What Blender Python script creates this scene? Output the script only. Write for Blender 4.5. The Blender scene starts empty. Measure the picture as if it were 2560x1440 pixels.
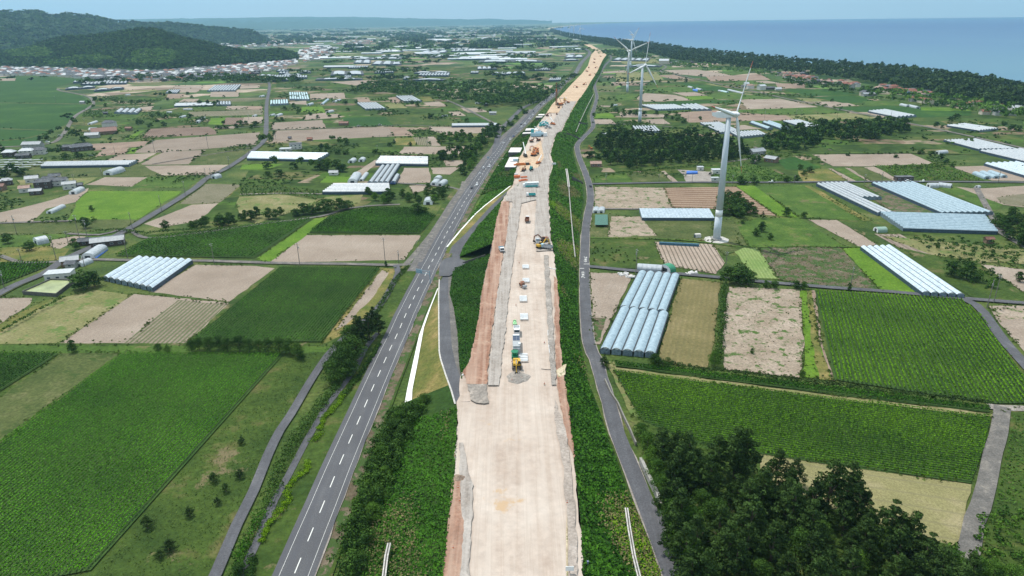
import bpy, math, random
import numpy as np
from mathutils import Vector, Matrix
random.seed(7); rng = np.random.default_rng(7)
S = bpy.context.scene; C = S.collection
R_ = math.radians
# ------------------------------------------------------------------ camera
CH = 120.0; FPX = 1707.0
PITCH = math.atan((720-49)/FPX); ROLL = 0.014
_f = np.array([0, math.cos(PITCH), -math.sin(PITCH)]); _r0 = np.array([1., 0, 0]); _u0 = np.cross(_r0, _f)
_R = math.cos(ROLL)*_r0-math.sin(ROLL)*_u0; _U = math.sin(ROLL)*_r0+math.cos(ROLL)*_u0
cd = bpy.data.cameras.new('Camera'); cam = bpy.data.objects.new('Camera', cd); C.objects.link(cam)
m3 = Matrix(((_R[0], _U[0], -_f[0]), (_R[1], _U[1], -_f[1]), (_R[2], _U[2], -_f[2])))
cam.matrix_world = Matrix.Translation((0, 0, CH)) @ m3.to_4x4()
cd.sensor_width = 36; cd.lens = 36*FPX/2560; cd.clip_start = 0.5; cd.clip_end = 90000
S.camera = cam
# ------------------------------------------------------------------ sky, sun, exposure
SUN_EL = R_(64); SUN_AZ = R_(-42)      # azimuth from +Y towards +X
w = bpy.data.worlds.new('World'); S.world = w; w.use_nodes = True
wn = w.node_tree.nodes; wl = w.node_tree.links
bg = wn['Background']; bg.inputs['Strength'].default_value = 0.14
sky = wn.new('ShaderNodeTexSky'); sky.sky_type = 'NISHITA'; sky.sun_disc = False
sky.sun_elevation = SUN_EL; sky.sun_rotation = SUN_AZ; sky.altitude = 100; sky.air_density = 1.0; sky.dust_density = 0.6; sky.ozone_density = 1.5
tc = wn.new('ShaderNodeTexCoord'); mp = wn.new('ShaderNodeMapping'); mp.inputs['Scale'].default_value = (2.0, 2.0, 14.0)
nz = wn.new('ShaderNodeTexNoise'); nz.inputs['Scale'].default_value = 2.2; nz.inputs['Detail'].default_value = 7; nz.inputs['Roughness'].default_value = .55
cr = wn.new('ShaderNodeValToRGB'); cr.color_ramp.elements[0].position = .42; cr.color_ramp.elements[0].color = (.8, .8, .8, 1)
cr.color_ramp.elements[1].position = .66; cr.color_ramp.elements[1].color = (1, 1, 1, 1)
mx = wn.new('ShaderNodeMix'); mx.data_type = 'RGBA'
mx.inputs[7].default_value = (6.2, 7.2, 7.7, 1)
wl.new(tc.outputs['Generated'], mp.inputs['Vector']); wl.new(mp.outputs[0], nz.inputs['Vector']); wl.new(nz.outputs['Fac'], cr.inputs['Fac'])
wl.new(cr.outputs['Color'], mx.inputs[0]); wl.new(sky.outputs[0], mx.inputs[6]); wl.new(mx.outputs[2], bg.inputs['Color'])
sl = bpy.data.lights.new('Sun', 'SUN'); sl.energy = 4.1; sl.angle = R_(1.0); sl.color = (1, .95, .86)
so = bpy.data.objects.new('Sun', sl); C.objects.link(so)
sd = Vector((math.sin(SUN_AZ)*math.cos(SUN_EL), math.cos(SUN_AZ)*math.cos(SUN_EL), math.sin(SUN_EL)))
so.rotation_euler = sd.to_track_quat('Z', 'Y').to_euler(); so.location = (0, 0, 400)
S.view_settings.view_transform = 'Standard'; S.view_settings.look = 'None'; S.view_settings.exposure = 0.0; S.view_settings.gamma = 1
S.render.engine = 'CYCLES'; S.cycles.use_denoising = True; S.cycles.max_bounces = 6; S.cycles.diffuse_bounces = 2; S.cycles.glossy_bounces = 2
S.cycles.volume_bounces = 0; S.cycles.transparent_max_bounces = 8; S.cycles.use_adaptive_sampling = True

# ------------------------------------------------------------------ helpers
def ray(x, y): return _f+(x-1280)/FPX*_R+(720-y)/FPX*_U
def G(x, y, z=0.0):
    """the point of the plane at height z that stands at this pixel of the photograph"""
    d = ray(x, y); return np.array([0, 0, CH])+d*((z-CH)/d[2])
def px(s, z=0.0):
    return np.array([G(*map(float, t.split(',')), z) for t in s.split()])
def atD(x, y, D):
    d = ray(x, y); t = D/math.hypot(d[0], d[1]); return np.array([d[0]*t, d[1]*t, CH+d[2]*t])

MATS = {}
def nt(name):
    m = bpy.data.materials.new(name); m.use_nodes = True; n = m.node_tree.nodes; l = m.node_tree.links
    return m, n, l, n['Principled BSDF']
def mat(name, col, rough=.7, metal=0., alpha=1., var=0.12, scale=1.5, bump=0., spec=.5, coords='Object', grime=None):
    """plain material with a soft procedural variation"""
    if name in MATS: return MATS[name]
    m, n, l, b = nt(name)
    b.inputs['Roughness'].default_value = rough; b.inputs['Metallic'].default_value = metal; b.inputs['Specular IOR Level'].default_value = spec
    if alpha < 1: b.inputs['Alpha'].default_value = alpha
    t = n.new('ShaderNodeTexCoord'); z = n.new('ShaderNodeTexNoise'); z.inputs['Scale'].default_value = scale; z.inputs['Detail'].default_value = 5
    r = n.new('ShaderNodeValToRGB'); r.color_ramp.elements[0].position = .3; r.color_ramp.elements[1].position = .7
    lo = [c*(1-var) for c in col]; hi = [min(1, c*(1+var)) for c in col]
    if grime: lo = grime
    r.color_ramp.elements[0].color = (*lo, 1); r.color_ramp.elements[1].color = (*hi, 1)
    l.new(t.outputs[coords], z.inputs['Vector']); l.new(z.outputs['Fac'], r.inputs['Fac']); l.new(r.outputs['Color'], b.inputs['Base Color'])
    if bump:
        bp = n.new('ShaderNodeBump'); bp.inputs['Strength'].default_value = bump; bp.inputs['Distance'].default_value = .1
        l.new(z.outputs['Fac'], bp.inputs['Height']); l.new(bp.outputs[0], b.inputs['Normal'])
    MATS[name] = m; return m

def ramp(n, stops):
    r = n.new('ShaderNodeValToRGB'); e = r.color_ramp.elements
    while len(e) > 1: e.remove(e[-1])
    e[0].position = stops[0][0]; e[0].color = (*stops[0][1], 1)
    for p, c in stops[1:]:
        k = e.new(p); k.color = (*c, 1)
    return r
def mixc(n, l, fac, a, b, mode='MIX'):
    m = n.new('ShaderNodeMix'); m.data_type = 'RGBA'; m.blend_type = mode
    for s, v in ((m.inputs[0], fac), (m.inputs[6], a), (m.inputs[7], b)):
        if hasattr(v, 'is_output'): l.new(v, s)
        elif isinstance(v, (int, float)): s.default_value = v
        else: s.default_value = (*v, 1)
    return m.outputs[2]
def mth(n, l, op, a, b=None, c=None):
    m = n.new('ShaderNodeMath'); m.operation = op
    for i, v in enumerate((a, b, c)):
        if v is None: continue
        if hasattr(v, 'is_output'): l.new(v, m.inputs[i])
        else: m.inputs[i].default_value = v
    return m.outputs[0]

def ground(name, c1, c2, c3=None, s=.05, fine=1.2, rough=.9, bump=.6, rows=None, patch=None, streak=None, yaxis=False, tracks=None, grain=1.0):
    """soil/grass: broad patches (s), fine grain (fine), optional rows=(spacing m, colour, share, strength) along local X,
    patch=(colour, scale, threshold) for weeds or bare spots"""
    if name in MATS: return MATS[name]
    m, n, l, b = nt(name); b.inputs['Roughness'].default_value = rough; b.inputs['Specular IOR Level'].default_value = .12
    t = n.new('ShaderNodeTexCoord'); co = t.outputs['Object']
    g = n.new('ShaderNodeNewGeometry'); pos = g.outputs['Position']
    a = n.new('ShaderNodeTexNoise'); a.inputs['Scale'].default_value = s; a.inputs['Detail'].default_value = 6; a.inputs['Roughness'].default_value = .65
    l.new(pos, a.inputs['Vector'])
    f = n.new('ShaderNodeTexNoise'); f.inputs['Scale'].default_value = fine; f.inputs['Detail'].default_value = 4; f.inputs['Roughness'].default_value = .7
    l.new(pos, f.inputs['Vector'])
    st = [(.33, c1), (.55, c2)] + ([(.68, c3)] if c3 else [])
    r = ramp(n, st); l.new(a.outputs['Fac'], r.inputs['Fac']); col = r.outputs['Color']
    fr = ramp(n, [(.3, (1-.38*grain,)*3), (.7, (1+.25*grain,)*3)]); l.new(f.outputs['Fac'], fr.inputs['Fac'])
    col = mixc(n, l, 1.0, col, fr.outputs['Color'], 'MULTIPLY')
    hgt = f.outputs['Fac']
    if streak:      # long thin wheel marks along local X
        mp_ = n.new('ShaderNodeMapping'); mp_.inputs['Scale'].default_value = (streak[0], .02, 1) if yaxis else (.02, streak[0], 1); l.new(co, mp_.inputs['Vector'])
        q = n.new('ShaderNodeTexNoise'); q.inputs['Scale'].default_value = 1; q.inputs['Detail'].default_value = 3; l.new(mp_.outputs[0], q.inputs['Vector'])
        qr = ramp(n, [(.35, (0, 0, 0)), (.65, (1, 1, 1))]); l.new(q.outputs['Fac'], qr.inputs['Fac'])
        col = mixc(n, l, mth(n, l, 'MULTIPLY', qr.outputs['Color'], streak[2]), col, streak[1])
    if tracks:      # narrow tyre tracks
        mq = n.new('ShaderNodeMapping'); mq.inputs['Scale'].default_value = (tracks[0], .012, 1); mq.inputs['Rotation'].default_value = (0, 0, .02); l.new(co, mq.inputs['Vector'])
        q = n.new('ShaderNodeTexNoise'); q.inputs['Scale'].default_value = 1; q.inputs['Detail'].default_value = 1; l.new(mq.outputs[0], q.inputs['Vector'])
        qr = ramp(n, [(.44, (0, 0, 0)), (.5, (1, 1, 1)), (.56, (0, 0, 0))]); l.new(q.outputs['Fac'], qr.inputs['Fac'])
        col = mixc(n, l, mth(n, l, 'MULTIPLY', qr.outputs['Color'], tracks[2]), col, tracks[1])
    if patch:
        v = n.new('ShaderNodeTexNoise'); v.inputs['Scale'].default_value = patch[1]; v.inputs['Detail'].default_value = 8; v.inputs['Roughness'].default_value = .72
        l.new(pos, v.inputs['Vector'])
        vr = ramp(n, [(patch[2]-.02, (0, 0, 0)), (patch[2]+.03, (1, 1, 1))]); l.new(v.outputs['Fac'], vr.inputs['Fac'])
        col = mixc(n, l, vr.outputs['Color'], col, patch[0])
    if rows:
        sp, rc, share, strg = rows
        sx = n.new('ShaderNodeSeparateXYZ'); l.new(co, sx.inputs[0])
        wob = mth(n, l, 'MULTIPLY', a.outputs['Fac'], .35*sp)
        yy = mth(n, l, 'FRACT', mth(n, l, 'DIVIDE', mth(n, l, 'ADD', sx.outputs['Y'], wob), sp))
        tri = mth(n, l, 'ABSOLUTE', mth(n, l, 'SUBTRACT', yy, .5))
        rr = ramp(n, [(share*.5-.05 if share > .15 else .02, (1, 1, 1)), (share*.5+.06, (0, 0, 0))]); l.new(tri, rr.inputs['Fac'])
        gate = mth(n, l, 'MULTIPLY', rr.outputs['Color'], strg)
        if True:
            brk = ramp(n, [(.34, (.25, .25, .25)), (.5, (1, 1, 1))]); l.new(f.outputs['Fac'], brk.inputs['Fac'])
            gate = mth(n, l, 'MULTIPLY', gate, brk.outputs['Color'])
        col = mixc(n, l, gate, col, rc)
        hgt = mth(n, l, 'ADD', hgt, tri)
    l.new(col, b.inputs['Base Color'])
    if bump:
        bp = n.new('ShaderNodeBump'); bp.inputs['Strength'].default_value = bump; bp.inputs['Distance'].default_value = .25
        l.new(hgt, bp.inputs['Height']); l.new(bp.outputs[0], b.inputs['Normal'])
    MATS[name] = m; return m

def foliage(name, dark, light, rough=.6):
    if name in MATS: return MATS[name]
    m, n, l, b = nt(name); b.inputs['Roughness'].default_value = rough; b.inputs['Specular IOR Level'].default_value = .06
    at = n.new('ShaderNodeAttribute'); at.attribute_name = 'tint'
    oi = n.new('ShaderNodeObjectInfo')
    v = mth(n, l, 'ADD', at.outputs['Fac'], mth(n, l, 'MULTIPLY', mth(n, l, 'SUBTRACT', oi.outputs['Random'], .5), .5))
    r = ramp(n, [(0, dark), (1, light)]); l.new(v, r.inputs['Fac']); l.new(r.outputs['Color'], b.inputs['Base Color'])
    b.inputs['Transmission Weight'].default_value = 0
    MATS[name] = m; return m

def tagp(o, label=None, cat=None, group=None, kind=None):
    if label: o['label'] = label
    if cat: o['category'] = cat
    if group: o['group'] = group
    if kind: o['kind'] = kind
    return o
def empty(name, loc, rz=0, label=None, cat=None, group=None):
    o = bpy.data.objects.new(name, None); C.objects.link(o); o.location = loc; o.rotation_euler.z = rz
    return tagp(o, label, cat, group)
def mobj(name, me, m=None, parent=None, loc=(0, 0, 0), rz=0, link=True):
    if m is not None and not me.materials:
        for k in (m if isinstance(m, (list, tuple)) else [m]): me.materials.append(k)
    o = bpy.data.objects.new(name, me); C.objects.link(o); o.location = loc; o.rotation_euler.z = rz
    if parent is not None: o.parent = parent
    return o
def npmesh(name, v, q, tint=None, smooth=False):
    """mesh from arrays: v (n,3), q (m,4) or (m,3)"""
    me = bpy.data.meshes.new(name); v = np.asarray(v, 'f'); q = np.asarray(q, 'i')
    k = q.shape[1]; me.vertices.add(len(v)); me.vertices.foreach_set('co', v.ravel())
    me.loops.add(q.size); me.loops.foreach_set('vertex_index', q.ravel())
    me.polygons.add(len(q)); me.polygons.foreach_set('loop_start', np.arange(0, q.size, k, dtype='i'))
    me.polygons.foreach_set('loop_total', np.full(len(q), k, 'i'))
    if smooth: me.polygons.foreach_set('use_smooth', np.ones(len(q), bool))
    if tint is not None:
        a = me.attributes.new('tint', 'FLOAT', 'POINT'); a.data.foreach_set('value', np.asarray(tint, 'f'))
    me.update(calc_edges=True); return me
class MB:
    """collects simple solids, then builds one mesh"""
    def __init__(s): s.v = []; s.f = []; s.mi = []; s.cur = 0
    def add(s, vs, fs):
        k = len(s.v); s.v += [tuple(map(float, p)) for p in vs]; s.f += [tuple(i+k for i in f) for f in fs]; s.mi += [s.cur]*len(fs); return s
    def box(s, x0, x1, y0, y1, z0, z1, tx=0, ty=0):
        return s.add([(x0, y0, z0), (x1, y0, z0), (x1, y1, z0), (x0, y1, z0), (x0+tx, y0+ty, z1), (x1-tx, y0+ty, z1), (x1-tx, y1-ty, z1), (x0+tx, y1-ty, z1)],
                     [(3, 2, 1, 0), (4, 5, 6, 7), (0, 1, 5, 4), (1, 2, 6, 5), (2, 3, 7, 6), (3, 0, 4, 7)])
    def beam(s, a, b, w, h=None, up=(0, 0, 1)):
        h = h or w; a = Vector(a); b = Vector(b); d = (b-a).normalized(); u = Vector(up)
        if abs(d.dot(u)) > .95: u = Vector((1, 0, 0))
        x = d.cross(u).normalized()*w/2; y = x.cross(d).normalized()*h/2
        vs = [a-x-y, a+x-y, a+x+y, a-x+y, b-x-y, b+x-y, b+x+y, b-x+y]
        return s.add(vs, [(3, 2, 1, 0), (4, 5, 6, 7), (0, 1, 5, 4), (1, 2, 6, 5), (2, 3, 7, 6), (3, 0, 4, 7)])
    def cyl(s, a, b, r0, r1=None, n=10):
        r1 = r0 if r1 is None else r1; a = Vector(a); b = Vector(b); d = (b-a).normalized()
        u = Vector((0, 0, 1)) if abs(d.z) < .9 else Vector((1, 0, 0)); x = d.cross(u).normalized(); y = d.cross(x)
        vs = [a+(x*math.cos(t)+y*math.sin(t))*r0 for t in [2*math.pi*i/n for i in range(n)]]
        vs += [b+(x*math.cos(t)+y*math.sin(t))*r1 for t in [2*math.pi*i/n for i in range(n)]]
        return s.add(vs, [(i, i+n, (i+1) % n+n, (i+1) % n) for i in range(n)]+[tuple(range(n)), tuple(range(2*n-1, n-1, -1))])
    def prism(s, prof, y0, y1):      # profile of (x,z) points swept along y
        n = len(prof); vs = [(x, y0, z) for x, z in prof]+[(x, y1, z) for x, z in prof]
        return s.add(vs, [(i, (i+1) % n, (i+1) % n+n, i+n) for i in range(n)]+[tuple(range(n-1, -1, -1)), tuple(range(n, 2*n))])
    def mesh(s, name):
        me = bpy.data.meshes.new(name); me.from_pydata(s.v, [], s.f); me.polygons.foreach_set('material_index', s.mi); me.update(); return me
    def obj(s, name, m, parent=None, loc=(0, 0, 0), rz=0): return mobj(name, s.mesh(name), m, parent, loc, rz)
def copy_tree(o, parent=None):
    c = o.copy(); C.objects.link(c); c.parent = parent
    for ch in o.children: copy_tree(ch, c)
    return c
def place(proto, used, loc, rz=0, label=None, group=None, scale=None):
    """first use moves the built thing itself, later uses copy it with its parts"""
    o = proto if not used.get(proto.name) else copy_tree(proto)
    used[proto.name] = True
    o.location = loc; o.rotation_euler.z = rz
    if label: o['label'] = label
    if group: o['group'] = group
    if scale is not None: o.scale = (scale, scale, scale)
    return o
USED = {}
def inpoly(p, x, y):
    n = len(p); j = n-1; c = np.zeros(np.shape(x), bool)
    for i in range(n):
        xi, yi, xj, yj = p[i][0], p[i][1], p[j][0], p[j][1]
        with np.errstate(divide='ignore', invalid='ignore'):
            c ^= ((yi > y) != (yj > y)) & (x < (xj-xi)*(y-yi)/(yj-yi+1e-12)+xi)
        j = i
    return c
def smooth_line(p, step=6.0):
    p = np.asarray(p, float); out = []
    q = np.vstack([2*p[0]-p[1], p, 2*p[-1]-p[-2]])
    for i in range(1, len(q)-2):
        a, b, c, d = q[i-1], q[i], q[i+1], q[i+2]; L = np.linalg.norm(c-b); k = max(1, int(L/step))
        for t in np.arange(k)/k:
            out.append(.5*((2*b)+(-a+c)*t+(2*a-5*b+4*c-d)*t*t+(-a+3*b-3*c+d)*t**3))
    out.append(p[-1]); return np.array(out)
_lay = [0.02]
def lay(): _lay[0] += .0016; return _lay[0]
# ------------------------------------------------------------------ setting: water, land, fields
TAN = dict(c1=(.40, .31, .255), c2=(.50, .40, .335), c3=(.56, .46, .39))
GM = {
 'tan': lambda: ground('soil_tan', (.235, .19, .152), (.315, .26, .214), (.365, .31, .26), s=.03, fine=1.4, bump=.35, streak=(1.4, (.25, .19, .15), .5)),
 'tanrow': lambda: ground('soil_tan_rows', (.23, .185, .148), (.29, .24, .197), s=.03, fine=1.4, bump=.3, rows=(3.2, (.15, .11, .085), .4, .8)),
 'tandark': lambda: ground('soil_dark_drills', (.29, .225, .18), (.36, .29, .24), s=.03, fine=1.4, bump=.3, rows=(2.2, (.10, .085, .06), .30, .9)),
 'brown': lambda: ground('soil_brown', (.17, .115, .09), (.25, .18, .14), (.29, .22, .17), s=.05, fine=1.0, bump=.4, streak=(.8, (.33, .26, .2), .4)),
 'brownrow': lambda: ground('soil_brown_rows', (.16, .11, .085), (.23, .165, .13), s=.05, fine=1.0, bump=.3, rows=(2.0, (.09, .065, .05), .4, .8)),
 'stripes': lambda: ground('soil_striped', (.17, .105, .07), (.22, .145, .10), s=.05, fine=1.2, bump=.3, rows=(6.2, (.36, .29, .22), .24, .85)),
 'lime': lambda: ground('grass_lime', (.065, .14, .012), (.10, .185, .018), (.135, .205, .032), s=.06, fine=.9, bump=.5),
 'paddy': lambda: ground('paddy_green', (.016, .058, .009), (.03, .085, .012), (.06, .125, .018), s=.014, fine=.25, bump=.2, rows=(6.0, (.018, .06, .01), .5, .5)),
 'green': lambda: ground('grass_green', (.04, .082, .014), (.066, .122, .02), (.115, .16, .034), s=.07, fine=.8, bump=.8, patch=((.125, .12, .05), .045, .60)),
 'dgreen': lambda: ground('grass_dark', (.018, .046, .009), (.032, .07, .013), (.052, .095, .019), s=.08, fine=.7, bump=1.0),
 'olive': lambda: ground('grass_olive', (.05, .075, .02), (.085, .105, .034), (.145, .14, .065), s=.05, fine=.8, bump=.9, patch=((.04, .07, .015), .06, .57)),
 'oliverow': lambda: ground('rows_olive', (.17, .14, .10), (.23, .19, .145), s=.05, fine=.8, bump=.5, rows=(1.9, (.07, .10, .035), .45, .85)),
 'cropbed': lambda: ground('crop_bed', (.03, .075, .016), (.05, .10, .022), s=.06, fine=1.4, bump=.6, rows=(1.15, (.02, .04, .012), .45, .6)),
 'croprow': lambda: ground('crop_rows', (.03, .12, .022), (.05, .16, .03), s=.04, fine=1.2, bump=.8, rows=(1.6, (.018, .055, .014), .4, .8)),
 'dry': lambda: ground('grass_dry', (.13, .15, .05), (.20, .19, .085), (.28, .245, .14), s=.05, fine=.9, bump=.7, patch=((.10, .15, .04), .09, .56)),
 'gold': lambda: ground('grass_gold', (.055, .10, .018), (.16, .15, .045), (.29, .215, .09), s=.05, fine=1.0, bump=.7),
 'straw': lambda: ground('straw_field', (.20, .19, .085), (.24, .22, .105), (.30, .26, .15), s=.05, fine=2.2, bump=.5, rows=(5.5, (.17, .155, .09), .07, .6)),
 'mown': lambda: ground('mown_brown', (.135, .12, .05), (.185, .155, .07), (.24, .195, .1), s=.05, fine=1.0, bump=.6, rows=(2.2, (.13, .12, .05), .5, .4)),
 'weedy': lambda: ground('weedy_soil', (.24, .19, .14), (.32, .26, .205), (.38, .31, .255), s=.08, fine=1.1, bump=.5, patch=((.06, .11, .025), .2, .56)),
 'scrub': lambda: ground('dead_scrub', (.10, .08, .05), (.15, .12, .085), (.20, .16, .12), s=.12, fine=.9, bump=1.2, patch=((.05, .09, .025), .16, .5)),
 'rough': lambda: ground('rough_grass', (.03, .06, .012), (.055, .092, .017), (.125, .115, .045), s=.06, fine=.7, bump=1.0, patch=((.155, .13, .07), .05, .61)),
 'palerow': lambda: ground('pale_green_rows', (.16, .24, .07), (.22, .28, .10), s=.04, fine=1.2, bump=.4, rows=(1.7, (.10, .17, .04), .5, .5)),
 'asphalt': lambda: ground('asphalt', (.088, .089, .098), (.115, .117, .13), (.15, .15, .16), s=.09, fine=2.5, rough=.85, bump=.12, streak=(.7, (.075, .076, .085), .5), yaxis=True),
 'oldasphalt': lambda: ground('asphalt_old', (.11, .105, .10), (.16, .15, .14), (.26, .235, .205), s=.2, fine=2.0, rough=.9, bump=.2),
 'highway': lambda: ground('asphalt_highway', (.088, .089, .096), (.115, .116, .125), (.145, .146, .156), s=.04, fine=3, rough=.8, bump=.08, streak=(.55, (.085, .087, .1), .7), yaxis=True),
 'gravel': lambda: ground('gravel', (.22, .195, .175), (.31, .28, .255), (.42, .375, .34), s=.15, fine=1.6, bump=.5),
 'pave_grit': lambda: ground('grit_patch', (.19, .17, .155), (.27, .24, .215), (.38, .33, .29), s=.2, fine=1.3, bump=.3),
 'lane': lambda: ground('compacted_lane', (.29, .245, .215), (.36, .31, .275), (.42, .37, .335), s=.12, fine=1.3, bump=.2),
 'concrete': lambda: ground('concrete', (.42, .41, .39), (.52, .50, .47), (.6, .58, .55), s=.2, fine=1.5, bump=.15),
 'pave': lambda: ground('pavement_dark', (.10, .095, .095), (.16, .15, .145), (.22, .21, .19), s=.4, fine=1.5, bump=.6),
 'dirt': lambda: ground('construction_dirt', (.37, .29, .24), (.46, .38, .325), (.52, .445, .39), s=.045, fine=.5, bump=.06, grain=.4, streak=(.3, (.54, .475, .425), .55), tracks=(.9, (.34, .265, .21), .25), patch=((.46, .33, .215), .035, .655), yaxis=True),
 'farsand': lambda: ground('construction_sand', (.44, .31, .21), (.54, .40, .28), (.58, .46, .34), s=.03, fine=.5, bump=.3, patch=((.38, .25, .16), .03, .6)),
 'redsoil': lambda: ground('red_soil', (.20, .095, .062), (.30, .165, .115), (.42, .28, .21), s=.16, fine=.9, bump=.9, yaxis=True, streak=(.55, (.42, .30, .235), .75)),
 'greyway': lambda: ground('grey_haul_lane', (.24, .205, .18), (.32, .285, .26), (.41, .37, .335), s=.12, fine=1.3, bump=.4, streak=(1.0, (.44, .40, .37), .6), yaxis=True),
 'sandedge': lambda: ground('sand_verge', (.40, .33, .22), (.52, .44, .31), (.58, .5, .38), s=.1, fine=1.5, bump=.4, patch=((.12, .14, .05), .2, .58)),
 'white': lambda: mat('painted_white', (.78, .78, .76), .7, var=.1, scale=3),
 'pond': lambda: ground('basin_water', (.30, .34, .17), (.33, .37, .19), s=.02, fine=.1, rough=.25, bump=0),
}
YKEYS = ('dirt', 'farsand', 'asphalt', 'highway', 'greyway', 'redsoil')
def plots():
    if 'small_plots' in MATS: return MATS['small_plots']
    m, n, l, b = nt('small_plots'); b.inputs['Roughness'].default_value = .95; b.inputs['Specular IOR Level'].default_value = .1
    g = n.new('ShaderNodeNewGeometry'); pos = g.outputs['Position']; mp_ = n.new('ShaderNodeMapping'); mp_.inputs['Rotation'].default_value = (0, 0, .12); mp_.inputs['Scale'].default_value = (1/48., 1/27., 0); l.new(pos, mp_.inputs['Vector'])
    v = n.new('ShaderNodeTexVoronoi'); v.distance = 'CHEBYCHEV'; v.inputs['Scale'].default_value = 1; v.inputs['Randomness'].default_value = .75; l.new(mp_.outputs[0], v.inputs['Vector'])
    sp = n.new('ShaderNodeSeparateColor'); l.new(v.outputs['Color'], sp.inputs[0])
    r = ramp(n, [(0, (.03, .06, .013)), (.2, (.055, .10, .02)), (.36, (.08, .105, .03)), (.5, (.04, .075, .016)), (.62, (.13, .13, .055)), (.72, (.26, .205, .16)), (.82, (.06, .12, .02)), (.92, (.17, .125, .09))]); r.color_ramp.interpolation = 'CONSTANT'; l.new(sp.outputs[0], r.inputs['Fac'])
    a = n.new('ShaderNodeTexNoise'); a.inputs['Scale'].default_value = .09; a.inputs['Detail'].default_value = 8; a.inputs['Roughness'].default_value = .7; l.new(pos, a.inputs['Vector'])
    ar = ramp(n, [(.3, (.45, .5, .45)), (.7, (1.35, 1.3, 1.2))]); l.new(a.outputs['Fac'], ar.inputs['Fac'])
    w_ = n.new('ShaderNodeTexNoise'); w_.inputs['Scale'].default_value = .05; w_.inputs['Detail'].default_value = 5; l.new(pos, w_.inputs['Vector'])
    wr = ramp(n, [(.48, (0, 0, 0)), (.56, (1, 1, 1))]); l.new(w_.outputs['Fac'], wr.inputs['Fac'])
    col = mixc(n, l, wr.outputs['Color'], r.outputs['Color'], (.05, .085, .019)); l.new(mixc(n, l, 1.0, col, ar.outputs['Color'], 'MULTIPLY'), b.inputs['Base Color'])
    MATS['small_plots'] = m; return m
GM['plots'] = plots
def flat(name, pts, key, kind='structure', e=0, z=None, label=None, parent=None, ang=None):
    """a ground patch: polygon of world points; texture rows run along its edge e"""
    p = np.asarray(pts, float); z = lay() if z is None else z
    c = p[:, :2].mean(0); d = p[(e+1) % len(p), :2]-p[e % len(p), :2]; a = math.atan2(d[1], d[0])
    if ang is not None: a = ang
    if key in YKEYS: a = 0.
    ca, sa = math.cos(-a), math.sin(-a); q = p[:, :2]-c
    v = [(x*ca-y*sa, x*sa+y*ca, 0) for x, y in q]
    ar = sum(v[i][0]*v[(i+1) % len(v)][1]-v[(i+1) % len(v)][0]*v[i][1] for i in range(len(v)))
    f = [tuple(range(len(v)))] if ar > 0 else [tuple(range(len(v)-1, -1, -1))]
    me = bpy.data.meshes.new(name); me.from_pydata(v, [], f); me.update()
    o = mobj(name, me, GM[key](), parent, (c[0], c[1], z), a); tagp(o, label, kind=kind); return o
def rag(p, step, amp):
    """ragged edge: the outline resampled and pushed in and out"""
    out = []; p = np.asarray(p)[:, :2]
    for i in range(len(p)):
        a, b = p[i], p[(i+1) % len(p)]; L = np.linalg.norm(b-a); k = max(1, min(60, int(L/step))); n_ = np.array([b[1]-a[1], a[0]-b[0]])/(L+1e-9); s = random.random()*9
        for j in range(k): t = j/k; out.append(a+(b-a)*t+n_*(amp*(.6*math.sin(t*L*.35+s)+random.uniform(-.7, .7)) if j else 0))
    return np.array(out)
def strip(name, line, w0, w1, key, z=None, kind='structure', zf=None, smooth=True, jag=0.0):
    """ribbon along a polyline from offset w0 to w1 metres (right of the line is +)"""
    p = smooth_line(line[:, :2]) if smooth else np.asarray(line)[:, :2]
    z = lay() if z is None else z
    t = np.gradient(p, axis=0); t /= np.linalg.norm(t, axis=1)[:, None]+1e-9; nrm = np.stack([t[:, 1], -t[:, 0]], 1)
    j0 = rng.normal(0, 1, len(p))*jag; j1 = rng.normal(0, 1, len(p))*jag
    a = p+nrm*(w0+j0)[:, None] if jag else p+nrm*w0; b = p+nrm*(w1+j1)[:, None] if jag else p+nrm*w1
    o0 = p[0]
    za = np.full(len(p), 0.) if zf is None else np.array([zf(q) for q in p])
    v = np.zeros((2*len(p), 3)); v[0::2, :2] = a-o0; v[1::2, :2] = b-o0; v[0::2, 2] = za; v[1::2, 2] = za
    i = np.arange(len(p)-1)*2; q = np.stack([i, i+1, i+3, i+2], 1)
    me = npmesh(name, v, q); o = mobj(name, me, GM[key](), None, (o0[0], o0[1], z)); tagp(o, kind=kind); return o

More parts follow.
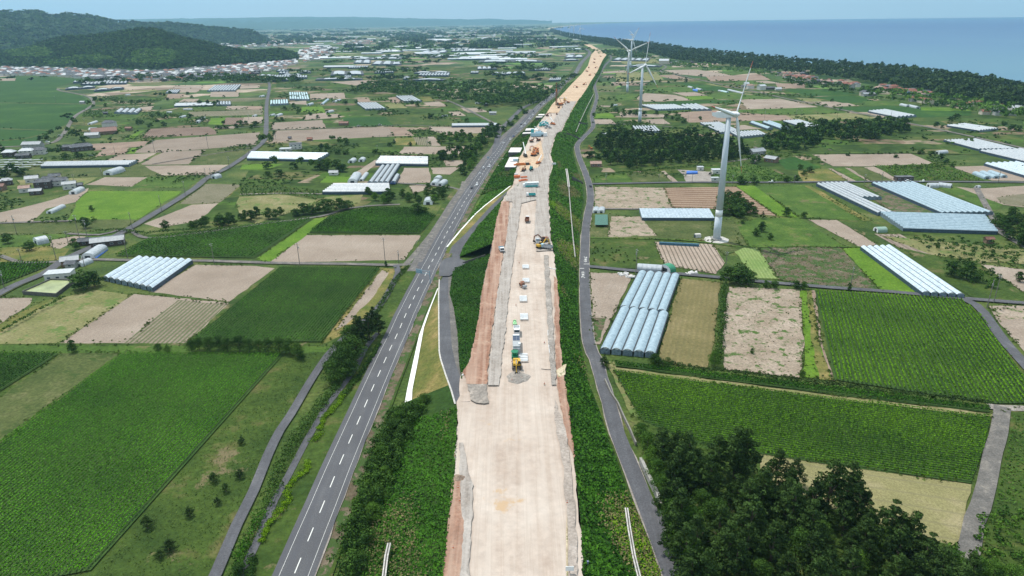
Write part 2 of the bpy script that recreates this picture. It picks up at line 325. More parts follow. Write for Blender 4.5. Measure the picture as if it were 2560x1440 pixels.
# water: one disc to the horizon, below the land
def water():
    m, n, l, b = nt('sea_water'); b.inputs['Roughness'].default_value = .4; b.inputs['IOR'].default_value = 1.33; b.inputs['Specular IOR Level'].default_value = .22
    g = n.new('ShaderNodeNewGeometry'); a = n.new('ShaderNodeTexNoise'); a.inputs['Scale'].default_value = .0012; a.inputs['Detail'].default_value = 4
    mp_ = n.new('ShaderNodeMapping'); mp_.inputs['Scale'].default_value = (1, .35, 1); l.new(g.outputs['Position'], mp_.inputs['Vector']); l.new(mp_.outputs[0], a.inputs['Vector'])
    sx = n.new('ShaderNodeSeparateXYZ'); l.new(g.outputs['Position'], sx.inputs[0])
    ln = n.new('ShaderNodeVectorMath'); ln.operation = 'LENGTH'; l.new(g.outputs['Position'], ln.inputs[0])
    dd = mth(n, l, 'MULTIPLY', ln.outputs['Value'], 1/9000)
    dd = mth(n, l, 'ADD', dd, mth(n, l, 'MULTIPLY', mth(n, l, 'SUBTRACT', a.outputs['Fac'], .5), .35))
    r = ramp(n, [(.12, (.085, .20, .27)), (.5, (.045, .13, .25)), (1, (.015, .075, .21))]); l.new(dd, r.inputs['Fac']); l.new(r.outputs['Color'], b.inputs['Base Color'])
    wv = n.new('ShaderNodeTexNoise'); wv.inputs['Scale'].default_value = .12; wv.inputs['Detail'].default_value = 5; l.new(mp_.outputs[0], wv.inputs['Vector'])
    bp = n.new('ShaderNodeBump'); bp.inputs['Strength'].default_value = .35; bp.inputs['Distance'].default_value = 1; l.new(wv.outputs['Fac'], bp.inputs['Height']); l.new(bp.outputs[0], b.inputs['Normal'])
    mb = MB(); k = 96; R0 = 25500
    mb.add([(R0*math.cos(2*math.pi*i/k), R0*math.sin(2*math.pi*i/k), 0) for i in range(k)], [tuple(range(k))])
    o = mb.obj('sea_water', m, loc=(0, 0, -2.0)); tagp(o, kind='structure')
water()

# land: one sheet, its right edge is the coast
def land():
    m, n, l, b = nt('farmland'); b.inputs['Roughness'].default_value = .95; b.inputs['Specular IOR Level'].default_value = .2
    g = n.new('ShaderNodeNewGeometry'); pos = g.outputs['Position']
    mp_ = n.new('ShaderNodeMapping'); mp_.inputs['Rotation'].default_value = (0, 0, .18); mp_.inputs['Scale'].default_value = (1/95., 1/62., 0); l.new(pos, mp_.inputs['Vector'])
    v = n.new('ShaderNodeTexVoronoi'); v.distance = 'CHEBYCHEV'; v.inputs['Scale'].default_value = 1; v.inputs['Randomness'].default_value = .8; l.new(mp_.outputs[0], v.inputs['Vector'])
    sp = n.new('ShaderNodeSeparateColor'); l.new(v.outputs['Color'], sp.inputs[0])
    r = ramp(n, [(0, (.028, .06, .013)), (.22, (.048, .095, .02)), (.40, (.07, .115, .026)), (.55, (.11, .12, .045)), (.66, (.035, .085, .016)), (.78, (.36, .29, .225)), (.87, (.20, .15, .115)), (.93, (.10, .20, .035))])
    r.color_ramp.interpolation = 'CONSTANT'; l.new(sp.outputs[0], r.inputs['Fac'])
    a = n.new('ShaderNodeTexNoise'); a.inputs['Scale'].default_value = .04; a.inputs['Detail'].default_value = 8; a.inputs['Roughness'].default_value = .7; l.new(pos, a.inputs['Vector'])
    ar = ramp(n, [(.3, (.6, .6, .6)), (.7, (1.3, 1.3, 1.3))]); l.new(a.outputs['Fac'], ar.inputs['Fac'])
    col = mixc(n, l, 1.0, r.outputs['Color'], ar.outputs['Color'], 'MULTIPLY')
    # near the road the base is rough green; the patchwork belongs to the plain beyond
    ln = n.new('ShaderNodeVectorMath'); ln.operation = 'LENGTH'; l.new(pos, ln.inputs[0])
    near = ramp(n, [(0, (0, 0, 0)), (.5, (0, 0, 0)), (.56, (1, 1, 1))]); l.new(mth(n, l, 'MULTIPLY', ln.outputs['Value'], 1/2400), near.inputs['Fac'])
    f = n.new('ShaderNodeTexNoise'); f.inputs['Scale'].default_value = .03; f.inputs['Detail'].default_value = 7; f.inputs['Roughness'].default_value = .65; l.new(pos, f.inputs['Vector'])
    fr = ramp(n, [(.32, (.026, .052, .011)), (.5, (.052, .09, .017)), (.62, (.095, .12, .03)), (.72, (.17, .15, .07))]); l.new(f.outputs['Fac'], fr.inputs['Fac'])
    f2 = n.new('ShaderNodeTexNoise'); f2.inputs['Scale'].default_value = .8; f2.inputs['Detail'].default_value = 4; l.new(pos, f2.inputs['Vector'])
    f2r = ramp(n, [(.3, (.6, .6, .6)), (.7, (1.3, 1.3, 1.3))]); l.new(f2.outputs['Fac'], f2r.inputs['Fac'])
    nc = mixc(n, l, 1.0, fr.outputs['Color'], f2r.outputs['Color'], 'MULTIPLY')
    col = mixc(n, l, near.outputs['Color'], nc, col); l.new(col, b.inputs['Base Color'])
    bp = n.new('ShaderNodeBump'); bp.inputs['Strength'].default_value = .8; bp.inputs['Distance'].default_value = .3; l.new(f2.outputs['Fac'], bp.inputs['Height']); l.new(bp.outputs[0], b.inputs['Normal'])
    coast = px('2950,300 2760,262 2560,227 2400,198 2200,172 2000,157 1850,141 1700,123 1600,109 1500,98.5 1440,90 1400,81 1378,73')[:, :2]
    bay = [atD(1372, 70, 9300), atD(1378, 67, 10500), atD(1405, 64, 12500), atD(1450, 60, 15500), atD(1510, 57, 18500), atD(1590, 55, 21500), atD(1540, 53, 24500)]
    pts = [tuple(p) for p in coast]+[tuple(p[:2]) for p in bay]
    pts += [(2500, 25300), (-9000, 23800), (-19000, 17000), (-24000, 6000), (-24000, -600), (1600, -600)]
    pts = pts[::-1]; ar_ = sum(pts[i][0]*pts[(i+1) % len(pts)][1]-pts[(i+1) % len(pts)][0]*pts[i][1] for i in range(len(pts)))
    if ar_ < 0: pts = pts[::-1]
    mb = MB(); mb.add([(x, y, 0) for x, y in pts], [tuple(range(len(pts)))])
    mb.add([(x, y, -3) for x, y in pts]+[(x, y, 0) for x, y in pts], [(i, (i+1) % len(pts), (i+1) % len(pts)+len(pts), i+len(pts)) for i in range(len(pts))])
    tagp(mb.obj('ground', m), kind='structure')
    mb = MB(); bl = smooth_line(np.array([p[:2] for p in bay[:5]]), 200)   # pale beach of the bay
    o = strip('beach', np.c_[bl, bl[:, :1]*0], -30, 60, 'sandedge', z=.05); o.name = 'beach'
land()
LABELF = {'tan': 'bare pale soil', 'croprow': 'rows of a green crop'}
def fields(txt):
    for ln in txt.strip().splitlines():
        ln = ln.split('#')[0].strip()
        if not ln: continue
        k, rest = ln.split(None, 1); e = 0
        if '@' in k: k, e = k.split('@'); e = int(e)
        name = {'asphalt': 'road', 'gravel': 'gravel_yard'}.get(k, 'field')
        P = px(rest); d = P[(e+1) % len(P)]-P[e]; D = np.hypot(*P[:, :2].mean(0))
        if e: P = np.roll(P, -e, axis=0)
        flat(name, rag(P, 4 if D < 500 else 12, .4 if D < 500 else 1.0) if D < 1200 else P, k, ang=math.atan2(d[1], d[0]))
FIELDS = '''
rough -60,835 160,745 330,733 560,757 700,668 990,668 800,865 712,886 520,1440 -200,1440
olive@3 160,880 303,884 0,1108 -150,1210 -150,1090 0,995
green -150,862 830,866 812,884 -150,882
rough@1 712,886 815,880 800,905 690,1080 600,1280 520,1440 228,1436
tan@3 335,735 572,757 470,857 150,858
oliverow@3 445,750 567,761 465,858 310,858
tan@2 490,662 640,665 687,671 572,755 375,730
gold@3 945,668 988,672 975,722 905,812 800,864 818,842
tan@3 955,675 972,682 935,740 865,812 838,826
tan@1 765,588 1052,588 1010,650 672,657
lime@1 787,546 820,543 767,588 672,657 640,648
dry@1 330,738 150,858 -100,862 -80,845 130,750 240,725
gold@1 110,752 135,748 0,832 -90,880 -90,850
tan -60,745 80,745 75,760 0,810 -60,835
lime 222,478 455,478 345,549 168,551 182,530 190,505
tan -60,556 82,553 115,522 190,505 222,470 130,500 60,518 -60,545
olive -60,562 85,553 170,550 345,549 310,575 150,585 -60,590
green -60,590 150,585 310,575 262,596 210,600 0,640 -60,640
gold 0,620 120,615 175,622 150,650 0,655
tan 130,600 190,590 215,592 150,622 125,618
tan 215,462 262,443 395,443 340,467
tan 295,440 342,415 572,412 527,437
tanrow 410,380 520,374 472,411 347,412
tan@1 265,402 297,387 392,382 350,406
tanrow@1 330,382 390,350 650,331 640,362 410,381
brownrow@2 355,345 375,322 522,317 542,327 542,336
olive 270,352 295,330 332,327 305,350
lime 312,348 345,328 362,326 335,346
brown 225,360 375,352 362,365 235,377
brown 237,392 260,372 322,370 312,385
lime 318,384 330,370 345,370 335,384
olive 472,410 520,372 640,367 575,410
oliverow@1 450,510 515,460 605,462 550,507
gold@1 550,507 605,462 612,464 560,507
green 325,470 375,440 510,440 467,470
dry 42,450 245,443 210,462 50,462
olive 0,420 100,404 342,404 410,442 215,442 0,442
rough 0,468 210,468 190,480 60,500 0,500
tan 480,512 610,505 775,512 700,530 560,540 400,570 360,560
paddy -150,190 175,195 225,197 178,206 140,217 147,228 200,238 222,252 218,268 175,305 132,328 82,360 25,367 -150,362
tan -60,196 40,196 38,202 -60,203
olive -60,255.5 225,259.5 225,261.5 -60,257
olive -60,319 132,325 130,327 -60,321
olive 0,351 60,346 122,332 128,333 60,348 0,353
plots 225,245 432,222 440,232 380,262 260,268 222,262
plots 170,300 240,270 420,262 560,270 650,262 650,330 520,316 370,322 300,328 190,330
tan 437,215 512,214 505,221 432,221
tan 455,222 512,221 490,231 447,232
brown 420,235 465,234 450,246 415,246
tan 460,247 498,247 490,257 445,256
tan 527,230 597,230 597,242 525,242
tan 600,215 650,213 648,220 600,222
tan 567,265 617,265 615,274 565,274
brown 617,265 656,265 656,274 615,274
oliverow@1 472,280 656,274 656,287 475,292
lime 527,296 565,295 555,312 520,311
brownrow@1 565,294 610,294 600,312 557,312
tan 610,293 658,292 656,308 602,310
dgreen 385,265 407,264 400,275 380,275
tan 350,268 385,265 378,275 345,275
tan 540,318 590,315 585,322 535,322
dry 300,227 390,224 392,227 300,231
plots 680,205 1010,200 1100,238 1180,300 1240,330 1190,380 1160,370 1000,480 905,515 780,545 480,560 600,470 650,370 672,300
dry 600,490 720,482 790,500 775,515 640,560 600,540 590,510
rough@0 600,462 690,463 805,478 790,500 700,486 600,492
tanrow@3 680,355 687,327 970,317 985,341
brown 970,317 1012,319 1035,340 985,341
tanrow@3 680,325 682,307 805,300 815,320
paddy 852,294 962,292 985,315 872,316
plots 840,265 980,278 1060,292 850,292
rough 962,292 1060,292 1190,300 1160,315 985,315
oliverow@3 987,345 1085,342 1102,365 987,362
gold 987,345 1030,343 1045,364 987,362
tan 1068,342 1085,342 1102,365 1078,365
tan 997,385 1010,367 1162,366 1157,386
tandark@3 992,459 1010,420 1072,420 1075,457
tan@3 875,440 937,400 950,400 907,440
tan 775,235 860,232 865,247 775,249
brown 892,247 922,247 930,256 895,256
lime 755,267 807,267 815,282 750,280
tan 765,287 815,282 825,296 760,300
tan 825,285 847,285 857,292 827,295
tan 722,255 765,252 767,262 727,260
gold 1050,242 1075,242 1087,252 1057,255
tan 1057,257 1097,254 1120,265 1075,266
dry 960,260 1000,257 1020,270 972,272
brown 970,245 990,242 1010,256 980,257
tan 1120,280 1150,279 1165,290 1130,290
tan 1150,270 1200,270 1220,280 1170,282
tan 1072,317 1240,317 1220,332 1115,337 1075,325
paddy 1150,295 1190,292 1225,306 1165,306
tan 1127,240 1175,237 1172,249 1140,249
tan 1077,420 1152,417 1125,437 1082,435
tan 1107,402 1162,401 1155,415 1115,416
tan 1022,465 1075,461 1075,472 1032,485
dry 775,520 815,492 907,487 900,507 850,520
lime 815,442 875,442 872,457 800,457
lime 605,412 710,410 672,424 600,424
dgreen 692,210 812,209 825,215 690,219
tan 825,205 925,200 940,210 887,214
tan 620,190 700,188 690,194 620,196
plots 750,170 1010,165 1240,168 1400,185 1330,215 1100,200 830,200 740,185
# right of the new road
plots 1475,300 1560,312 1900,330 2100,385 1990,455 1485,458 1452,380
green 1487,442 1565,432 1582,456 1487,456
olive 1565,435 1652,429 1680,455 1582,456
tan@1 1652,429 1662,427 1695,455 1682,456
gravel 1692,424 1777,430 1780,457 1717,457 1710,440
weedy@3 1487,467 1660,470 1680,520 1487,524
stripes@3 1660,470 1840,467 1942,541 1775,522 1680,520
lime@3 1840,465 1885,464 2000,546 1945,541
green@3 1885,464 2015,463 2165,553 2060,547 2000,546
gold@1 2010,465 2022,463 2180,552 2158,553
green 1775,430 1840,400 1930,425 1975,448 1985,455 1795,455
paddy@1 1945,400 1987,392 2055,420 1965,425
tan 2030,387 2277,385 2330,407 2310,417 2082,416
gold 1995,425 2070,422 2115,452 2007,455
tan@1 2070,422 2080,422 2145,455 2125,455
green@1 2080,422 2115,420 2170,455 2145,455
tan@1 2112,420 2122,420 2180,455 2170,455
olive@1 2122,420 2160,419 2235,453 2180,455
tan@1 2160,419 2185,417 2250,450 2235,453
rough 2182,415 2345,410 2462,452 2252,450
tan 2375,417 2460,415 2650,440 2650,455 2480,452
tan 2050,362 2117,359 2165,369 2075,376
green 2117,359 2160,350 2257,345 2400,382 2360,384 2165,384 2100,384
straw 2217,337 2245,330 2282,337 2252,345
lime 2290,342 2345,357 2420,380 2290,380 2257,350
brownrow@1 2302,342 2377,332 2440,347 2335,356
croprow@1 2287,332 2320,327 2345,335 2302,339
lime 2407,307 2650,300 2650,325 2500,316
olive 2405,335 2560,320 2650,340 2650,380 2530,362
tan 2480,339 2530,335 2560,342 2500,348
tan@1 2437,472 2650,460 2650,530 2502,512 2385,467
oliverow@3 2490,495 2560,485 2650,500 2650,525 2510,512
green@1 2342,470 2385,466 2507,512 2482,531
scrub@1 2160,465 2178,459 2355,533 2230,532 2185,500 2207,492
tan@1 2020,550 2092,551 2192,612 2152,620
tanrow@1 2185,585 2252,587 2350,645 2290,645
green 1900,545 2000,546 2110,617 1850,617 1835,560
rough 2092,551 2165,553 2252,566 2300,590 2252,587 2185,585 2200,612
dry 2200,590 2560,625 2650,640 2650,665 2452,655 2350,645
rough 2220,614 2340,640 2452,655 2510,700 2560,735 2650,755 2650,765 2480,757 2425,742
scrub@1 1892,617 2100,620 2200,728 2020,713 1945,700
lime@1 2105,622 2157,618 2293,735 2202,727
palerow@1 1825,617 1890,617 1947,698 1890,697
tandark@1 1635,605 1782,612 1812,658 1790,686 1662,664
rough 1475,597 1635,600 1655,662 1590,672 1505,670 1475,660
olive 1475,560 1525,535 1600,548 1785,552 1782,603 1475,596
weedy 1528,542 1600,542 1642,590 1520,594
olive 1782,552 1835,548 1870,617 1812,640 1782,612
tan@1 1475,682 1582,686 1575,705 1547,760 1500,862 1487,862
scrub 1482,795 1515,797 1500,855 1488,856
mown@1 1702,697 1800,707 1785,860 1768,922 1642,908 1655,860
weedy@1 1822,718 2005,725 2005,800 2010,870 1998,945 1812,925 1805,860 1810,790
lime@1 2000,727 2028,727 2046,860 2081,952 2007,944 2012,870
gold@1 2016,727 2030,727 2048,860 2081,952 2048,950 2030,860
brown@1 2029,727 2036,727 2055,860 2087,953 2081,953 2049,860
dry 1515,905 1535,905 1540,920 2120,994 2480,1036 2560,1020 2560,1060 2478,1045 2118,1003 1538,928 1600,1050 1575,1035
straw 1880,1130 2428,1213 2402,1350 2380,1365 2240,1335 1880,1200
rough 2500,1030 2700,1030 2800,1500 2410,1500 2425,1400 2440,1330 2480,1200
tan 2472,766 2650,766 2650,900 2560,880 2495,806
tan 2452,662 2560,675 2650,690 2650,750 2560,732 2502,695
weedy@1 2480,775 2560,770 2560,800 2500,800
rough 1590,1040 1900,1137 1900,1200 2240,1335 2380,1365 2400,1500 1700,1500 1620,1220
rough 1488,345 1560,332 1640,342 1740,338 1800,352 1850,368 1888,385 1850,410 1780,416 1700,420 1620,425 1540,430 1495,405 1482,370
rough 1885,350 1960,330 2050,320 2140,308 2262,311 2280,332 2215,350 2140,358 2040,360 2035,380 1990,390 1920,384 1885,368
# far right plain
plots 1500,300 1560,240 1640,200 1900,190 2300,270 2560,300 2560,390 2100,380 1900,330 1560,312
tan 1587,246 1612,233 1690,238 1730,251 1610,255
tan 1680,232 1737,231 1770,239 1715,241
lime 1710,242 1765,240 1790,247 1725,251
green 1540,237 1605,235 1590,247 1540,255
green 1612,220 1712,217 1765,230 1610,232
paddy 1695,207 1805,217 1840,227 1752,227
green 1767,237 1815,230 1960,248 1790,249
paddy 1610,257 1825,250 1845,257 1690,262
tan 1850,250 1950,247 2045,268 1870,275
green 1840,275 2044,269 2119,283 1850,288
dry 1965,290 2119,283 2196,296 1990,303
brown 1690,282 1777,277 1965,290 1990,302 1865,303 1722,307
tan 1547,284 1660,287 1665,294 1557,294
lime 1485,285 1525,282 1540,295 1485,296
tan 1482,299 1527,299 1540,310 1485,311
tan 1615,299 1657,297 1677,311 1627,311
tan 1495,264 1527,265 1527,268 1493,268
tan 1835,315 1862,313 1902,322 1840,326
tan 1659,176 1742,174 1831,189 1766,192 1692,186
green 1792,179 1875,176 1872,184 1827,189
brown 1640,189 1684,187 1734,200 1677,197
brown 1765,192 1900,186 1927,200 1777,204
green 1825,205 1877,201 1927,210 1840,211
tan 1885,204 1915,202 1955,209 1915,209
dry 1762,210 1775,209 1807,217 1794,216
dry 1550,146 1640,148 1650,158 1555,160
paddy 1952,224 2055,223 2153,235 2029,242
brown 1939,209 2011,209 2013,220 1945,222
dry 1988,245 2040,247 2055,254 2015,254
tan 2029,255 2101,254 2150,265 2075,268
paddy 2029,243 2132,239 2209,258 2106,258
green 2158,253 2274,255 2235,265 2158,264
paddy 2086,270 2235,265 2428,278 2428,289 2312,294 2158,281
lime 2302,268 2415,271 2430,278 2302,277
tan 2147,281 2170,281 2240,295 2225,297
tan 2364,263 2400,262 2430,275 2380,270
tan 2387,247 2431,251 2428,260 2400,260
dry 1540,180 1640,180 1660,200 1540,205
tan 1506,180 1560,176 1570,181 1506,184
'''
fields(FIELDS)
_lay[0] = .45
# ------------------------------------------------------------------ roads on the flat
DASH = [(700,1530),(745,1420),(775,1346),(804,1277),(829,1215),(853,1157),(875,1106),(895,1060),(914,1016),(931,976),(947,940),(962,906),(976,875),(990,846),(1002,819),(1013,793),(1024,770),(1035,747),(1045,726),(1055,707),(1064,689),(1072,671),(1081,655),(1089,639),(1111,596),(1124,572),(1143,539),(1160,508),(1182,474),(1205,438),(1230,401.5),(1250,376),(1266,352),(1309,311),(1337,278),(1355,260),(1380,241),(1402,214),(1424,196),(1440,180),(1455,155),(1474,134),(1466,124),(1450,116),(1420,108)]
HW = smooth_line(np.array([G(*p)[:2] for p in DASH]), 5)
hwl = np.c_[HW, HW[:, :1]*0]
strip('verge', hwl[:700], -14.5, 9, 'rough', smooth=False)
strip('highway_shoulder', hwl[:700], 3.6, 8.2, 'scrub', smooth=False, jag=.15)
strip('pavement', hwl[40:170], -10.5, -4.9, 'pave', smooth=False)
zhw = lay(); strip('highway', hwl, -5.1, 4.9, 'highway', z=.65, smooth=False)
strip('kerb', hwl[:700], 4.9, 5.05, 'gravel', z=.67, smooth=False, jag=.12)
# widened stretch and slip lanes further along the highway
flat('road', px('1262,358 1280,345 1345,262 1300,308 1268,335'), 'highway', z=.662)
def road_marks():
    d = np.r_[0, np.cumsum(np.linalg.norm(np.diff(HW, axis=0), axis=1))]
    at = lambda s: np.array([np.interp(s, d, HW[:, 0]), np.interp(s, d, HW[:, 1])])
    mb = MB(); o0 = HW[0]
    # the first dash that the photo shows sits at pixel (745,1420)
    i0 = np.argmin(np.linalg.norm(HW-G(745, 1420)[:2], axis=1)); s = d[i0]-2.3-10.45*2
    while s < 1750:
        a, b_ = at(s), at(s+4.9); t = (b_-a)/np.linalg.norm(b_-a); n_ = np.array([t[1], -t[0]])*.13
        q = [a-n_, a+n_, b_+n_, b_-n_]; mb.add([(x-o0[0], y-o0[1], 0) for x, y in q], [(0, 1, 2, 3)]); s += 10.45
    for off in (-3.4, 3.4):
        L = np.arange(0, 1750, 5.); P = np.array([at(x) for x in L]); t = np.gradient(P, axis=0); t /= np.linalg.norm(t, axis=1)[:, None]; n_ = np.stack([t[:, 1], -t[:, 0]], 1)
        for i in range(len(P)-1):
            if off > 0 and 268 < L[i] < 285: continue
            q = [P[i]+n_[i]*(off-.045), P[i]+n_[i]*(off+.045), P[i+1]+n_[i+1]*(off+.045), P[i+1]+n_[i+1]*(off-.045)]
            mb.add([(x-o0[0], y-o0[1], 0) for x, y in q], [(0, 1, 2, 3)])
    o = mb.obj('road_markings', mat('road_paint', (.62, .62, .60), .7, var=.25, scale=4), loc=(o0[0], o0[1], .662)); tagp(o, kind='structure')
road_marks()
def road(txt, w, key='asphalt', name='road', **k):
    p = px(txt); return strip(name, p, -w/2, w/2, key, **k)
SIDE = '1705,1500 1681,1440 1601,1230 1543,1086 1522,1010 1502,945 1489,900 1472,860 1463,760 1461,660 1463,600 1466,560 1476,500 1473,465 1462,430 1448,395 1443,365 1458,345 1478,325 1483,312 1480,290 1488,262 1492,240 1487,212 1497,190 1512,165 1528,145 1518,130 1490,118'
road(SIDE, 5.3, 'gravel', 'road_shoulder', jag=.15); road(SIDE, 4.7, 'asphalt', z=.64)
road('500,1510 540,1440 592,1317 635,1230 670,1142 700,1080 727,1040 780,950 820,890 845,862 875,835 922,795 958,755 975,725 995,685 990,665', 3.0, z=.6)
road('570,1520 605,1440 645,1355 687,1255 722,1192 767,1105 790,1065 815,1020 840,990 890,922 915,872 945,835', 2.1, 'asphalt', 'footpath', z=.61)
road('1045,662 990,664 850,661 700,659 500,653 400,654 250,650 180,652', 3.6, 'oldasphalt')
DIAG = '-60,770 0,735 50,710 112,685 155,655 200,632 262,605 325,572 375,542 425,512 487,472 520,445 575,417 640,372 662,348 666,310 667,260 674,215 668,200'
road(DIAG, 6.4, 'olive', 'road_shoulder', jag=.3); road(DIAG, 5.4, z=.63)
road('-80,372 32,367 120,360 155,340 187,292 222,270 234,257 215,240 150,227 146,222', 5, 'oldasphalt')
road('325,575 370,596 500,583 640,563 800,542 860,525 920,516 1000,512', 3, 'oldasphalt', 'farm_track')
road('0,640 60,658 155,655', 3, 'oldasphalt'); road('-40,560 85,556 180,553', 3, 'oldasphalt')
road('170,585 250,588 300,575', 3, 'oldasphalt')
road('1045,663 1150,662 1215,661', 6.5, 'highway', z=.658)
flat('road', px('1098,693 1124,693 1150,672 1190,664 1150,650 1150,641 1116,648 1104,655 1098,672'), 'highway', z=.666)
road('1000,690 990,668', 3, 'oldasphalt')
road('1235,395 1243,350 1250,327 1267,309 1287,289 1305,272 1330,260 1350,251', 6, z=.645)
road('1160,455 1150,490 1130,520 1100,560 1060,610 1035,640 1015,662', 3.4, 'oldasphalt')
road('990,458 1130,470 1150,480', 2.8, 'oldasphalt', 'farm_track')
road('540,323 656,317 700,325 990,314 1080,316', 2.4, 'oldasphalt', 'farm_track')
road('380,411 640,368', 2, 'oldasphalt', 'farm_track')
road('600,487 720,484 805,486', 2.0, 'gravel', 'farm_track')
road('1090,240 1150,265 1230,306 1260,318', 4, 'oldasphalt', 'farm_track')
road('1472,668 1515,672 1585,679 1702,687 1790,695 1902,706 2080,721 2220,731 2395,747 2560,760 2650,766', 3.6, z=.62)
road('2405,748 2440,765 2457,782 2507,852 2560,912 2640,1000', 4.2, z=.625)
road('2640,1040 2560,1024 2500,1022 2470,1018', 3.5, 'gravel')
road('2505,1020 2497,1080 2478,1150 2465,1217 2450,1270 2435,1305 2422,1377 2410,1412 2390,1500', 4.6, 'oldasphalt', z=.62, jag=.05)
road('1480,461 1600,459 1715,457 1940,457 2245,455 2560,457 2660,458', 4.0, z=.62)
road('1487,523 1600,524 1680,522', 2.5, 'oldasphalt', 'farm_track')
road('1475,596 1700,601 1850,618 2000,617 2150,619', 2.0, 'green', 'farm_track')
road('1640,158 1665,167 1652,179 1690,187 1752,201 1815,215 1890,230 1960,246 2029,260 2158,286 2287,312 2441,345 2560,372 2660,395', 5, 'oldasphalt', z=.62)
road('1495,190 1560,184 1650,178', 3, 'oldasphalt'); road('1487,311 1600,312 1680,318', 3, 'oldasphalt')
road('2000,385 2280,384 2400,386', 3, 'rough', 'farm_track')
road('1880,410 1900,385 1895,372 1885,368', 3.5, 'oldasphalt'); road('1800,408 1860,400 1885,392', 3.5, 'oldasphalt')
road('2440,470 2505,585 2530,600 2600,640', 4, 'oldasphalt')
road('1290,110 1400,111 1470,108 1545,108', 12, 'gravel', 'road', z=6.5)

# ------------------------------------------------------------------ the raised new road: platform, slopes
PH = 7.5
CR = '1470,1500 1455,1440 1452,1305 1446,1242 1439,1192 1430,1100 1418,1010 1408,930 1400,850 1398,760 1392,700 1386,640 1377,590 1373,520 1371,480 1374,440 1383,410 1376,385 1386,350 1392,334 1406,328 1414,308 1424,288 1444,254 1464,227 1478,203 1493,180 1507,150 1517,137 1502,126 1480,113'
TR = '1685,1500 1662,1440 1575,1217 1540,1120 1500,1010 1480,960 1457,860 1450,750 1450,660 1454,575 1465,500 1462,470 1452,440 1440,400 1434,372 1445,352 1462,337 1472,318 1469,290 1480,262 1485,240 1480,215 1488,195 1503,165 1521,145 1512,131 1487,117'
CL = '1095,1500 1108,1440 1122,1330 1134,1220 1141,1105 1143,1015'
CL2 = '1154,935 1172,909 1182,869 1189,834 1199,783 1203,740 1215,679 1228,630 1234,592 1240,555 1254,505 1262,489 1281,465 1287,436 1291,420 1300,392 1317,359 1325,340 1342,315 1365,285 1380,261 1411,230 1430,209 1455,184 1470,164 1478,137 1488,126 1464,113'
crR, toR, crL, crL2 = px(CR, PH), px(TR), px(CL, PH), px(CL2, PH)
ys = np.r_[np.arange(100, 900, 4), np.arange(900, 3400, 25)]
def xat(line, y): return np.interp(y, line[:, 1], line[:, 0])
cL_all = np.vstack([crL, crL2])
def grid(name, y, xa, za, xb, zb, nv, key, bulge=0, kind='structure'):
    """sheet between two lines a and b sampled at the same y"""
    t = np.linspace(0, 1, nv)[None, :]; X = xa[:, None]*(1-t)+xb[:, None]*t; Z = za[:, None]*(1-t)+zb[:, None]*t
    Z = Z+bulge*np.sin(np.pi*t)*(.5+.5*np.sin(y[:, None]*.05))
    Y = np.repeat(y[:, None], nv, 1); v = np.stack([X, Y, Z], -1).reshape(-1, 3)
    i = np.arange(len(y)-1)[:, None]*nv+np.arange(nv-1)[None, :]; q = np.stack([i, i+1, i+1+nv, i+nv], -1).reshape(-1, 4)
    flip = (xb-xa).mean() < 0
    if flip: q = q[:, ::-1]
    me = npmesh(name, v, q, smooth=True); return tagp(mobj(name, me, GM[key]()), kind=kind)
one = np.ones_like(ys)
xl = xat(cL_all, ys); xr = xat(crR, ys)
xl = np.minimum(xl, xr-6)
sw = (rng.random(len(ys))-.5)*1.1
near_ = ys <= 905; far_ = ys >= 896
grid('construction_road', ys[near_], (xl+sw)[near_], PH*one[near_], (xr-sw)[near_], PH*one[near_], 8, 'dirt')
grid('construction_road', ys[far_], xl[far_], PH*one[far_], xr[far_], PH*one[far_], 8, 'farsand')
xt = xat(toR, ys); xt = np.maximum(xt-.9, xr+6)
grid('embankment', ys, xr, (PH-.02)*one, xt, .05*one, 7, 'dgreen')
# left embankment south part: from the crest to the verge of the highway
def hx(y): return np.interp(y, HW[:, 1], HW[:, 0])
yS = np.r_[ys[ys <= G(1143, 1015, PH)[1]-2], np.linspace(G(1143, 1015, PH)[1]-1, G(1025, 1020)[1]+3, 12)]
toeS = px('830,1500 862,1440 880,1330 905,1230 945,1120 985,1060 1005,1015')
xtS = xat(toeS, yS)
pass
# ramp one: climbs from the junction to the platform
yA, yB = G(1110, 690)[1], G(1165, 1008, PH)[1]
def zr1(y): return float(np.clip((yA-y)/(yA-yB), 0, 1))*PH
def Gz(x, y, zf):
    z = 0.
    for _ in range(12): p = G(x, y, z); z = .5*z+.5*zf(p[1])
    return G(x, y, zf(p[1]))
def pz(txt, zf): return np.array([Gz(*map(float, t.split(',')), zf) for t in txt.split()])
def ribbon(name, A, B, key, dz=.03, n=60, nv=3, kind='structure'):
    y0 = max(A[:, 1].min(), B[:, 1].min()); y1 = min(A[:, 1].max(), B[:, 1].max()); y = np.linspace(y0, y1, n)
    A = A[np.argsort(A[:, 1])]; B = B[np.argsort(B[:, 1])]
    return grid(name, y, np.interp(y, A[:, 1], A[:, 0]), np.interp(y, A[:, 1], A[:, 2])+dz, np.interp(y, B[:, 1], B[:, 0]), np.interp(y, B[:, 1], B[:, 2])+dz, nv, key, kind=kind)
r1L = pz('1140,1010 1130,975 1116,937 1104,900 1100,881 1099,834 1098,740 1100,690', zr1)
r1R = pz('1175,1005 1172,993 1155,955 1139,909 1130,870 1127,834 1124,780 1121,740 1121,690', zr1)
r1S = pz('1180,1000 1165,960 1152,937 1148,909 1144,834 1135,772 1124,735 1130,690', zr1)
_s = r1L[np.argsort(r1L[:, 1])]; crS = np.vstack([crL, _s[1:]-np.array([.6, 0, 0])]); zS = np.interp(yS, crS[:, 1], crS[:, 2])-.02
